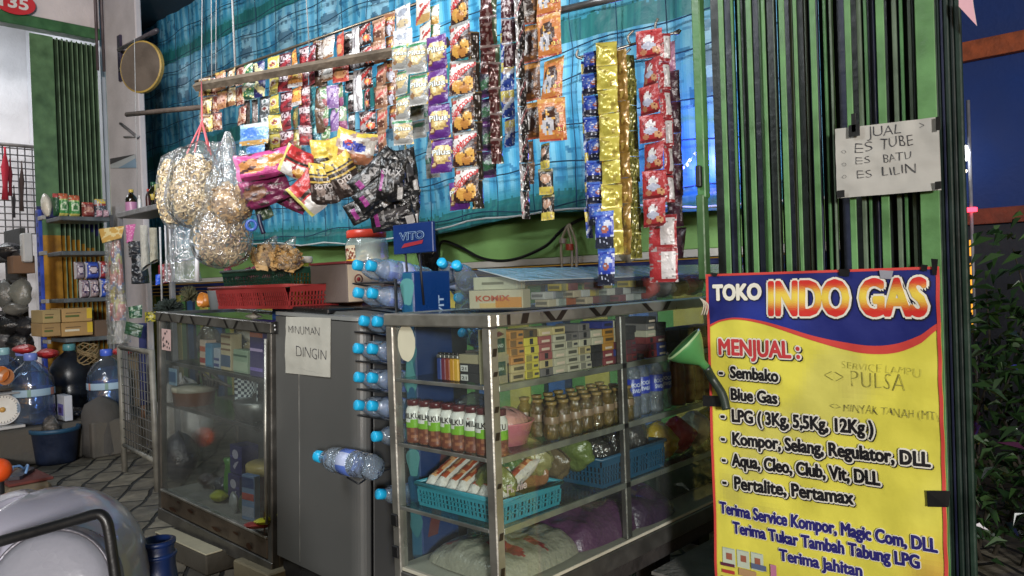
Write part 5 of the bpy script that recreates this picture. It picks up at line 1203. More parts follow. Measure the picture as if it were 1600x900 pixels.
for lb, key, u, v0, v1, w_, p_, dD, fc in SR:
    strip(lb, key, u, v0, v1, w_*1.2, p_, Db(u)+dD, fc+.06, group='sachet strips hung over the wooden bar')
SR2 = [
 ('grey and green nut snack sachets, left of the other nut strips', 'pilus_g', 625, 70, 226, 25, 39, 2.62, .1),
 ('yellow and grey nut sachets curling below the green ones', 'pilus_g', 634, 226, 282, 22, 56, 2.60, -.5),
 ('grey and green nut snack sachets with yellow edge in the middle', 'pilus_g', 649, 64, 164, 29, 50, 2.52, .15),
 ('reverse side grey sachets behind the green nut strip', 'greyback', 652, 160, 216, 26, 28, 2.66, .1),
 ('reverse side pale sachets behind the purple strip', 'greyback', 672, 130, 278, 22, 37, 2.60, .1),
 ('purple nut snack sachets with golden hearts', 'pilus_p', 682, 56, 270, 31, 53.5, 2.42, .12),
 ('brown corn snack sachets with red lettering on a white band', 'superco', 716, -20, 288, 35, 56, 2.32, .08),
 ('single purple nut sachet hanging lowest under the corn snack strip', 'pilus_p', 718, 284, 328, 32, 44, 2.36, .12),
 ('dark gold edged sachet backs right of the corn snacks', 'darkgold', 739, 50, 326, 14, 46, 2.40, .95),
 ('purple sachets with green patches', 'purpgreen', 757, 110, 278, 26, 42, 2.46, .3),
 ('wrinkled red and silver foil sachets at the top', 'redfoil', 761, -20, 116, 24, 45, 2.40, .5),
 ('wrinkled red foil sachets hanging lower down', 'redfoil', 772, 96, 256, 15, 40, 2.38, 1.0),
 ('yellow and blue sachets seen between the dark strips', 'yelblue', 790, 45, 231, 18, 46, 2.60, .2),
 ('maroon and white edged sachets at the top edge', 'maroonw', 793, -10, 104, 18, 38, 2.38, .6),
 ('black and silver edged sachet chain hanging longest of the dark ones', 'blackw', 810, -10, 346, 12, 44, 2.30, 1.0),
 ('dark chocolate sachets with amber tops', 'choco', 824, -22, 220, 30, 60, 2.32, .35),
 ('brown sachet backs under the chocolate strip', 'brown', 824, 220, 287, 14, 34, 2.34, .5),
 ('bright orange coffee sachets with a white cup', 'gooday', 855, -44, 222, 34, 66, 2.24, .1),
 ('small black and yellow sachets under the orange coffee strip', 'smallyel', 850, 224, 344, 18, 40, 2.26, .1),
 ('royal blue sachets on the left wire hook', 'blue', 925, 80, 350, 25, 34, 2.32, .45),
 ('royal blue sachets hanging lowest over the acrylic case', 'blue', 943, 330, 446, 27, 58, 2.24, .3),
 ('light blue reverse side sachets on the left hook', 'yelblue', 913, 96, 370, 9, 46, 2.36, .9),
 ('bright yellow foil sachets on the middle hook', 'yellowfoil', 947, 65, 396, 25, 37, 2.27, .35),
 ('golden foil sachets beside the bright yellow ones', 'goldfoil', 966, 78, 394, 21, 40, 2.29, .0),
 ('thin olive foil sachets right of the golden strip', 'olive', 984, 84, 404, 14, 40, 2.33, .9),
 ('red sachets with a white figure on the right hook', 'red', 1013, 46, 350, 32, 44, 2.24, .1),
 ('red and white sachets hanging lowest on the right hook', 'redwhite', 1034, 335, 442, 34, 53, 2.28, .1),
 ('white edged red sachet backs behind the red strip', 'redwhite', 1037, 52, 335, 16, 44, 2.30, .9),
 ('dark maroon sachets on the right hook', 'maroon', 1047, 110, 402, 22, 49, 2.36, .3),
 ('pink sachets on top of the dark maroon strip', 'pinkplain', 1043, 66, 112, 20, 46, 2.37, .3),
]
for lb, key, u, v0, v1, w_, p_, D, fc in SR2: strip(lb, key, u, v0, v1, w_, p_, D, fc, th=.012)
strip('blue and yellow picture packet hanging under the grey sticks', 'blueyel', 395, 192, 226, 42, 34, Db(395)-.1, .3)
strip('small green picture packet under the blue one', 'blueyel', 398, 224, 246, 30, 22, Db(395)-.09, .3)
# bars, poles, hooks and strings
m = MB(); a = at(306, 136, Db(306)-.06); b_ = at(700, 66, Db(700)-.06)
m.tube([a.lerp(b_, k/12)+Vector((0, 0, .004*nz(k, 1))) for k in range(13)], .02, lin((104, 92, 78)), n=4, smooth=False)
m.solo('wooden_bar', 'weathered wooden bar holding back the rows of sachet strips', 'bar', 'wood')
m = MB(); a = at(305, 128, Db(305)+.03); b_ = at(690, -8, Db(690)+.03); m.tube([a, b_], .006, lin((120, 110, 96))); m.solo('hanging_rod', 'thin rod above the wooden bar that the sachet strips hang from', 'rod', 'steel')
m = MB(); a = at(198, 179, 3.9); b_ = at(330, 166, 3.5); m.tube([a, b_], .012, lin((74, 62, 54)), n=8); m.solo('bamboo_pole', 'dark bamboo pole reaching left past the sachet strips', 'pole', 'wood')
m = MB(); a = at(690, 62, 2.45); b_ = at(1010, -16, 2.45); m.tube([at(868, 18, 2.4), at(1000, -12, 2.2)], .011, lin((150, 150, 150)), n=10); m.solo('metal_pipe', 'grey metal pipe crossing above the orange coffee strip', 'pipe', 'steel')
m = MB(); WR = lin((150, 146, 140))
m.tube([at(903, 90, 2.34), at(960, 78, 2.34), at(1000, 66, 2.34), at(1052, 52, 2.34), at(1062, 47, 2.34)], .0045, WR)
for pts in ([(903, 78), (901, 88), (910, 92)], [(985, 70), (981, 58), (990, 48)], [(1024, 60), (1024, 40), (1028, 29)], [(963, 77), (975, 84), (985, 76)], [(1052, 52), (1060, 52), (1063, 47)]):
    m.tube(smooth([at(u, v, 2.335) for u, v in pts], 5), .004, WR, n=6)
m.solo('wire_hook', 'bent wire rack with hooks carrying the blue, yellow and red strips', 'hook rack', 'steel')
ST = {316: 'thin string reaching down to the pink raffia knot', 330: 'thin string over the second sachet strip from the left', 338: 'thin string over the short gold sachet strip', 362: 'thick pale cord over the reddish gold sachet strip', 478: 'thin string above the red and maroon sachets', 717: 'short string above the corn snack strip', 210: 'lone thin string hanging beside the pillar edge'}
for (u0, v0, u1, v1, D) in ((316, -20, 314, 200, 3.3), (330, -20, 331, 130, 3.4), (338, -20, 337, 120, 3.45), (362, -20, 368, 112, 3.42), (478, -10, 483, 70, 3.1), (717, -30, 717, -15, 2.32), (210, 60, 215, 330, 4.4)):
    m = MB(); m.tube([at(u0, v0, D), at(u1, v1, D)], .0022 if u0 != 362 else .005, lin((150, 150, 150)), n=5); m.solo('hanging_string', ST[u0], 'string', 'cloth')
m = MB(); p = at(480, 0, 3.0)

# ------------------------------------------------ crisp bags and cracker bags
def crisp(label, u, v, wpx, hpx, D, ang, fn, seed, face=.75, tilt=0., text=None):
    c = at(u, v, D); w_ = wpx*D/CF; h = hpx*D/CF
    M = T(*c) @ RZ(face) @ RX(tilt) @ RY(-ang); m = MB()
    def sh(a, b_, sg):
        e = (max(0, 1-abs(2*a-1)**3.0)**.7)*(max(0, 1-abs(2*b_-1)**2.6)**.7)
        wr = nz(a*3+seed, b_*3.2)*.55+nz(a*7, b_*8, seed)*.3
        return ((a-.5)*w_*(1+.05*nz(b_*3, seed)), -sg*.33*min(w_, h)*e*(.62+wr*.75)-.02*w_*nz(a*2, b_*2, seed+3), (b_-.5)*h*(1+.06*nz(a*3, seed, 2))-.06*h*math.sin(a*3.1))
    m.grid(28, 22, lambda a, b_: sh(a, b_, 1), fn, 0, M); m.grid(14, 10, lambda a, b_: sh(a, b_, -1), fn, 0, M)
    if text:
        for (s_, x0, z0, tw, th_, tc_) in text:
            m.text(s_, ID, tw*w_, th_*h, lin(tc_), 1, off=.03, fn=lambda p, x0=x0, z0=z0: tuple(M @ (Vector(sh(min(.97, x0+p[0]/w_), min(.97, z0+p[2]/h), 1))+Vector((0, -.002, 0)))))
    return m.solo('crisp_bag', label, 'crisp bag', ['foil', 'ink'], loc=tuple(c), group='crisp bags tied in a bunch')
dp = design((212, 70, 150), ('e', .3, .5, .24, .26, (214, 140, 60)), ('e', .62, .6, .24, .22, (222, 150, 50)), ('e', .48, .66, .08, .12, (220, 216, 210)), ('b', 0, .14, (150, 30, 96)), ('n', 5, .3, (96, 60, 60), 3), ('x', 0, .08, (226, 120, 180)), ('x', .86, 1, (220, 80, 160)))
dp2 = design((120, 24, 76), ('e', .3, .5, .26, .26, (120, 76, 50)), ('n', 5, .2, (66, 40, 44), 3), ('b', .8, 1, (170, 40, 110)))
dr = design((200, 34, 36), ('b', 0, .45, (206, 200, 194)), ('e', .7, .2, .2, .16, (206, 150, 50)), ('n', 5, .3, (150, 30, 36), 5), ('b', .5, .6, (60, 50, 46)), ('x', .0, .1, (214, 206, 90)))
dy = design((226, 196, 24), ('b', 0, .42, (54, 40, 32)), ('n', 4, .35, (206, 170, 20), 5), ('b', .06, .10, (196, 170, 60)), ('b', .18, .22, (196, 170, 60)), ('b', .3, .34, (196, 170, 60)))
dd = design((50, 38, 34), ('b', .72, 1, (222, 190, 30)), ('b', .62, .66, (196, 160, 40)), ('b', .52, .56, (196, 160, 40)), ('e', .4, .3, .16, .12, (150, 130, 120)), ('r', .5, .72, .08, .24, (170, 160, 156)), ('n', 7, .38, (110, 96, 90), 5))
dw = design((216, 212, 204), ('e', .5, .5, .3, .16, (70, 90, 190)), ('e', .36, .6, .1, .1, (206, 60, 60)), ('b', 0, .3, (176, 110, 70)), ('b', .84, 1, (226, 200, 30)), ('x', 0, .1, (226, 196, 30)), ('n', 5, .34, (180, 150, 140), 5))
dk = design((22, 21, 22), ('r', .2, .85, .42, .66, (70, 68, 70)), ('r', .3, .34, .3, .8, (150, 148, 148)), ('r', .45, .48, .3, .8, (160, 158, 158)), ('r', .6, .63, .3, .8, (150, 148, 148)), ('n', 6, .34, (90, 88, 88), 7), ('r', .1, .2, .2, .7, (150, 40, 130)), ('r', .78, .96, .06, .3, (190, 188, 186)))
CB = [
 ('bright pink crisp bag with yellow figures at the left of the bunch', 415, 255, 96, 42, 2.62, .16, dp, 1, None),
 ('dark magenta crisp bag hanging under the pink one', 414, 296, 76, 46, 2.66, .3, dp2, 2, None),
 ('brown and magenta crisp bag pointing down under the dark magenta one', 452, 306, 64, 34, 2.7, -.5, dp2, 3, None),
 ('red and white crisp bag beside the pink one', 466, 254, 52, 46, 2.6, -.45, dr, 4, None),
 ('second red and white crisp bag, lower and tilted', 484, 300, 50, 60, 2.58, .75, dr, 5, None),
 ('yellow crisp bag with brown stripes in the middle', 512, 240, 50, 50, 2.6, .1, dy, 6, None),
 ('brown striped crisp bag hanging straight down in the middle', 507, 284, 46, 64, 2.56, .05, dd, 7, [('SOTO', .2, .36, .6, .12, (190, 180, 176))]),
 ('yellow topped crisp bag with brown stripes tilted to the right', 536, 272, 46, 66, 2.54, .45, dd, 8, [('OTO', .25, .34, .5, .12, (206, 196, 190))]),
 ('white crisp bag with blue lettering and yellow corner at the top', 555, 228, 62, 50, 2.56, -.25, dw, 9, [('Chiki', .3, .4, .42, .2, (60, 70, 170))]),
 ('olive bag folded behind the white crisp bag', 560, 256, 56, 40, 2.64, -.3, design((84, 80, 50), ('n', 5, .2, (60, 56, 40), 2)), 10, None),
 ('black crisp bag with white stripes sloping up to the right', 584, 268, 88, 34, 2.5, .72, dk, 11, [('SMAX', .25, .38, .5, .28, (170, 168, 168))]),
 ('black crisp bag with a violet stripe below the sloping one', 590, 296, 80, 34, 2.47, .62, dk, 12, None),
 ('black and white lettered crisp bag standing at the right', 612, 278, 42, 66, 2.45, -.15, dk, 13, [('SMAX', .15, .6, .7, .14, (180, 178, 178))]),
 ('black crisp bag hanging behind at the right end of the bunch', 632, 268, 40, 76, 2.56, .1, dk, 14, None),
 ('black crisp bag at the bottom left of the dark group', 574, 320, 70, 36, 2.5, .5, dk, 15, None),
 ('black crisp bag hanging lowest at the bottom of the bunch', 612, 334, 70, 46, 2.52, .2, dk, 16, None),
 ('black crisp bag at the lower right of the bunch', 638, 322, 36, 56, 2.55, -.1, dk, 17, None),
 ('small green leafy packet hanging under the magenta bags', 409, 322, 26, 40, 2.72, .3, design((60, 80, 56), ('n', 5, .2, (90, 110, 80), 2)), 18, None),
]
for lb, u, v, w_, h_, D, a_, f_, sd, tx in CB: crisp(lb, u, v, w_, h_, D, a_, f_, sd, text=tx)
def curl(m, M, R, r, col, arc=5.2, n=9):
    m.tube([tuple(M @ Vector((R*math.cos(arc*k/n), R*math.sin(arc*k/n), .25*R*k/n))) for k in range(n+1)], r, col, n=5)
def cracker_bag(label, u, v, wpx, hpx, D, kind, seed, neck=(0, 0), tie=True):
    """clear bag pinched at the neck; (neck) is where the knot sits, in pixels above the centre"""
    c = at(u, v, D); k = D/CF; W, H = wpx*k, hpx*k
    t = thing('cracker_bag', label, 'snack bag', c, 'clear bags of crackers')
    Xc = Vector((math.cos(CYAW), math.sin(CYAW), 0)); Yc = Vector((-math.sin(CYAW), math.cos(CYAW), 0)); Z = Vector((0, 0, 1))
    r2 = random.Random(seed); m = MB()
    n = {'curl': 470, 'flat': 170, 'dark': 380}[kind]
    for i in range(n):
        while True:
            p = (r2.uniform(-1, 1), r2.uniform(-1, 1), r2.uniform(-1, 1))
            if p[0]**2+p[1]**2+p[2]**2 < 1: break
        q = c+Xc*(p[0]*W*.45)+Yc*(p[1]*W*.3)+Z*(p[2]*H*.45)
        M = T(*q) @ RZ(r2.uniform(0, 6)) @ RX(r2.uniform(0, 3)) @ RY(r2.uniform(0, 3))
        if kind == 'curl': curl(m, M, r2.uniform(.009, .0145), r2.uniform(.0028, .0042), lin(r2.choice([(222, 196, 148), (206, 176, 124), (230, 210, 168), (214, 186, 130)])))
        elif kind == 'flat':
            f = r2.uniform(.02, .034); cc = lin(r2.choice([(196, 158, 100), (176, 136, 80), (206, 172, 120)]))
            m.grid(5, 5, lambda a, b_: M @ Vector(((a-.5)*f*1.6, (b_-.5)*f, .012*math.sin(a*5+b_*4))), cc)
        else: curl(m, M, r2.uniform(.009, .014), r2.uniform(.003, .0042), lin(r2.choice([(176, 146, 100), (150, 118, 76), (196, 170, 126), (190, 160, 110)])))
    m.build('crackers', 'rice', t)
    m = MB()
    N = c+Xc*(neck[0]*k)+Z*(neck[1]*k)
    def env(a, b_):
        th = 2*math.pi*a
        if b_ < .62:
            q = math.sin(math.pi*b_/.62*.5+.0)**.5 if b_ < .31 else 1
            ph = -1+2*min(1, b_/.62); rad = max(.02, 1-abs(ph)**2.6)**.5 if ph < 0 else max(.55, 1-.45*ph**2)
            cz = c+Z*(ph*H*.52)
        else:
            s_ = (b_-.62)/.38; top = c+Z*(H*.52); cz = top.lerp(N, s_); rad = .55*(1-s_)**.8+.05
        wr = 1+.10*nz(math.cos(th)*2+seed, math.sin(th)*2, b_*4)+.07*math.sin(th*9+seed+b_*4)*(b_ if b_ > .5 else .2)
        return cz+Xc*(math.cos(th)*W*.55*rad*wr)+Yc*(math.sin(th)*W*.4*rad*wr)
    m.grid(44, 40, env, (.97, .98, .98)); m.build('clear_film', 'clear', t, fix=False)
    return t, N
t1, N1 = cracker_bag('big clear bag of pale curled noodle crackers hung by pink strings', 306, 298, 84, 118, 2.75, 'curl', 1, (10, 78))
t2, N2 = cracker_bag('slim clear bag of noodle crackers at the left of the big one', 267, 302, 40, 108, 2.85, 'curl', 2, (20, 72))
t3, N3 = cracker_bag('clear bag of brown flat crackers with a long twisted neck', 361, 318, 62, 58, 2.68, 'flat', 3, (-4, 112))
t4, N4 = cracker_bag('drooping clear bag of darker curled crackers hanging lowest', 346, 372, 86, 92, 2.72, 'dark', 4, (-20, 70))
m = MB(); PK_ = lin((220, 110, 116))
kn = at(316, 190, 2.8)
for (u, v) in ((292, 240), (304, 238), (326, 236), (330, 242)): m.tube([kn, at(u, v, 2.75)], .0032, PK_, n=5)
m.tube([at(315, 128, 3.2), kn], .003, PK_, n=5)
m.solo('pink_string', 'pink raffia strings holding the noodle cracker bags', 'string', 'plastic')
def veil(label, u0, v0, u1, v1, wt, wb, D, seed, col=(.9, .93, .95), mt='clear', name='plastic_bag', cat='bag'):
    m = MB(); Xc = Vector((math.cos(CYAW), math.sin(CYAW), 0)); Yc = Vector((-math.sin(CYAW), math.cos(CYAW), 0)); k = D/CF
    A = at(u0, v0, D); B_ = at(u1, v1, D)
    def f(a, b_):
        th = 2*math.pi*a; w_ = (wt+(wb-wt)*b_**.8)*k/2
        wr = 1+.22*math.sin(th*5+seed)*(.4+.4*nz(b_*3, seed))+.2*nz(math.cos(th)*2, math.sin(th)*2+seed, b_*3)
        return A.lerp(B_, b_)+Xc*(math.cos(th)*w_*wr)+Yc*(math.sin(th)*w_*.45*wr)
    m.grid(40, 24, f, col); return m.solo(name, label, cat, mt, fix=False)
veil('empty clear bag rising to a point between the cracker bags', 356, 205, 348, 300, 6, 58, 2.7, 1)
veil('empty clear bag puffed behind the big noodle bag', 332, 222, 330, 262, 22, 34, 2.8, 2)
veil('clear plastic sheet hanging behind the noodle crackers', 286, 352, 285, 440, 22, 60, 3.1, 3)
veil('small clear bag with pink edge beside the pink crisp bag', 378, 235, 392, 275, 8, 26, 2.66, 4)
m = MB(); m.tube([at(308, 384, 3.05), at(308, 440, 3.05)], .009, lin((206, 206, 210))); m.solo('white_rod', 'short white plastic rod beside the hanging clear sheet', 'rod', 'plastic')
m = MB(); 
for k, (u, v0, v1) in enumerate(((250, 355, 470), (258, 352, 440), (265, 355, 420), (273, 352, 400))): m.tube([at(u, v0, 3.9), at(u+3, v1, 3.9)], .005, lin((170, 170, 172)))
m.solo('wire_rack', 'white wire rods standing behind the hanging clear sheet', 'wire rack', 'paint')
m = MB()
m.tube(smooth([at(u, v, 2.66) for u, v in ((404, 335), (407, 350), (412, 365))], 5), .008, lin((30, 32, 60))); M = T(*at(393, 352, 2.66)) @ RZ(.75) @ RX(math.pi/2)
m.lathe([(.012, -.004), (.021, -.004), (.021, .004), (.012, .004), (.012, -.004)], lin((60, 90, 170)), n=16, M=M); m.solo('scissors', 'scissors with a blue ring handle hanging beside the crackers', 'scissors', 'plastic')
# ================================================================== BANNER AND PAPER ON THE GATE
YBN = YG-.03
c4 = [onY(u, v, YBN) for u, v in ((1104, 430), (1468, 417), (1484, 935), (1120, 935))]
bx0 = (c4[0].x+c4[3].x)/2; bx1 = (c4[1].x+c4[2].x)/2; bz1 = (c4[0].z+c4[1].z)/2+.002; bz0 = bz1-.86*(bx1-bx0)/.6*1.25
BW, BH = bx1-bx0, bz1-bz0
def bdisp(x, z):
    u = (x-bx0)/BW; v = (z-bz0)/BH
    return -.006*math.sin(u*3.1)*(.5+nz(u*2, v*3))-.0055*nz(u*4, v*6, 2)-.003*nz(u*2+v*7, v*3-u*5, 14)-.002*math.sin(z*70+4*u)*max(0, u-.8)*5-.0022*nz(u*9, v*15, 4)-.0022*math.sin((u*1.3+v*2.2)*16)*max(0, nz(u*3, v*3, 11))
def B(x, z, lay): return (x, YBN-.002-.0008*lay+bdisp(x, z), z)
def bpx(u, v): q = onY(u, v, YBN); return q.x, q.z
t0 = thing('banner', 'yellow and navy vinyl banner reading TOKO INDO GAS taped to the folding gate', 'banner', (bx0, YBN, bz0))
BY, BN, BRD = lin((222, 213, 84)), lin((34, 42, 112)), lin((206, 72, 66))
def bycol(u, v):
    c = BY
    c = mixc(c, lin((196, 190, 110)), .5*ss(.1, .5, nz(u*2.5, v*4, 3)))
    c = mixc(c, lin((170, 160, 80)), .4*ss(.25, .6, nz(u*6, v*9, 8)))
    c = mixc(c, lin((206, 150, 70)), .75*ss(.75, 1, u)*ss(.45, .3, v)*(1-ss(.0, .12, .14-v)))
    return c
def strip_grid(m, nx, nz_, fx, lay, col, mi=0):
    m.grid(nx, nz_, lambda a, b_: B(*fx(a, b_), lay), col, mi)
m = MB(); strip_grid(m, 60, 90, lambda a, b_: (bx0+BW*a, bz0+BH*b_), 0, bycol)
# wavy navy header with its red edge, following the photo's curve
cur = [bpx(u, v) for u, v in ((1106, 508), (1125, 500), (1150, 496), (1185, 500), (1230, 511), (1280, 526), (1330, 536), (1370, 540), (1405, 536), (1440, 523), (1468, 504))]
red = [bpx(u, v) for u, v in ((1106, 512), (1125, 503), (1150, 499), (1185, 504), (1230, 517), (1280, 534), (1330, 548), (1370, 553), (1405, 550), (1440, 536), (1468, 514))]
def cz(pts, x):
    for i in range(len(pts)-1):
        if x <= pts[i+1][0] or i == len(pts)-2:
            k = (x-pts[i][0])/(pts[i+1][0]-pts[i][0]); p0 = pts[max(0, i-1)][1]; p1 = pts[i][1]; p2 = pts[i+1][1]; p3 = pts[min(len(pts)-1, i+2)][1]
            k = max(-.3, min(1.3, k)); return .5*(2*p1+(p2-p0)*k+(2*p0-5*p1+4*p2-p3)*k*k+(3*p1-p0-3*p2+p3)*k**3)
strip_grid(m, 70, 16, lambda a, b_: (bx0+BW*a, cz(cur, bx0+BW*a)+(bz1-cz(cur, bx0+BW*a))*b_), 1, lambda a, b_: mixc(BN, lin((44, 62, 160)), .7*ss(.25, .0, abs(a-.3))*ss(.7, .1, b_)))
strip_grid(m, 70, 2, lambda a, b_: (bx0+BW*a, cz(red, bx0+BW*a)+(cz(cur, bx0+BW*a)-cz(red, bx0+BW*a))*b_), 2, BRD)
e = .0075
strip_grid(m, 1, 70, lambda a, b_: (bx0+e*a, bz0+BH*b_), 3, BRD); strip_grid(m, 1, 70, lambda a, b_: (bx1-e*a, bz0+BH*b_), 3, BRD); strip_grid(m, 60, 1, lambda a, b_: (bx0+BW*a, bz1-.006*b_), 3, BRD)
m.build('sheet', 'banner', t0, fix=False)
def btext(name, txt, p0, p1, hpx, layers, shear=0., stretch=True):
    """baseline from pixel p0 to p1 on the banner's plane; layers = (colour, swell, dx, dz)"""
    a = Vector(bpx(*p0)); b_ = Vector(bpx(*p1)); d = b_-a; L = d.length; ang = math.atan2(d.y, d.x)
    ht = abs(bpx(p0[0], p0[1]-hpx)[1]-a.y); m = MB()
    pen = layers[0][1] < 0
    for k, (col, off, dx, dz) in enumerate(layers):
        r = off*ht/CAPH; n = 10 if off > .03 else (6 if off > 0 else 0)
        for q in range(n+1):
            ox = r*math.cos(q*2*math.pi/max(1, n)) if q < n else 0; oz = r*math.sin(q*2*math.pi/max(1, n)) if q < n else 0
            def fn(p, k=k, dx=dx+ox, dz=dz+oz, q=q):
                if pen: p = (p[0]+.004*nz(p[0]*50, p[2]*50, 2), 0, p[2]+.005*nz(p[0]*34, p[2]*30, 5))
                x = a.x+p[0]*math.cos(ang)-p[2]*math.sin(ang)+dx; z = a.y+p[0]*math.sin(ang)+p[2]*math.cos(ang)+dz
                return B(x, z, 4+k*1.3+q*.09)
            g = callable(col)
            m.text(txt, ID, L, ht, (lambda h, col=col, oz=oz: col(h+oz/ht)) if g else lin(col), 0, off=min(0, off), fn=fn, shear=shear, dense=g)
    m.build('lettering', 'ink', t0, fix=False)
WHT_, BLK_ = (226, 222, 208), (24, 22, 26)
btext('', 'TOKO', (1117, 468.5), (1191, 467), 24, [((30, 30, 40), .075, .001, -.001), (WHT_, .05, 0, 0)])
def fire(h):
    k = max(0, min(1, h)); R1, Y1 = lin((206, 48, 40)), lin((232, 204, 76))
    return mixc(R1, Y1, ss(.08, .48, k)) if k < .5 else mixc(Y1, R1, ss(.55, .9, k))
btext('', 'INDO GAS', (1206, 491), (1449, 492), 53, [((24, 22, 40), .10, .0012, -.0015), (WHT_, .08, 0, 0), (fire, .036, 0, 0)])
btext('', 'MENJUAL :', (1126, 553), (1252, 559), 25, [(BLK_, .11, .0022, -.0028), (WHT_, .10, 0, 0), ((196, 62, 66), .035, 0, 0)])
SB = [(BLK_, .13, .0022, -.0026), (WHT_, .125, 0, 0), (BLK_, .042, 0, 0)]
btext('', '-  Sembako', (1126, 588), (1219, 595.5), 18, SB)
btext('', '-  Blue Gas', (1127, 622), (1217, 630), 18, SB)
btext('', '-  LPG ( 3Kg, 5,5Kg, 12Kg )', (1129, 656), (1367, 678), 19, SB)
btext('', '-  Kompor, Selang, Regulator, DLL', (1130, 691), (1455, 728), 19, SB)
btext('', '-  Aqua, Cleo, Club, Vit, DLL', (1131, 724), (1377, 757), 19, SB)
btext('', '-  Pertalite, Pertamax', (1132, 759), (1335, 787), 19, SB)
SN = [(WHT_, .09, 0, 0), ((40, 36, 110), .042, 0, 0)]
btext('', 'Terima Service Kompor, Magic Com, DLL', (1127, 800), (1466, 862), 18, SN)
btext('', 'Terima Tukar Tambah Tabung LPG', (1148, 831), (1438, 887), 18, SN)
btext('', 'Terima Jahitan', (1221, 873), (1348, 900), 18, SN)
PEN = [((148, 142, 70), -.026, 0, 0)]; PEN2 = [((180, 174, 76), -.026, 0, 0)]; PEN3 = [((84, 80, 56), -.024, 0, 0)]
btext('', 'SERVICE LAMPU', (1318, 575), (1440, 588), 12, PEN2)
btext('', '<> PULSA', (1290, 598), (1416, 612), 26, PEN)
btext('', '____', (1320, 608), (1450, 625), 10, PEN2)
btext('', '<> MINYAK TANAH (MT)', (1300, 640), (1468, 657), 13, PEN3)
m = MB()
def brect(u0, v0, u1, v1, c, lay=4):
    x0, z0 = bpx(u0, v0); x1, z1 = bpx(u1, v1); m.add([B(x0, z0, lay), B(x1, z0, lay), B(x1, z1, lay), B(x0, z1, lay)], [(0, 1, 2, 3)], lin(c))
for k in range(3):
    brect(1131+k*22, 853+k*4, 1151+k*22, 885+k*4, (186, 196, 176)); brect(1137+k*22, 862+k*4, 1146+k*22, 874+k*4, (150, 90, 70), 5); brect(1133+k*22, 854+k*4, 1149+k*22, 858+k*4, (110, 130, 150), 5)
brect(1129, 876, 1150, 886, (90, 40, 60), 6); brect(1131, 887, 1150, 897, (170, 60, 56), 6); brect(1156, 886, 1184, 904, (176, 140, 100), 6); brect(1176, 878, 1200, 892, (90, 100, 130), 7); brect(1206, 880, 1216, 902, (190, 120, 150), 6); brect(1130, 898, 1160, 920, (60, 50, 60), 6)
m.build('product_picture', 'ink', t0, fix=False)
m = MB()
def tapep(u0, v0, u1, v1, du=2, c=(26, 26, 28)):
    m = MB(); q = [bpx(u, v) for u, v in ((u0, v0), (u1, v0+1), (u1-du, v1), (u0+du*.6, v1-1))]; m.add([B(x, z, 9) for x, z in q], [(0, 1, 2, 3)], lin(c)); m.build('tape', 'plastic', t0, fix=False)
tapep(1314, 420, 1332, 432); tapep(1441, 413, 1452, 424); tapep(1457, 404, 1468, 430, 3); tapep(1450, 765, 1487, 791, 3); tapep(1100, 617, 1131, 635, 1); tapep(1113, 426, 1124, 432)
tapep(1376, 422, 1398, 436, 3, (150, 150, 160))

# sheet JUAL ES
q = [onY(u, v, YG-.02) for u, v in ((1306, 202), (1467, 183), (1471, 297), (1309, 310))]
JS = sheet('paper_sign', 'white handwritten sheet JUAL ES TUBE taped to the green gate slats', q, (0, -1, 0),
      [('JUAL', .33, .83, .66, .82, .15, -.018), ('_______', .32, .80, .70, .80, .06, -.02), ('>', .83, .86, .88, .86, .1, -.02), ('<>', .06, .62, .12, .62, .09, -.018), ('ES', .20, .62, .38, .62, .15, -.018), ('TUBE', .46, .64, .76, .65, .16, -.018),
       ('<>', .06, .44, .12, .44, .09, -.018), ('ES', .21, .46, .35, .46, .11, -.018), ('BATU', .48, .45, .74, .46, .12, -.018), ('<>', .06, .26, .12, .26, .09, -.018), ('ES', .22, .26, .36, .27, .12, -.018), ('LILIN', .46, .27, .78, .27, .13, -.018)], col=lin((180, 177, 170)), wrinkle=.005)
m = MB()
for (u0, v0, u1, v1) in ((1330, 178, 1338, 206), (1462, 183, 1470, 203), (1461, 284, 1471, 295), (1308, 298, 1320, 308), (1326, 196, 1344, 212)):
    m = MB(); a = onY(u0, v0, YG-.034); b_ = onY(u1, v1, YG-.034); m.box((a.x, YG-.036, b_.z), (b_.x, YG-.034, a.z), lin((28, 27, 28)), bev=.0005); m.build('tape', 'plastic', JS)
# funnel with hose
t0 = thing('funnel', 'green plastic funnel with a dark hose hooked on the left edge of the banner', 'funnel', tuple(onY(1083, 545, YBN-.09)))
a = onY(1072, 542, YBN-.09); _D = (a-CAM).dot(FW); ax = (at(1103, 569, _D-.006)-at(1072, 538, _D)).normalized()
M = T(*a) @ ax.to_track_quat('Z', 'Y').to_matrix().to_4x4() @ Matrix.Scale(.86, 4)
m = MB(); GF = lin((72, 134, 78)); m.lathe([(.0625, -.012), (.064, -.008), (.062, .0), (.05, .02), (.016, .062), (.013, .066), (.011, .088), (.008, .088), (.011, .066), (.046, .022), (.058, .001), (.06, -.008)], GF, n=30, M=M); m.build('cone', 'plastic', t0)
m = MB(); m.lathe([(.060, -.013), (.066, -.0125), (.066, -.007), (.060, -.0065), (.060, -.013)], lin((150, 180, 130)), n=30, M=M); m.build('rim', 'plastic', t0)
e_ = M @ Vector((0, 0, .086)); m = MB()
m.tube(smooth([e_, onY(1112, 590, YBN-.03), onY(1128, 615, YBN-.025), onY(1135, 640, YBN-.03)], 6), .0115, lin((40, 50, 42)), n=10); m.build('hose', 'plastic', t0)
m = MB(); 
for k in range(3): m.tube(smooth([onY(1094, 466, YBN-.01), onY(1100+3*k, 476, YBN-.02), onY(1096+4*k, 492, YBN-.015)], 5), .002, lin((200, 190, 170)), n=5)
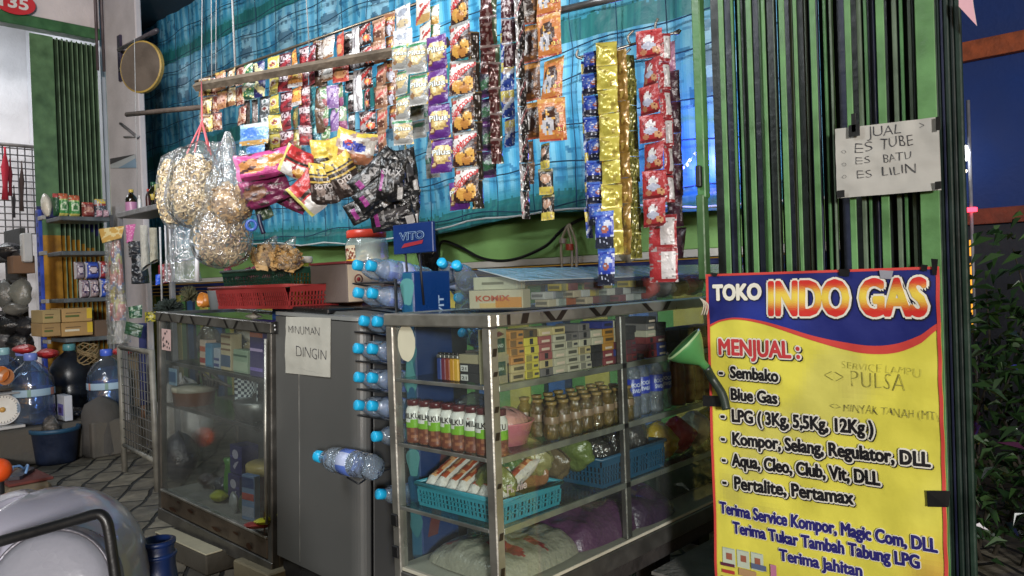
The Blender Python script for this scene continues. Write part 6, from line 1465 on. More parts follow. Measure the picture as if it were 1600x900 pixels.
m.solo('twine', 'knotted pale twine tied at the corner of the display case', 'twine', 'cloth')

# ================================================================== ON THE LEFT CABINET AND REFRIGERATOR
CT = 1.04
def Pz(u, v, y): return onY(u, v, y)
tray_basket('basket', 'red plastic basket standing on the worn glass cabinet', onY(336, 486, 1.53).x, onY(452, 488, 1.53).x, 1.53, 1.74, CT+.004, .085, (142, 48, 48), .016)
g = onY(407, 449, 1.75); tray_basket('basket', 'dark green plastic basket of onions and cracker bags above the red basket', onY(352, 449, 1.62).x, onY(458, 449, 1.62).x, 1.62, 1.86, g.z-.005, .075, (24, 58, 44), .012)
gx_, gz_ = g.x, g.z
m = MB(); m.box((gx_-.22, 1.68, CT+.006), (gx_+.16, 1.84, gz_-.008), lin((60, 44, 40)), bev=.01); m.solo('onion_crate', 'brown carton between the red basket and the green basket', 'carton', 'card')
r2 = random.Random(11)
for k in range(14):
    x = gx_-.22+.028*k*.9; m = MB(); rr = r2.uniform(.018, .026)
    m.lathe([(.001, -rr), (rr*.7, -rr*.7), (rr, 0), (rr*.75, rr*.6), (rr*.25, rr*1.05), (.002, rr*1.35)], lin((96+int(30*r2.random()), 40, 56)), n=12, M=T(x, 1.68+.12*r2.random(), gz_+.035+.018*(k % 3)) @ RX(r2.uniform(-.6, .6)))
    m.solo('onion', 'red onion in the dark green basket, %s from the left' % ORD[k], 'onion', 'rice', group='red onions in the green basket')
for k, (u, v, w_, h_, kd) in enumerate(((418, 402, 44, 34, 'flat'), (448, 404, 40, 36, 'flat'))):
    cracker_bag(['clear bag of brown crackers lying in the green basket, left one', 'clear bag of brown crackers lying in the green basket, right one'][k], u, v, w_, h_, 2.95-.05*k, kd, 20+k, (14, 34))
m = MB(); p = onY(264, 468, 1.62)
for k in range(420):
    a = r2.uniform(0, 6.28); b_ = r2.uniform(-.2, 1.3); L = r2.uniform(.07, .105)
    d = Vector((math.cos(a)*math.cos(b_), math.sin(a)*math.cos(b_)*.7, math.sin(b_)*.62)); m.tube([p+Vector((0, 0, -.05)), p+Vector((0, 0, -.05))+d*L*.6, p+Vector((0, 0, -.055))+d*L], .0022, lin((22, 34, 28)), n=3)
m.solo('brush_head', 'dark green bristly brush head lying on the cabinet top', 'brush', 'matte')
m = MB(); p = onY(297, 468, 1.6)
for k in range(200):
    a = r2.uniform(0, 6.28); b_ = r2.uniform(-.2, 1.3); L = r2.uniform(.04, .07)
    d = Vector((math.cos(a)*math.cos(b_), math.sin(a)*math.cos(b_)*.7, math.sin(b_))); m.tube([p, p+d*L], .002, lin((62, 60, 34)), n=3)
m.solo('brush_head', 'olive bristly brush head beside the dark green one', 'brush', 'matte')
p = onZ(313, 482, CT+.002); p = onY(313, 482, 1.5)
t0 = thing('mug', 'orange mug lying at the front of the cabinet top', 'mug', (p.x, 1.53, CT))
m = MB(); m.lathe([(.001, 0), (.026, 0), (.031, .05), (.028, .05), (.023, .004), (.001, .004)], lin((176, 110, 44)), n=18, M=T(p.x, 1.55, CT+.034) @ RX(1.35)); m.build('body', 'plastic', t0)
m = MB(); m.tube([(p.x-.03, 1.53, CT+.05), (p.x-.05, 1.525, CT+.04), (p.x-.05, 1.525, CT+.02), (p.x-.03, 1.53, CT+.012)], .005, lin((176, 110, 44))); m.build('handle', 'plastic', t0)
m = MB(); m.lathe([(.001, 0), (.027, 0), (.036, .075), (.038, .077), (.034, .077), (.025, .004), (.001, .004)], lin((120, 128, 132)), n=20, M=T(p.x+.075, 1.535, CT+.002)); m.solo('cup', 'grey plastic cup beside the red basket', 'cup', 'plastic')
m = MB(); m.tube([(p.x+.03, 1.53, CT+.085), (p.x+.2, 1.55, CT+.088)], .006, lin((206, 176, 50))); m.solo('pencil', 'yellow stick lying across the grey cup', 'stick', 'plastic')
# on the refrigerator
FT = 1.055
j = onY(472, 470, 1.72)
t0 = thing('jar', 'amber plastic jar with a white lid on the refrigerator', 'jar', (j.x, 1.72, FT))
zt = onY(472, 402, 1.72).z
m = MB(); h = zt-FT; m.lathe([(.001, .0), (.042, .0), (.045, .01), (.045, h*.82), (.04, h*.86)], (.8, .66, .26), n=20, M=T(j.x, 1.72, FT+.003)); m.build('body', 'gallon', t0)
m = MB(); m.lathe([(.001, .004), (.038, .004), (.038, h*.7), (.001, h*.7)], lin((176, 130, 40)), n=14, M=T(j.x, 1.72, FT+.004), wob=.05); m.build('contents', 'rice', t0)
m = MB(); m.lathe([(.044, h*.86), (.047, h*.865), (.047, h*.99), (.044, h), (.001, h)], lin((196, 190, 180)), n=20, M=T(j.x, 1.72, FT+.003)); m.build('lid', 'plastic', t0)
a = onY(486, 462, 1.68); b_ = onY(541, 412, 1.68)
m = MB(); m.box((a.x, 1.68, FT+.003), (b_.x, 1.85, b_.z), lin((96, 84, 78)), bev=.003); m.box((a.x-.002, 1.676, b_.z+.001), (b_.x+.002, 1.85, b_.z+.01), lin((120, 44, 46))); m.box((b_.x+.0005, 1.684, FT+.006), (b_.x+.002, 1.846, b_.z-.004), lin((196, 178, 152)), bev=.0003)
m.lathe([(.014, -.001), (.019, -.001), (.019, .001), (.014, .001)], lin((110, 60, 50)), n=16, M=T(b_.x+.003, 1.73, (FT+b_.z)/2+.015) @ RY(math.pi/2)); m.lathe([(.001, -.001), (.008, -.001), (.008, .001), (.001, .001)], lin((150, 50, 50)), n=10, M=T(b_.x+.003, 1.73, (FT+b_.z)/2+.015) @ RY(math.pi/2)); m.solo('carton', 'brown carton with dark red flap and cream side on the refrigerator', 'carton', 'card')
a2 = onY(575, 466, 1.69)
# ================================================================== LEFT SIDE OF THE SHOP
# round sign on a bracket, torn sheet on the pillar
t0 = thing('round_sign', 'dark round sign with a yellowish edge on a bracket fixed to the pillar', 'sign', tuple(onY(222, 105, 2.05)))
c = onY(222, 105, 2.1); M = T(*c) @ RZ(.42) @ RX(math.pi/2)
m = MB(); m.lathe([(.001, -.016), (.155, -.016), (.165, -.012), (.165, .012), (.155, .016), (.001, .016)], lambda i, a: lin((150, 124, 60)) if i in (1, 2, 3) else lin((84, 74, 66)), n=36, M=M, smooth=False); m.build('disc', 'rough_plastic', t0)
m = MB(); w0 = onY(188, 88, PY-.01)
m.box((w0.x-.03, PY-.022, w0.z-.2), (w0.x+.03, PY-.002, w0.z+.17), lin((50, 44, 70)))
m.tube([(w0.x, PY-.02, w0.z+.05), tuple(onY(245, 48, 2.1))], .016, lin((64, 60, 66)), n=8); m.tube([(w0.x, PY-.02, w0.z-.12), tuple(onY(205, 78, 2.35))], .011, lin((64, 60, 66)), n=8)
p = onY(205, 78, 2.35); m.tube([tuple(p), tuple(onY(215, 66, 2.2))], .011, lin((64, 60, 66)), n=8); m.build('bracket', 'paint', t0)
q = [onY(u, v, PY-.006) for u, v in ((172, 248), (211, 241), (214, 262), (173, 263))]
m = MB(); m.poly([tuple(x) for x in q], lin((176, 184, 190))); m.poly([tuple(x+Vector((0, -.002, 0))) for x in (q[0], q[1], q[0].lerp(q[3], .6))], lin((70, 70, 74))); m.poly([tuple(x+Vector((0, -.002, 0))) for x in (q[1].lerp(q[2], .3), q[2], q[3].lerp(q[2], .3))], lin((130, 156, 180)))
m.solo('torn_poster', 'small torn poster pasted on the pillar', 'poster', 'paper')
m = MB(); m.tube([tuple(onY(u, v, PY-.012)) for u, v in ((188, 193), (200, 202), (215, 215))], .012, lin((96, 96, 100))); m.tube([tuple(onY(u, v, PY-.01)) for u, v in ((194, 214), (217, 213))], .008, lin((150, 150, 154))); m.solo('metal_hook', 'small grey metal hook fixed low on the pillar', 'hook', 'paint')
# number sign at the top left
A = [onX(u, v, XL+.03) for u, v in ((-40, -30), (45, -22), (45, 15), (-40, 8))]
t0 = thing('number_sign', 'white number sign with blue border and red oval at the top left', 'sign', tuple(A[0]))
zc, yc = (A[1].z+A[2].z)/2, (A[0].y+A[1].y)/2; y1 = A[1].y; zb = A[2].z
m = MB(); m.box((XL+.022, y1-.75, zb), (XL+.04, y1, zb+.5), lin((206, 212, 222))); m.box((XL+.041, y1-.75, zb+.004), (XL+.043, y1-.004, zb+.03), lin((110, 130, 190))); m.box((XL+.041, y1-.03, zb+.031), (XL+.043, y1-.004, zb+.5), lin((150, 164, 206))); m.build('panel', 'plastic', t0)
o0 = onX(22, 3, XL+.045); m = MB(); m.poly([(XL+.0445, o0.y+.15*math.cos(a), o0.z+.095*math.sin(a)) for a in [i*.2618 for i in range(24)]], lin((206, 50, 60)))
m.text('135', T(XL+.046, o0.y-.095, o0.z-.045) @ RZ(math.pi/2), .19, .09, lin((226, 224, 224)), off=.03); m.build('number_badge', 'ink', t0)
# grid panel with hanging tools inside the opening
gx0 = onX(2, 235, -8.2); 
t0 = thing('grid_panel', 'grey wire grid panel inside the left shop', 'grid panel', (-8.2, 2.3, 1.9))
ya, yb_ = onX(-30, 300, -8.2).y, onX(50, 250, -8.2).y; za, zb_ = onX(30, 365, -8.2).z, onX(30, 228, -8.2).z
m = MB(); k = 0
y = ya
while y < yb_+.3: m.tube([(-8.2, y, za), (-8.2, y, zb_)], .006, lin((96, 96, 100)), n=5); y += .06
z = za
while z < zb_: m.tube([(-8.19, ya, z), (-8.19, yb_+.3, z)], .006, lin((96, 96, 100)), n=5); z += .06
m.tube([(-8.19, ya, zb_), (-8.19, yb_+.3, zb_)], .018, lin((110, 108, 108))); m.build('grid_wire', 'paint', t0)
for k, (u, v0, v1, w_, c, lb) in enumerate(((8, 240, 312, 14, (170, 36, 56), 'crimson'), (16, 258, 306, 8, (110, 30, 44), 'dark red'), (34, 262, 330, 9, (70, 58, 56), 'brown grey'), (22, 300, 340, 6, (50, 50, 56), 'charcoal'))):
    a = onX(u, v0, -8.1); b_ = onX(u, v1, -8.1); kk = (a-CAM).dot(FW)/CF; m = MB()
    m.tube([a+Vector((0, 0, .06)), a, a.lerp(b_, .3), a.lerp(b_, .7), b_], lambda q, w_=w_, kk=kk: w_*kk*.5*(.25 if q < .26 else .8+.3*math.sin(q*6)), lin(c), n=10); m.solo('hanging_cloth', '%s cloth hanging on the wire grid inside the left shop' % lb, 'cloth', 'cloth')
# dark shelf with plastic bags at the far left
t0 = thing('storage_shelf', 'dark storage shelf at the far left with bags and a carton', 'shelf', (-7.3, 1.75, .26))
def atz(u, v, D): return at(u, v, D)
m = MB(); 
for v in (405, 440, 487):
    a = at(-30, v, 6.6); b_ = at(56, v-2, 6.6); m.box((a.x-.1, 1.55, a.z-.03), (b_.x+.02, 2.0, a.z), lin((72, 74, 76)), bev=.005)
m.build('shelf_board', 'wood', t0)
m = MB(); a = at(-30, 560, 6.6); m.box((at(-30, 405, 6.6).x-.1, 2.01, .26), (at(56, 405, 6.6).x+.02, 2.05, at(0, 405, 6.6).z+.25), lin((60, 62, 64))); m.build('back_panel', 'wood', t0)
bags = [(12, 392, 44, 26, (34, 34, 38), 'black'), (32, 398, 30, 24, (44, 44, 48), 'charcoal'), (8, 460, 30, 46, (96, 98, 96), 'grey'), (34, 458, 34, 44, (120, 122, 116), 'pale grey'), (24, 482, 40, 22, (104, 104, 100), 'dusty grey'), (14, 508, 46, 34, (26, 26, 28), 'black'), (40, 510, 34, 30, (38, 38, 42), 'black'), (6, 530, 30, 30, (84, 84, 88), 'smoky'), (32, 536, 40, 34, (24, 24, 28), 'jet black')]
for k, (u, v, w_, h_, c, lb) in enumerate(bags):
    p = at(u, v+h_*.5, 6.3); kk = 6.3/CF; m = MB(); bag_mesh(m, T(*p) @ RZ(.7), w_*kk, h_*kk, w_*kk*.7, lin(c), 110+k, amp=.3)
    m.solo('plastic_bag', '%s plastic bag on the storage shelf, %s counted from the top' % (lb, ORD[k]), 'bag', 'foil')
p = at(27, 412, 6.25); m = MB(); m.box((p.x-.08, p.y-.05, p.z-.08), (p.x+.09, p.y+.1, p.z+.06), lin((120, 92, 70)), M=None, bev=.004); m.solo('carton', 'small brown carton on the storage shelf', 'carton', 'card')
p = at(41, 400, 6.2); m = MB(); m.box((p.x-.05, p.y-.03, p.z-.05), (p.x+.04, p.y+.04, p.z+.18), lin((190, 192, 192)), bev=.01); m.solo('container', 'narrow white container beside the small brown carton', 'container', 'plastic')

# blue slotted rack with goods
RD = 5.95
t0 = thing('shelf_rack', 'grey shelf rack with a blue slotted post in front of the green gate', 'rack', (-6.5, 2.0, .26))
pt = at(60, 328, RD); c92 = at(92, 337, RD-.05)
rx, ry = c92.x, c92.y
far = onX(168, 345, rx)
m = MB(); pb = pt.copy()
m.box((pt.x-.035, pt.y-.012, .26), (pt.x+.035, pt.y+.012, pt.z), lin((44, 70, 170)), bev=.003)
z = .3
while z < pt.z-.05: m.box((pt.x-.012, pt.y-.0135, z), (pt.x+.012, pt.y-.0115, z+.03), lin((20, 30, 80)), bev=.0003); z += .075
m.build('post', 'paint', t0)
RZS = []
for v in (337, 392, 467, 530):
    zz = onX(92, v, rx).z; RZS.append(zz); m = MB()
    m.box((pt.x+.036, pt.y-.02, zz-.03), (rx, pt.y+.0, zz), lin((150, 150, 150)), bev=.003)
    m.box((rx-.34, ry+.012, zz-.032), (rx, far.y+.02, zz), lin((86, 92, 96)), bev=.004); m.build('shelf_board', 'paint', t0)
m = MB()
for y_ in (far.y,): m.box((rx-.02, y_+.021, .26), (rx, y_+.045, RZS[0]+.02), lin((70, 72, 76)))
m.build('rear_post', 'paint', t0)
def rk(u, v): return onX(u, v, rx-.04)
def rpack(name, label, u0, u1, vt, zi, fn, seed, th=.03, group=None, mt='foil'):
    a = rk(u0, 340); b_ = rk(u1, 340); z0 = RZS[zi]+.001; zt = rk((u0+u1)/2, vt).z
    m = MB(); w_ = b_.y-a.y; h = zt-z0
    def sh(u, v, sg): 
        e = (max(0, 1-abs(2*u-1)**4)**.5)*(max(0, 1-abs(2*v-1)**5)**.5); return (rx-.05+sg*th*e*(1+.3*nz(u*4+seed, v*4)), a.y+w_*u, z0+h*v)
    m.grid(14, 16, lambda u, v: sh(u, v, 1), fn); m.grid(6, 6, lambda u, v: sh(u, v, -1), fn(.5, .5))
    return m.solo(name, label, 'packet', mt, group=group)
gr = design((56, 150, 62), ('b', .78, 1, (206, 96, 44)), ('b', .68, .78, (170, 196, 90)), ('e', .5, .42, .36, .2, (190, 214, 170)), ('e', .5, .42, .24, .12, (60, 130, 60)), ('b', 0, .12, (206, 196, 80)), ('n', 7, .4, (190, 206, 170), 3))
rpack('seasoning_packet', 'dark green backed packet at the left of the green packets on the rack', 84, 93, 302, 0, design((30, 84, 50), ('b', .84, 1, (190, 70, 70))), 1)
rpack('seasoning_packet', 'green and orange packet, first of two on the rack top', 92, 108, 302, 0, gr, 2)
rpack('seasoning_packet', 'green and orange packet, second of two on the rack top', 109, 126, 305, 0, gr, 3)
rpack('seasoning_packet', 'red brown sachet packet on the rack top', 129, 148, 316, 0, design((136, 50, 44), ('e', .5, .5, .35, .2, (190, 130, 110)), ('b', .85, 1, (190, 60, 40)), ('n', 7, .3, (206, 170, 150), 3)), 4)
rpack('seasoning_packet', 'packet with bright yellow band on the rack top', 149, 167, 311, 0, design((70, 76, 90), ('b', .72, 1, (226, 200, 40)), ('b', .6, .72, (170, 60, 40)), ('n', 7, .2, (170, 176, 186), 3)), 5)
rpack('soap_packet', 'pink and white soap packet at the right edge of the rack top, left one', 150, 159, 328, 0, design((206, 150, 176), ('n', 6, .2, (226, 206, 216), 2)), 6, .05)
rpack('soap_packet', 'pink and white soap packet at the right edge of the rack top, right one', 160, 169, 328, 0, design((206, 176, 190), ('n', 6, .2, (190, 130, 160), 2)), 7, .05)
m = MB(); p = at(75, 318, RD-.03); bag_mesh(m, T(p.x, p.y, RZS[0]) @ RY(-.4), .12, .19, .07, lin((206, 202, 190)), 131); m.solo('flour_bag', 'white bag with dark print leaning at the left end of the rack top', 'bag', 'foil')
wb = lambda c: design(c, ('e', .5, .5, .34, .26, (60, 40, 90)), ('e', .5, .52, .26, .16, (206, 190, 200)), ('x', 0, .06, (206, 206, 216)), ('n', 7, .42, (206, 206, 216), 3))
for (u0, u1, zi, vt, c, lb, zo) in ((120, 133, 2, 437, (150, 130, 146), 'lilac tissue pack, left one of the lower row', 0), (134, 148, 2, 437, (170, 150, 156), 'lilac tissue pack, middle one of the lower row', 0), (151, 168, 2, 435, (40, 90, 206), 'blue tissue pack in the lower row', 0)):
    rpack('tissue_pack', lb+' on the rack', u0, u1, vt, zi, wb(c), u0, .06)
def rpack2(label, u0, u1, v0, v1, fn, seed):
    a = rk(u0, v1); b_ = rk(u1, v0); m = MB(); w_ = b_.y-a.y; h = rk((u0+u1)/2, v0).z-rk((u0+u1)/2, v1).z; z0 = rk((u0+u1)/2, v1).z
    def sh(u, v): 
        e = (max(0, 1-abs(2*u-1)**4)**.5)*(max(0, 1-abs(2*v-1)**5)**.5); return (rx-.06+.055*e, a.y+w_*u, z0+h*v)
    m.grid(14, 12, sh, fn); m.grid(4, 4, lambda u, v: (rx-.065, a.y+w_*u, z0+h*v), fn(.5, .5)); m.solo('tissue_pack', label, 'packet', 'foil')
rpack2('lilac tissue pack in the upper row on the rack', 118, 131, 409, 436, wb((150, 136, 150)), 3); rpack2('blue tissue pack with white emblem in the upper row on the rack', 134, 154, 409, 435, wb((50, 84, 196)), 4); rpack2('red tissue pack in the upper row on the rack', 156, 168, 408, 434, wb((176, 44, 50)), 5)
for k, (u0, u1, v0, v1, c, lb) in enumerate(((66, 94, 484, 505, (160, 140, 96), 'brown carton with green print, upper left'), (66, 95, 505, 526, (156, 128, 84), 'plain brown carton, lower left'), (96, 143, 481, 503, (168, 138, 90), 'wide brown carton with yellow corner, upper right'), (96, 145, 503, 525, (164, 132, 84), 'wide brown carton with yellow end, lower right'), (148, 168, 500, 526, (96, 78, 64), 'dark brown carton at the right end'))):
    a = rk(u0, v1); b_ = rk(u1, v0); m = MB(); z0, z1 = rk((u0+u1)/2, v1).z+.002, rk((u0+u1)/2, v0).z
    m.box((rx-.3, a.y, z0), (rx-.02-.01*(k % 2), b_.y-.004, z1), lin(c), bev=.004); X_ = rx-.019-.01*(k % 2); W = b_.y-a.y; H_ = z1-z0
    if k < 4: m.box((X_, a.y+.1*W, z0+.35*H_), (X_+.001, a.y+.55*W, z0+.5*H_), lin((84, 96, 50) if k != 3 else (206, 200, 180)), bev=.0002); m.box((X_, a.y+.12*W, z0+.62*H_), (X_+.001, a.y+.6*W, z0+.68*H_), lin((104, 84, 56)), bev=.0002)
    if k in (2, 3): m.box((X_, a.y+.8*W, z0+.2*H_), (X_+.0012, a.y+.97*W, z0+.95*H_), lin((206, 176, 50)), bev=.0002)
    m.solo('carton', lb+' of the stack on the lowest rack shelf', 'carton', 'card')
# second little shelf with bottles
s0 = at(182, 333, 5.3); s1 = at(262, 328, 4.7)
t0 = thing('bottle_shelf', 'narrow grey shelf with oil bottles in front of the pillar', 'shelf', tuple(s0))
m = MB(); d = (s1-s0); d.z = 0; d.normalize(); nrm = Vector((-d.y, d.x, 0)); ang = math.atan2(d.y, d.x)
M = T(s0.x, s0.y, s0.z) @ RZ(ang); Ls = (Vector((s1.x, s1.y, 0))-Vector((s0.x, s0.y, 0))).length
m.box((0, -.0, -.035), (Ls, .22, 0), lin((120, 120, 122)), M=M, bev=.004); m.build('shelf_board', 'paint', t0)
m = MB(); m.box((0, 0, .26-s0.z), (.03, .03, -.036), lin((112, 112, 114)), M=M); m.box((Ls-.03, 0, .0-s0.z), (Ls, .03, -.036), lin((112, 112, 114)), M=M); m.build('leg', 'paint', t0)
def shelf_bottle(label, f, R, H, body, lab, capc, mt='gallon', lz=(.1, .5), yo=.06):
    q = M @ Vector((Ls*f, yo, .001)); t = thing('sauce_bottle', label, 'bottle', tuple(q))
    m = MB(); m.lathe([(.001, 0), (R, 0), (R, H*.55), (R*.8, H*.68), (R*.36, H*.8), (R*.34, H*.88)], lin(body), n=16, M=T(*q)); m.build('body', mt, t)
    m = MB(); m.lathe([(R*1.015, H*lz[0]), (R*1.02, H*lz[0]+.001), (R*1.02, H*lz[1]), (R*1.01, H*lz[1]+.001)], lin(lab), n=16, M=T(*q)); m.build('wrapper', 'plastic', t)
    m = MB(); m.lathe([(R*.4, H*.87), (R*.42, H*.875), (R*.42, H*.99), (R*.38, H), (.001, H)], lin(capc), n=14, M=T(*q)); m.build('cap', 'plastic', t)
shelf_bottle('dark oil bottle with a lilac wrapper at the left end of the bottle shelf', .13, .038, .15, (96, 80, 20), (170, 120, 156), (196, 170, 70), lz=(.02, .42))
for k in range(3): shelf_bottle('green capped oil bottle with yellow band, %s at the back of the bottle shelf' % ORD[k], .3+.14*k, .04, .19+.01*k, (110, 120, 30), (196, 170, 50), (30, 80, 50), lz=(.35, .55), yo=.15)
shelf_bottle('small white bottle in front of the green capped ones', .36, .014, .09, (206, 206, 206), (196, 200, 204), (214, 214, 214), 'plastic', yo=.04)
shelf_bottle('small dark sauce bottle with a red cap on the bottle shelf', .5, .016, .12, (40, 22, 22), (60, 26, 26), (176, 46, 36), 'plastic', yo=.05)
shelf_bottle('wide jar of amber oil with a pale green cap', .7, .05, .18, (140, 104, 40), (196, 190, 90), (150, 176, 90), lz=(.5, .72), yo=.08)
shelf_bottle('green bottle at the right end of the bottle shelf', .92, .035, .17, (60, 96, 40), (150, 160, 60), (50, 110, 60), yo=.08)
# long hanging packet bag, grey cloths, small cards
def plank_bag(name, label, pts, D, fn, th=.05, mt='clear'):
    """a soft sheet hung between four pixel corners at depth D, with belly and folds"""
    q = [at(u, v, D) for u, v in pts]; m = MB(); n = (q[1]-q[0]).cross(q[3]-q[0]).normalized()
    if n.dot(CAM-q[0]) < 0: n = -n
    for sg in (1, -1):
        m.grid(14, 30, lambda a, b_: q[0].lerp(q[1], a).lerp(q[3].lerp(q[2], a), b_)+n*(sg*th*(max(0, 1-(2*a-1)**2)**.5)*(.4+.6*b_)*(1+.5*nz(a*3, b_*6, pts[0][0]))), fn)
    return m.solo(name, label, 'bag', mt, fix=False)
plank_bag('hanging_bag', 'long clear bag of coloured toys hanging in front of the rack', ((163, 374), (186, 360), (205, 535), (168, 538)), 5.0, lambda a, b_: (.86, .87, .85), .045)
plank_bag('toy_card', 'strip of red, blue and yellow toys inside the long clear bag', ((168, 382), (188, 374), (198, 500), (172, 502)), 5.02, lambda a, b_: mixc(lin((120, 110, 104)), lin([(150, 50, 60), (60, 80, 130), (150, 140, 50), (170, 70, 60)][int(b_*9+nz(a*3, b_*4)*2) % 4]), .8 if nz(a*4, b_*8, 1) > -.15 else .1), .03, 'foil')
plank_bag('header_card', 'tan and cream header card at the top of the long clear bag', ((154, 358), (194, 353), (190, 372), (160, 380)), 4.97, lambda a, b_: lin((176, 140, 70)) if nz(a*4, b_*3) > -.1 else lin((196, 180, 130)), .01, 'card')
plank_bag('pink_purse', 'small dotted pink purse hanging beside the tan header card', ((196, 352), (212, 350), (207, 378), (198, 380)), 4.95, lambda a, b_: lin((186, 96, 150)) if nz(a*9, b_*12) > -.2 else lin((206, 150, 180)), .015, 'cloth')
plank_bag('grey_glove', 'pale grey work glove hanging left of the noodle bags', ((218, 352), (230, 352), (234, 412), (222, 424)), 4.3, lambda a, b_: lin((160, 158, 150)), .03, 'cloth'); plank_bag('grey_glove', 'cream grey work glove hanging nearest the noodle bags', ((233, 356), (245, 356), (247, 405), (236, 412)), 4.25, lambda a, b_: lin((150, 146, 130)), .03, 'cloth')
plank_bag('black_bag', 'black bag hanging behind the grey gloves', ((205, 400), (228, 396), (232, 442), (208, 444)), 4.6, lambda a, b_: lin((30, 32, 38)), .06, 'foil')
plank_bag('dark_bag', 'dark crumpled bag hanging above the black bag', ((200, 378), (222, 376), (224, 398), (203, 402)), 4.65, lambda a, b_: lin((46, 46, 50)), .05, 'foil')
plank_bag('red_box', 'dark red packets behind the white wire rods', ((247, 415), (268, 410), (268, 440), (248, 446)), 4.2, lambda a, b_: lin((120, 30, 40)), .03, 'foil')
plank_bag('blue_packet', 'small bright blue packet below the dark red packets', ((243, 430), (252, 428), (252, 444), (244, 446)), 4.1, lambda a, b_: lin((44, 84, 190)), .02, 'foil')
plank_bag('green_card', 'dark green card hanging at the corner of the cabinet', ((200, 480), (222, 476), (222, 496), (202, 498)), 4.4, lambda a, b_: lin((30, 72, 48)) if nz(a*5, b_*5) > -.2 else lin((130, 150, 130)), .02, 'foil')
plank_bag('green_card', 'lower dark green card tilted beside the cabinet corner', ((197, 502), (224, 508), (220, 528), (194, 520)), 4.4, lambda a, b_: lin((34, 66, 44)), .02, 'foil')
plank_bag('yellow_card', 'olive yellow card hanging between the green cards', ((226, 488), (243, 486), (243, 502), (227, 504)), 4.35, lambda a, b_: lin((150, 140, 40)) if nz(a*5, b_*5) > -.1 else lin((60, 66, 40)), .02, 'foil')
# umbrella
u0, u1 = at(223, 505, 4.6), at(225, 655, 4.6); m = MB(); t0 = thing('umbrella', 'closed navy umbrella hanging by the mesh gate', 'umbrella', tuple(u1))
m.tube([u0, u0.lerp(u1, .5), u0.lerp(u1, .85)], lambda q: .024-.006*q, lin((34, 40, 84)), n=10); m.build('canopy', 'cloth', t0)
m = MB(); m.tube([u0.lerp(u1, .85), u1], .014, lin((96, 66, 44)), n=8); m.build('handle', 'wood', t0)
# mesh gate and white sack
gA, gB = onZ(195, 737, 0), onZ(246, 768, 0); gA.z = gB.z = 0; zt = onY(195, 540, gA.y).z
t0 = thing('mesh_gate', 'grey steel mesh gate leaf beside the worn cabinet', 'gate', tuple(gA)); GM = lin((116, 114, 106))
def gp(a, z): q = gA.lerp(gB, a); return (q.x, q.y, z)
m = MB()
for a in (0, 1.0): m.tube([gp(a, 0), gp(a, zt)], .018, GM, n=6)
for z in (.17, zt-.01): m.tube([gp(0, z), gp(1, z)], .014, GM, n=6)
m.build('gate_frame', 'paint', t0)
m = MB()
for k in range(1, 12): m.tube([gp(k/12, .17), gp(k/12, zt)], .003, lin((84, 84, 82)), n=4)
z = .22
while z < zt: m.tube([gp(0, z), gp(1, z)], .003, lin((84, 84, 82)), n=4); z += .055
m.build('wire_mesh', 'paint', t0)
p = onZ(217, 742, .0); m = MB(); bag_mesh(m, T(p.x-.12, p.y+.35, 0), .42, .56, .34, lin((196, 192, 188)), 141, n=18, amp=.12); m.solo('white_sack', 'white sack standing behind the mesh gate', 'sack', 'cloth')
m = MB(); p = onZ(240, 770, 0); bag_mesh(m, T(p.x-.1, p.y+.2, 0), .2, .3, .2, lin((24, 26, 44)), 143); m.solo('dark_bag', 'dark blue bag on the floor between the mesh gate and cabinet', 'bag', 'foil')
# water gallons
def gallon(label, u, v, H, c, capc, band=None, z0=.254, dark=False, name='water_gallon'):
    p = onZ(u, v, z0); t = thing(name, label, 'water gallon', (p.x, p.y, z0), 'water gallons on the concrete step'); R = H*.285
    prof = [(.001, .004), (R*.8, 0), (R*.97, .02), (R, H*.12), (R*.96, H*.17), (R, H*.2), (R, H*.36), (R*.95, H*.4), (R, H*.43), (R, H*.56), (R*.93, H*.66), (R*.72, H*.77), (R*.4, H*.85), (R*.27, H*.88), (R*.25, H*.94)]
    m = MB(); m.lathe(prof, c, n=30, M=T(p.x, p.y, z0)); m.build('body', 'gallon' if not dark else 'plastic', t)
    if not dark:
        m = MB(); m.lathe([(.001, .012), (R*.76, .012), (R*.92, .03), (R*.94, H*.4), (R*.9, H*.6), (R*.5, H*.74), (.001, H*.745)], (.62, .76, .95), n=24, M=T(p.x, p.y, z0)); m.build('water', 'gallon', t)
    m = MB(); m.lathe([(R*.29, H*.9), (R*.31, H*.905), (R*.31, H*.98), (R*.27, H), (.001, H)], capc, n=16, M=T(p.x, p.y, z0)); m.build('cap', 'plastic', t)
    if band:
        m = MB(); m.lathe([(R*1.012, H*.405), (R*1.02, H*.41), (R*1.02, H*.5), (R*1.01, H*.505)], lambda i, a: lin((120, 150, 140)) if .72 < (a*3) % 1 < .8 else (lin((176, 120, 110)) if .25 < (a*3) % 1 < .38 else lin((150, 176, 196))), n=40, M=T(p.x, p.y, z0)); m.build('wrapper', 'paper', t)
    return t
GC = (.62, .73, .88)
gallon('clear blue water gallon with printed wrapper at the front of the step', 52, 661, .48, GC, lin((110, 130, 206)), True)
gallon('clear blue water gallon behind the front one', 38, 646, .48, GC, lin((120, 140, 214)), None)
gallon('water gallon with pale turquoise cap at the far left', 9, 650, .5, (.36, .46, .62), lin((150, 196, 206)), None)
gallon('dark smoky water gallon with green cap in the middle', 112, 640, .5, lin((26, 30, 38)), lin((84, 140, 146)), None, dark=True)
gallon('clear blue water gallon with wrapper at the right under the long bag', 170, 647, .47, GC, lin((70, 100, 206)), True)
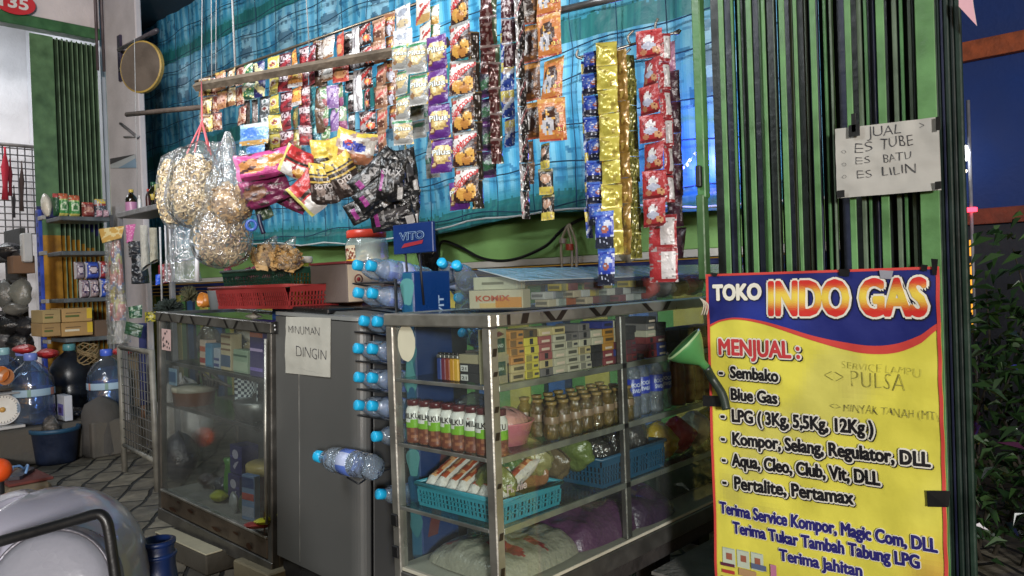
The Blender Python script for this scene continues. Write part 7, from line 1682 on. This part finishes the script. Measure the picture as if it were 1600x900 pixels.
for k, (u, v) in enumerate(((45, 556), (165, 552), (8, 549))):
    m = MB(); p = at(u, v, 5.5); bag_mesh(m, T(p.x-.0, p.y+.12, p.z-.03), .2, .07, .14, lin((170, 40, 44)), 150+k); m.solo('red_bag', ['crumpled red plastic on the front gallons', 'crumpled red plastic beside the right gallon', 'crumpled red plastic at the far left gallon'][k], 'bag', 'foil')
m = MB(); p = at(138, 556, 5.9)
for k in range(9): m.tube([(p.x+.1*math.cos(a)*(1+.1*nz(k, a)), p.y+.07*math.sin(a), p.z-.03+.012*k+.03*math.sin(a*2+k)) for a in [i*.45 for i in range(15)]], .005, lin((130, 112, 80)), n=5)
m.solo('rope_coil', 'coil of tan rope lying behind the dark gallon', 'rope', 'cloth')
p = onZ(140, 640, .254); m = MB(); m.box((p.x-.1, p.y+.12, .254), (p.x+.2, p.y+.3, .66), lin((110, 96, 76)), bev=.006); m.solo('carton', 'brown carton standing between the dark and right gallons', 'carton', 'card')
p = onZ(95, 657, .254); m = MB(); m.box((p.x-.07, p.y, .256), (p.x+.09, p.y+.05, .43), lin((186, 190, 200)), bev=.003); m.box((p.x-.045, p.y-.0015, .29), (p.x+.06, p.y+.001, .37), lin((96, 90, 160)), bev=.0004); m.box((p.x-.03, p.y-.0025, .305), (p.x+.03, p.y-.0012, .345), lin((60, 40, 90)), bev=.0003); m.solo('washing_powder', 'white carton with violet print beside the front gallon', 'carton', 'card')
m = MB(); p = onZ(120, 650, .254); bag_mesh(m, T(p.x+.02, p.y-.03, .254), .24, .07, .16, lin((70, 84, 110)), 155); m.solo('plastic_bag', 'dark blue crumpled bag in front of the dark gallon', 'bag', 'clear')
# weighing scale
p = onZ(5, 668, .254); t0 = thing('weighing_scale', 'white round dial weighing scale at the left edge', 'scale', tuple(p)); R = .10; f_ = (CAM-p); f_.z = 0; f_.normalize()
M = T(p.x, p.y, .254+.125) @ f_.to_track_quat('Z', 'Y').to_matrix().to_4x4()
m = MB(); m.lathe([(.001, .0), (R, 0), (R*1.04, .01), (R*1.04, .05), (R*.98, .058), (R*.94, .05)], lin((206, 206, 206)), n=32, M=M); m.build('housing', 'plastic', t0)
m = MB(); m.lathe([(.001, .046), (R*.93, .046)], lin((214, 212, 206)), n=32, M=M); m.lathe([(.001, .049), (.018, .049), (.018, .052), (.001, .052)], lin((196, 150, 80)), n=16, M=M)
for k in range(30):
    a = k*.2094; m.add([tuple(M @ Vector((r*math.cos(a+d), r*math.sin(a+d), .048))) for r, d in ((R*.8, -.02), (R*.9, -.02), (R*.9, .02), (R*.8, .02))], [(0, 1, 2, 3)], lin((60, 60, 64)))
m.build('dial', 'plastic', t0)
m = MB(); m.box((p.x-.12, p.y-.1, .254), (p.x+.12, p.y+.1, .272), lin((190, 190, 190))); m.build('base', 'plastic', t0); m = MB(); m.box((p.x-.1, p.y-.06, .48), (p.x+.1, p.y+.08, .492), lin((150, 150, 152))); m.build('pan', 'plastic', t0)
for k, (u, v, c, lb) in enumerate(((6, 586, (190, 110, 50), 'orange brown'), (14, 590, (170, 120, 84), 'tan'))):
    m = MB(); p = at(u, v, 5.2); M = T(*p) @ RZ(.7) @ RX(1.3); m.lathe([(.001, 0), (.04, 0), (.055, .03), (.05, .03), (.036, .004), (.001, .004)], lin(c), n=18, M=M); m.solo('clay_bowl', '%s round bowl lying on the ledge over the scale' % lb, 'bowl', 'plastic')
m = MB(); a = at(-20, 600, 5.25); b_ = at(20, 592, 5.25); m.box((a.x-.1, a.y-.1, .5), (b_.x, b_.y+.1, .515), lin((70, 62, 54))); m.box((a.x-.1, a.y+.06, .254), (b_.x, b_.y+.09, .499), lin((50, 46, 44))); m.solo('small_stool', 'low dark stool behind the weighing scale', 'stool', 'wood')
# bucket, drum, crates
p = onZ(88, 722, 0); t0 = thing('bucket', 'dark blue plastic bucket with a bag stuffed in it on the stone floor', 'bucket', (p.x, p.y, 0)); M = T(p.x, p.y, 0) @ Matrix.Scale(.86, 4); H_ = .275
m = MB(); m.lathe([(.001, 0), (.135, 0), (.14, .01), (.165, H_-.03), (.168, H_-.025)], lin((26, 36, 58)), n=32, M=M); m.build('body', 'rough_plastic', t0)
m = MB(); m.lathe([(.166, H_-.03), (.178, H_-.028), (.18, H_), (.168, H_+.003), (.16, H_-.004), (.132, .02), (.001, .02)], lin((34, 74, 104)), n=32, M=M); m.build('rim', 'rough_plastic', t0)
m = MB(); bag_mesh(m, M @ T(-.02, -.04, .12) @ RY(.3), .16, .27, .12, lin((176, 170, 166)), 161, amp=.28); m.solo('plastic_bag', 'crumpled clear bag sticking out of the blue bucket', 'bag', 'clear')
p = onZ(132, 715, 0); m = MB(); m.lathe([(.001, 0), (.12, 0), (.13, .03), (.125, .3), (.1, .36), (.03, .4), (.001, .41)], lin((72, 70, 68)), n=24, M=T(p.x, p.y+.12, 0), wob=.03); m.solo('grey_sack', 'grey filled sack standing beside the blue bucket', 'sack', 'cloth')
p = onZ(175, 704, 0); m = MB(); m.box((p.x-.18, p.y+.0, 0), (p.x+.2, p.y+.2, .21), lin((22, 22, 24)), bev=.008); m.solo('dark_crate', 'black crate on the floor under the right water gallon', 'crate', 'plastic')
# sandal and orange ball
p = Vector((_e.x-.2, _e.y-.08, .121)); t0 = thing('sandal', 'dark sandal with pale blue straps on the clay tile', 'sandal', tuple(p))
M = T(*p) @ RZ(2.6); m = MB(); prof = [(-.12, .028), (-.1, .038), (-.03, .034), (.05, .044), (.1, .042), (.125, .022)]
vs = [(x, y, z) for z in (0, .018) for x, y in prof]+[(x, -y, z) for z in (0, .018) for x, y in prof]; n = 6
fs = [(i, i+1, n+i+1, n+i) for i in range(5)]+[(12+i, 12+i+1, 18+i+1, 18+i) for i in range(5)]+[(i, i+1, 13+i, 12+i) for i in range(5)]+[(6+i, 7+i, 19+i, 18+i) for i in range(5)]+[(0, 6, 18, 12), (5, 11, 23, 17)]
m.add(vs, fs, lin((44, 44, 56)), 0, M); m.build('sole', 'plastic', t0)
m = MB()
for sx in (-1, 1): m.tube([tuple(M @ Vector(q)) for q in ((.07, 0, .02), (.05, sx*.02, .045), (.0, sx*.038, .05), (-.05, sx*.038, .018))], .007, lin((120, 160, 210)), n=6)
m.build('strap', 'plastic', t0)
p = at(-2, 735, 3.6); m = MB(); m.lathe([(.0001+.055*math.sin(a), -.055*math.cos(a)) for a in [i*.2618 for i in range(13)]], lin((226, 84, 30)), n=20, M=T(p.x, p.y, p.z)); m.lathe([(.02, .04-p.z), (.02, 0)], lin((40, 40, 44)), n=10, M=T(p.x, p.y, p.z-.04)); m.lathe([(.001, 0), (.09, 0), (.08, .02), (.02, .03)], lin((40, 40, 44)), n=16, M=T(p.x, p.y, .001))
m.solo('marker_post', 'bright orange ball on a dark post at the left edge', 'marker post', 'plastic')
# ================================================================== FOREGROUND
# rounded pearl cowl of a parked scooter with its round lamp glass and black tube guard; a blue bottle stands on its footboard
c = at(78, 905, 1.15)
zc = c.z-.36
Xc = Vector((math.cos(CYAW), math.sin(CYAW), 0)); Yc = Vector((-math.sin(CYAW), math.cos(CYAW), 0)); Zc = Vector((0, 0, 1))
t0 = thing('motor_scooter', 'pearl silver rounded scooter cowl with a round lamp and black tube guard in the foreground', 'scooter', (c.x, c.y, 0))
c0 = at(52, 938, 1.15)
def cowl(u, v):
    th = 2*math.pi*u; ph = math.pi*(v-.5); q = max(0, math.cos(ph))**.8
    x = .150*math.cos(th)*q; y = .19*math.sin(th)*q; z = .158*math.sin(ph)
    x *= 1-.18*max(0, -z/.158); crease = .008*math.exp(-((math.cos(th)*1.1+.35)**2)*18)*(1 if z > 0 else 0)
    return c0+Xc*x+Yc*y+Zc*(z-crease+.004*math.sin(th*3)*q)
PRL = lin((200, 196, 212))
m = MB(); m.grid(64, 40, cowl, PRL); m.build('cowl', 'pearl', t0)
m = MB()
def shoulder(u, v):
    th = 2*math.pi*u; ph = math.pi*(v-.5); q = max(0, math.cos(ph))**.7
    return c0-Xc*.17+Yc*.02+Xc*(.13*math.cos(th)*q)+Yc*(.16*math.sin(th)*q)+Zc*(.166*math.sin(ph)-.004+.006*math.sin(th*2+1))
m.grid(48, 30, shoulder, lin((214, 206, 220))); m.build('side_panel', 'pearl', t0)
ax = (-Yc*.93+Xc*.10+Zc*.26).normalized(); L0 = at(78, 925, 1.005); M = T(*L0) @ ax.to_track_quat('Z', 'Y').to_matrix().to_4x4()
m = MB(); R_ = .076
m.lathe([(R_*1.06, -.03), (R_*1.06, .0), (R_*1.03, .006), (R_*.99, .004)], lin((120, 118, 126)), n=44, M=M); lr = m.build('lamp_rim', 'steel', t0)
m = MB(); m.lathe([(R_, -.004), (R_*.97, .008), (R_*.85, .016), (R_*.6, .022), (R_*.3, .025), (.001, .026)], lin((150, 150, 160)), n=44, M=M); m.build('lamp_glass', 'frost', t0)
m = MB(); fp = smooth([at(u, v, .93) for u, v in ((-60, 866), (0, 846), (60, 829), (120, 812), (148, 804), (160, 806), (168, 820), (173, 850), (180, 900), (186, 950))], 5)
e2 = at(186, 950, .93); e1 = at(-60, 866, .93)
m.tube([Vector((e1.x, e1.y, zc))]+fp+[Vector((e2.x, e2.y, zc))], .0066, lin((24, 24, 26)), n=10); m.build('guard_tube', 'paint', t0)
m = MB(); m.box((c.x-.42, c.y-.42, zc-.05), (c.x+.34, c.y+.42, zc), lin((60, 62, 66)), bev=.015); m.build('footboard', 'paint', t0)
for k, dy in enumerate((-.1, .1)):
    m = MB(); m.lathe([(.09, -.035), (.16, -.03), (.17, 0), (.16, .03), (.09, .035), (.09, -.035)], lin((28, 28, 30)), n=28, M=T(c.x+(-.22 if k == 0 else .2), c.y+dy, .17) @ RX(math.pi/2)); m.build('wheel', 'plastic', t0)
m = MB(); m.box((c.x-.24, c.y-.12, .17), (c.x+.22, c.y+.12, zc-.052), lin((90, 90, 96)), bev=.02); m.build('lower_body', 'pearl', t0)
p = at(246, 850, 1.25); t0 = thing('blue_bottle', 'deep blue bottle with a flanged neck close to the camera', 'bottle', (p.x, p.y, zc)); k = 1.25/CF
M = T(p.x, p.y, p.z); m = MB(); q = k
prof = [(21*q, -20*q), (23*q, -26*q)]
m.lathe([(.001, zc-p.z), (.10, zc-p.z), (.11, zc-p.z+.02), (.11, -.2), (.09, -.13), (34*q, -75*q), (29*q, -58*q), (26*q, -40*q), (25*q, -28*q), (26*q, -22*q), (26*q, -16*q), (25*q, -14*q), (24*q, -8*q), (24.5*q, 0), (24*q, 2*q), (24*q, -0*q)], lin((14, 34, 76)), n=32, M=M)
m.lathe([(24.5*q, -1*q), (27*q, 1*q), (27*q, 6*q), (24*q, 7.5*q), (20*q, 7*q), (19*q, -20*q), (.001, -22*q)], lin((18, 40, 88)), n=32, M=M); m.build('body', 'plastic', t0)
m = MB(); m.lathe([(26*q, -19*q), (28*q, -17*q), (28*q, -14*q), (25*q, -13*q)], lin((20, 44, 96)), n=32, M=M); m.build('neck_ring', 'plastic', t0)
# blue fairy lights on the tarpaulin
m = MB(); p = onY(1076, 252, TY-.08)
for (u, v) in ((1068, 262), (1078, 250), (1086, 240), (1074, 258)):
    q = onY(u, v, TY-.08); m.lathe([(.001, -.008), (.008, 0), (.001, .008)], (.1, .12, 1), n=8, M=T(*q))
m.tube([onY(1095, 232, TY-.085), onY(1060, 268, TY-.085), onY(985, 300, TY-.085)], .002, lin((40, 60, 60)), n=4)
m.solo('fairy_light', 'short string of tiny blue lights on the tarpaulin by the gate post', 'string light', 'led')
lamp('blue_led', 'POINT', tuple(onY(1077, 252, TY-.1)), 7, (.15, .12, 1), .01)
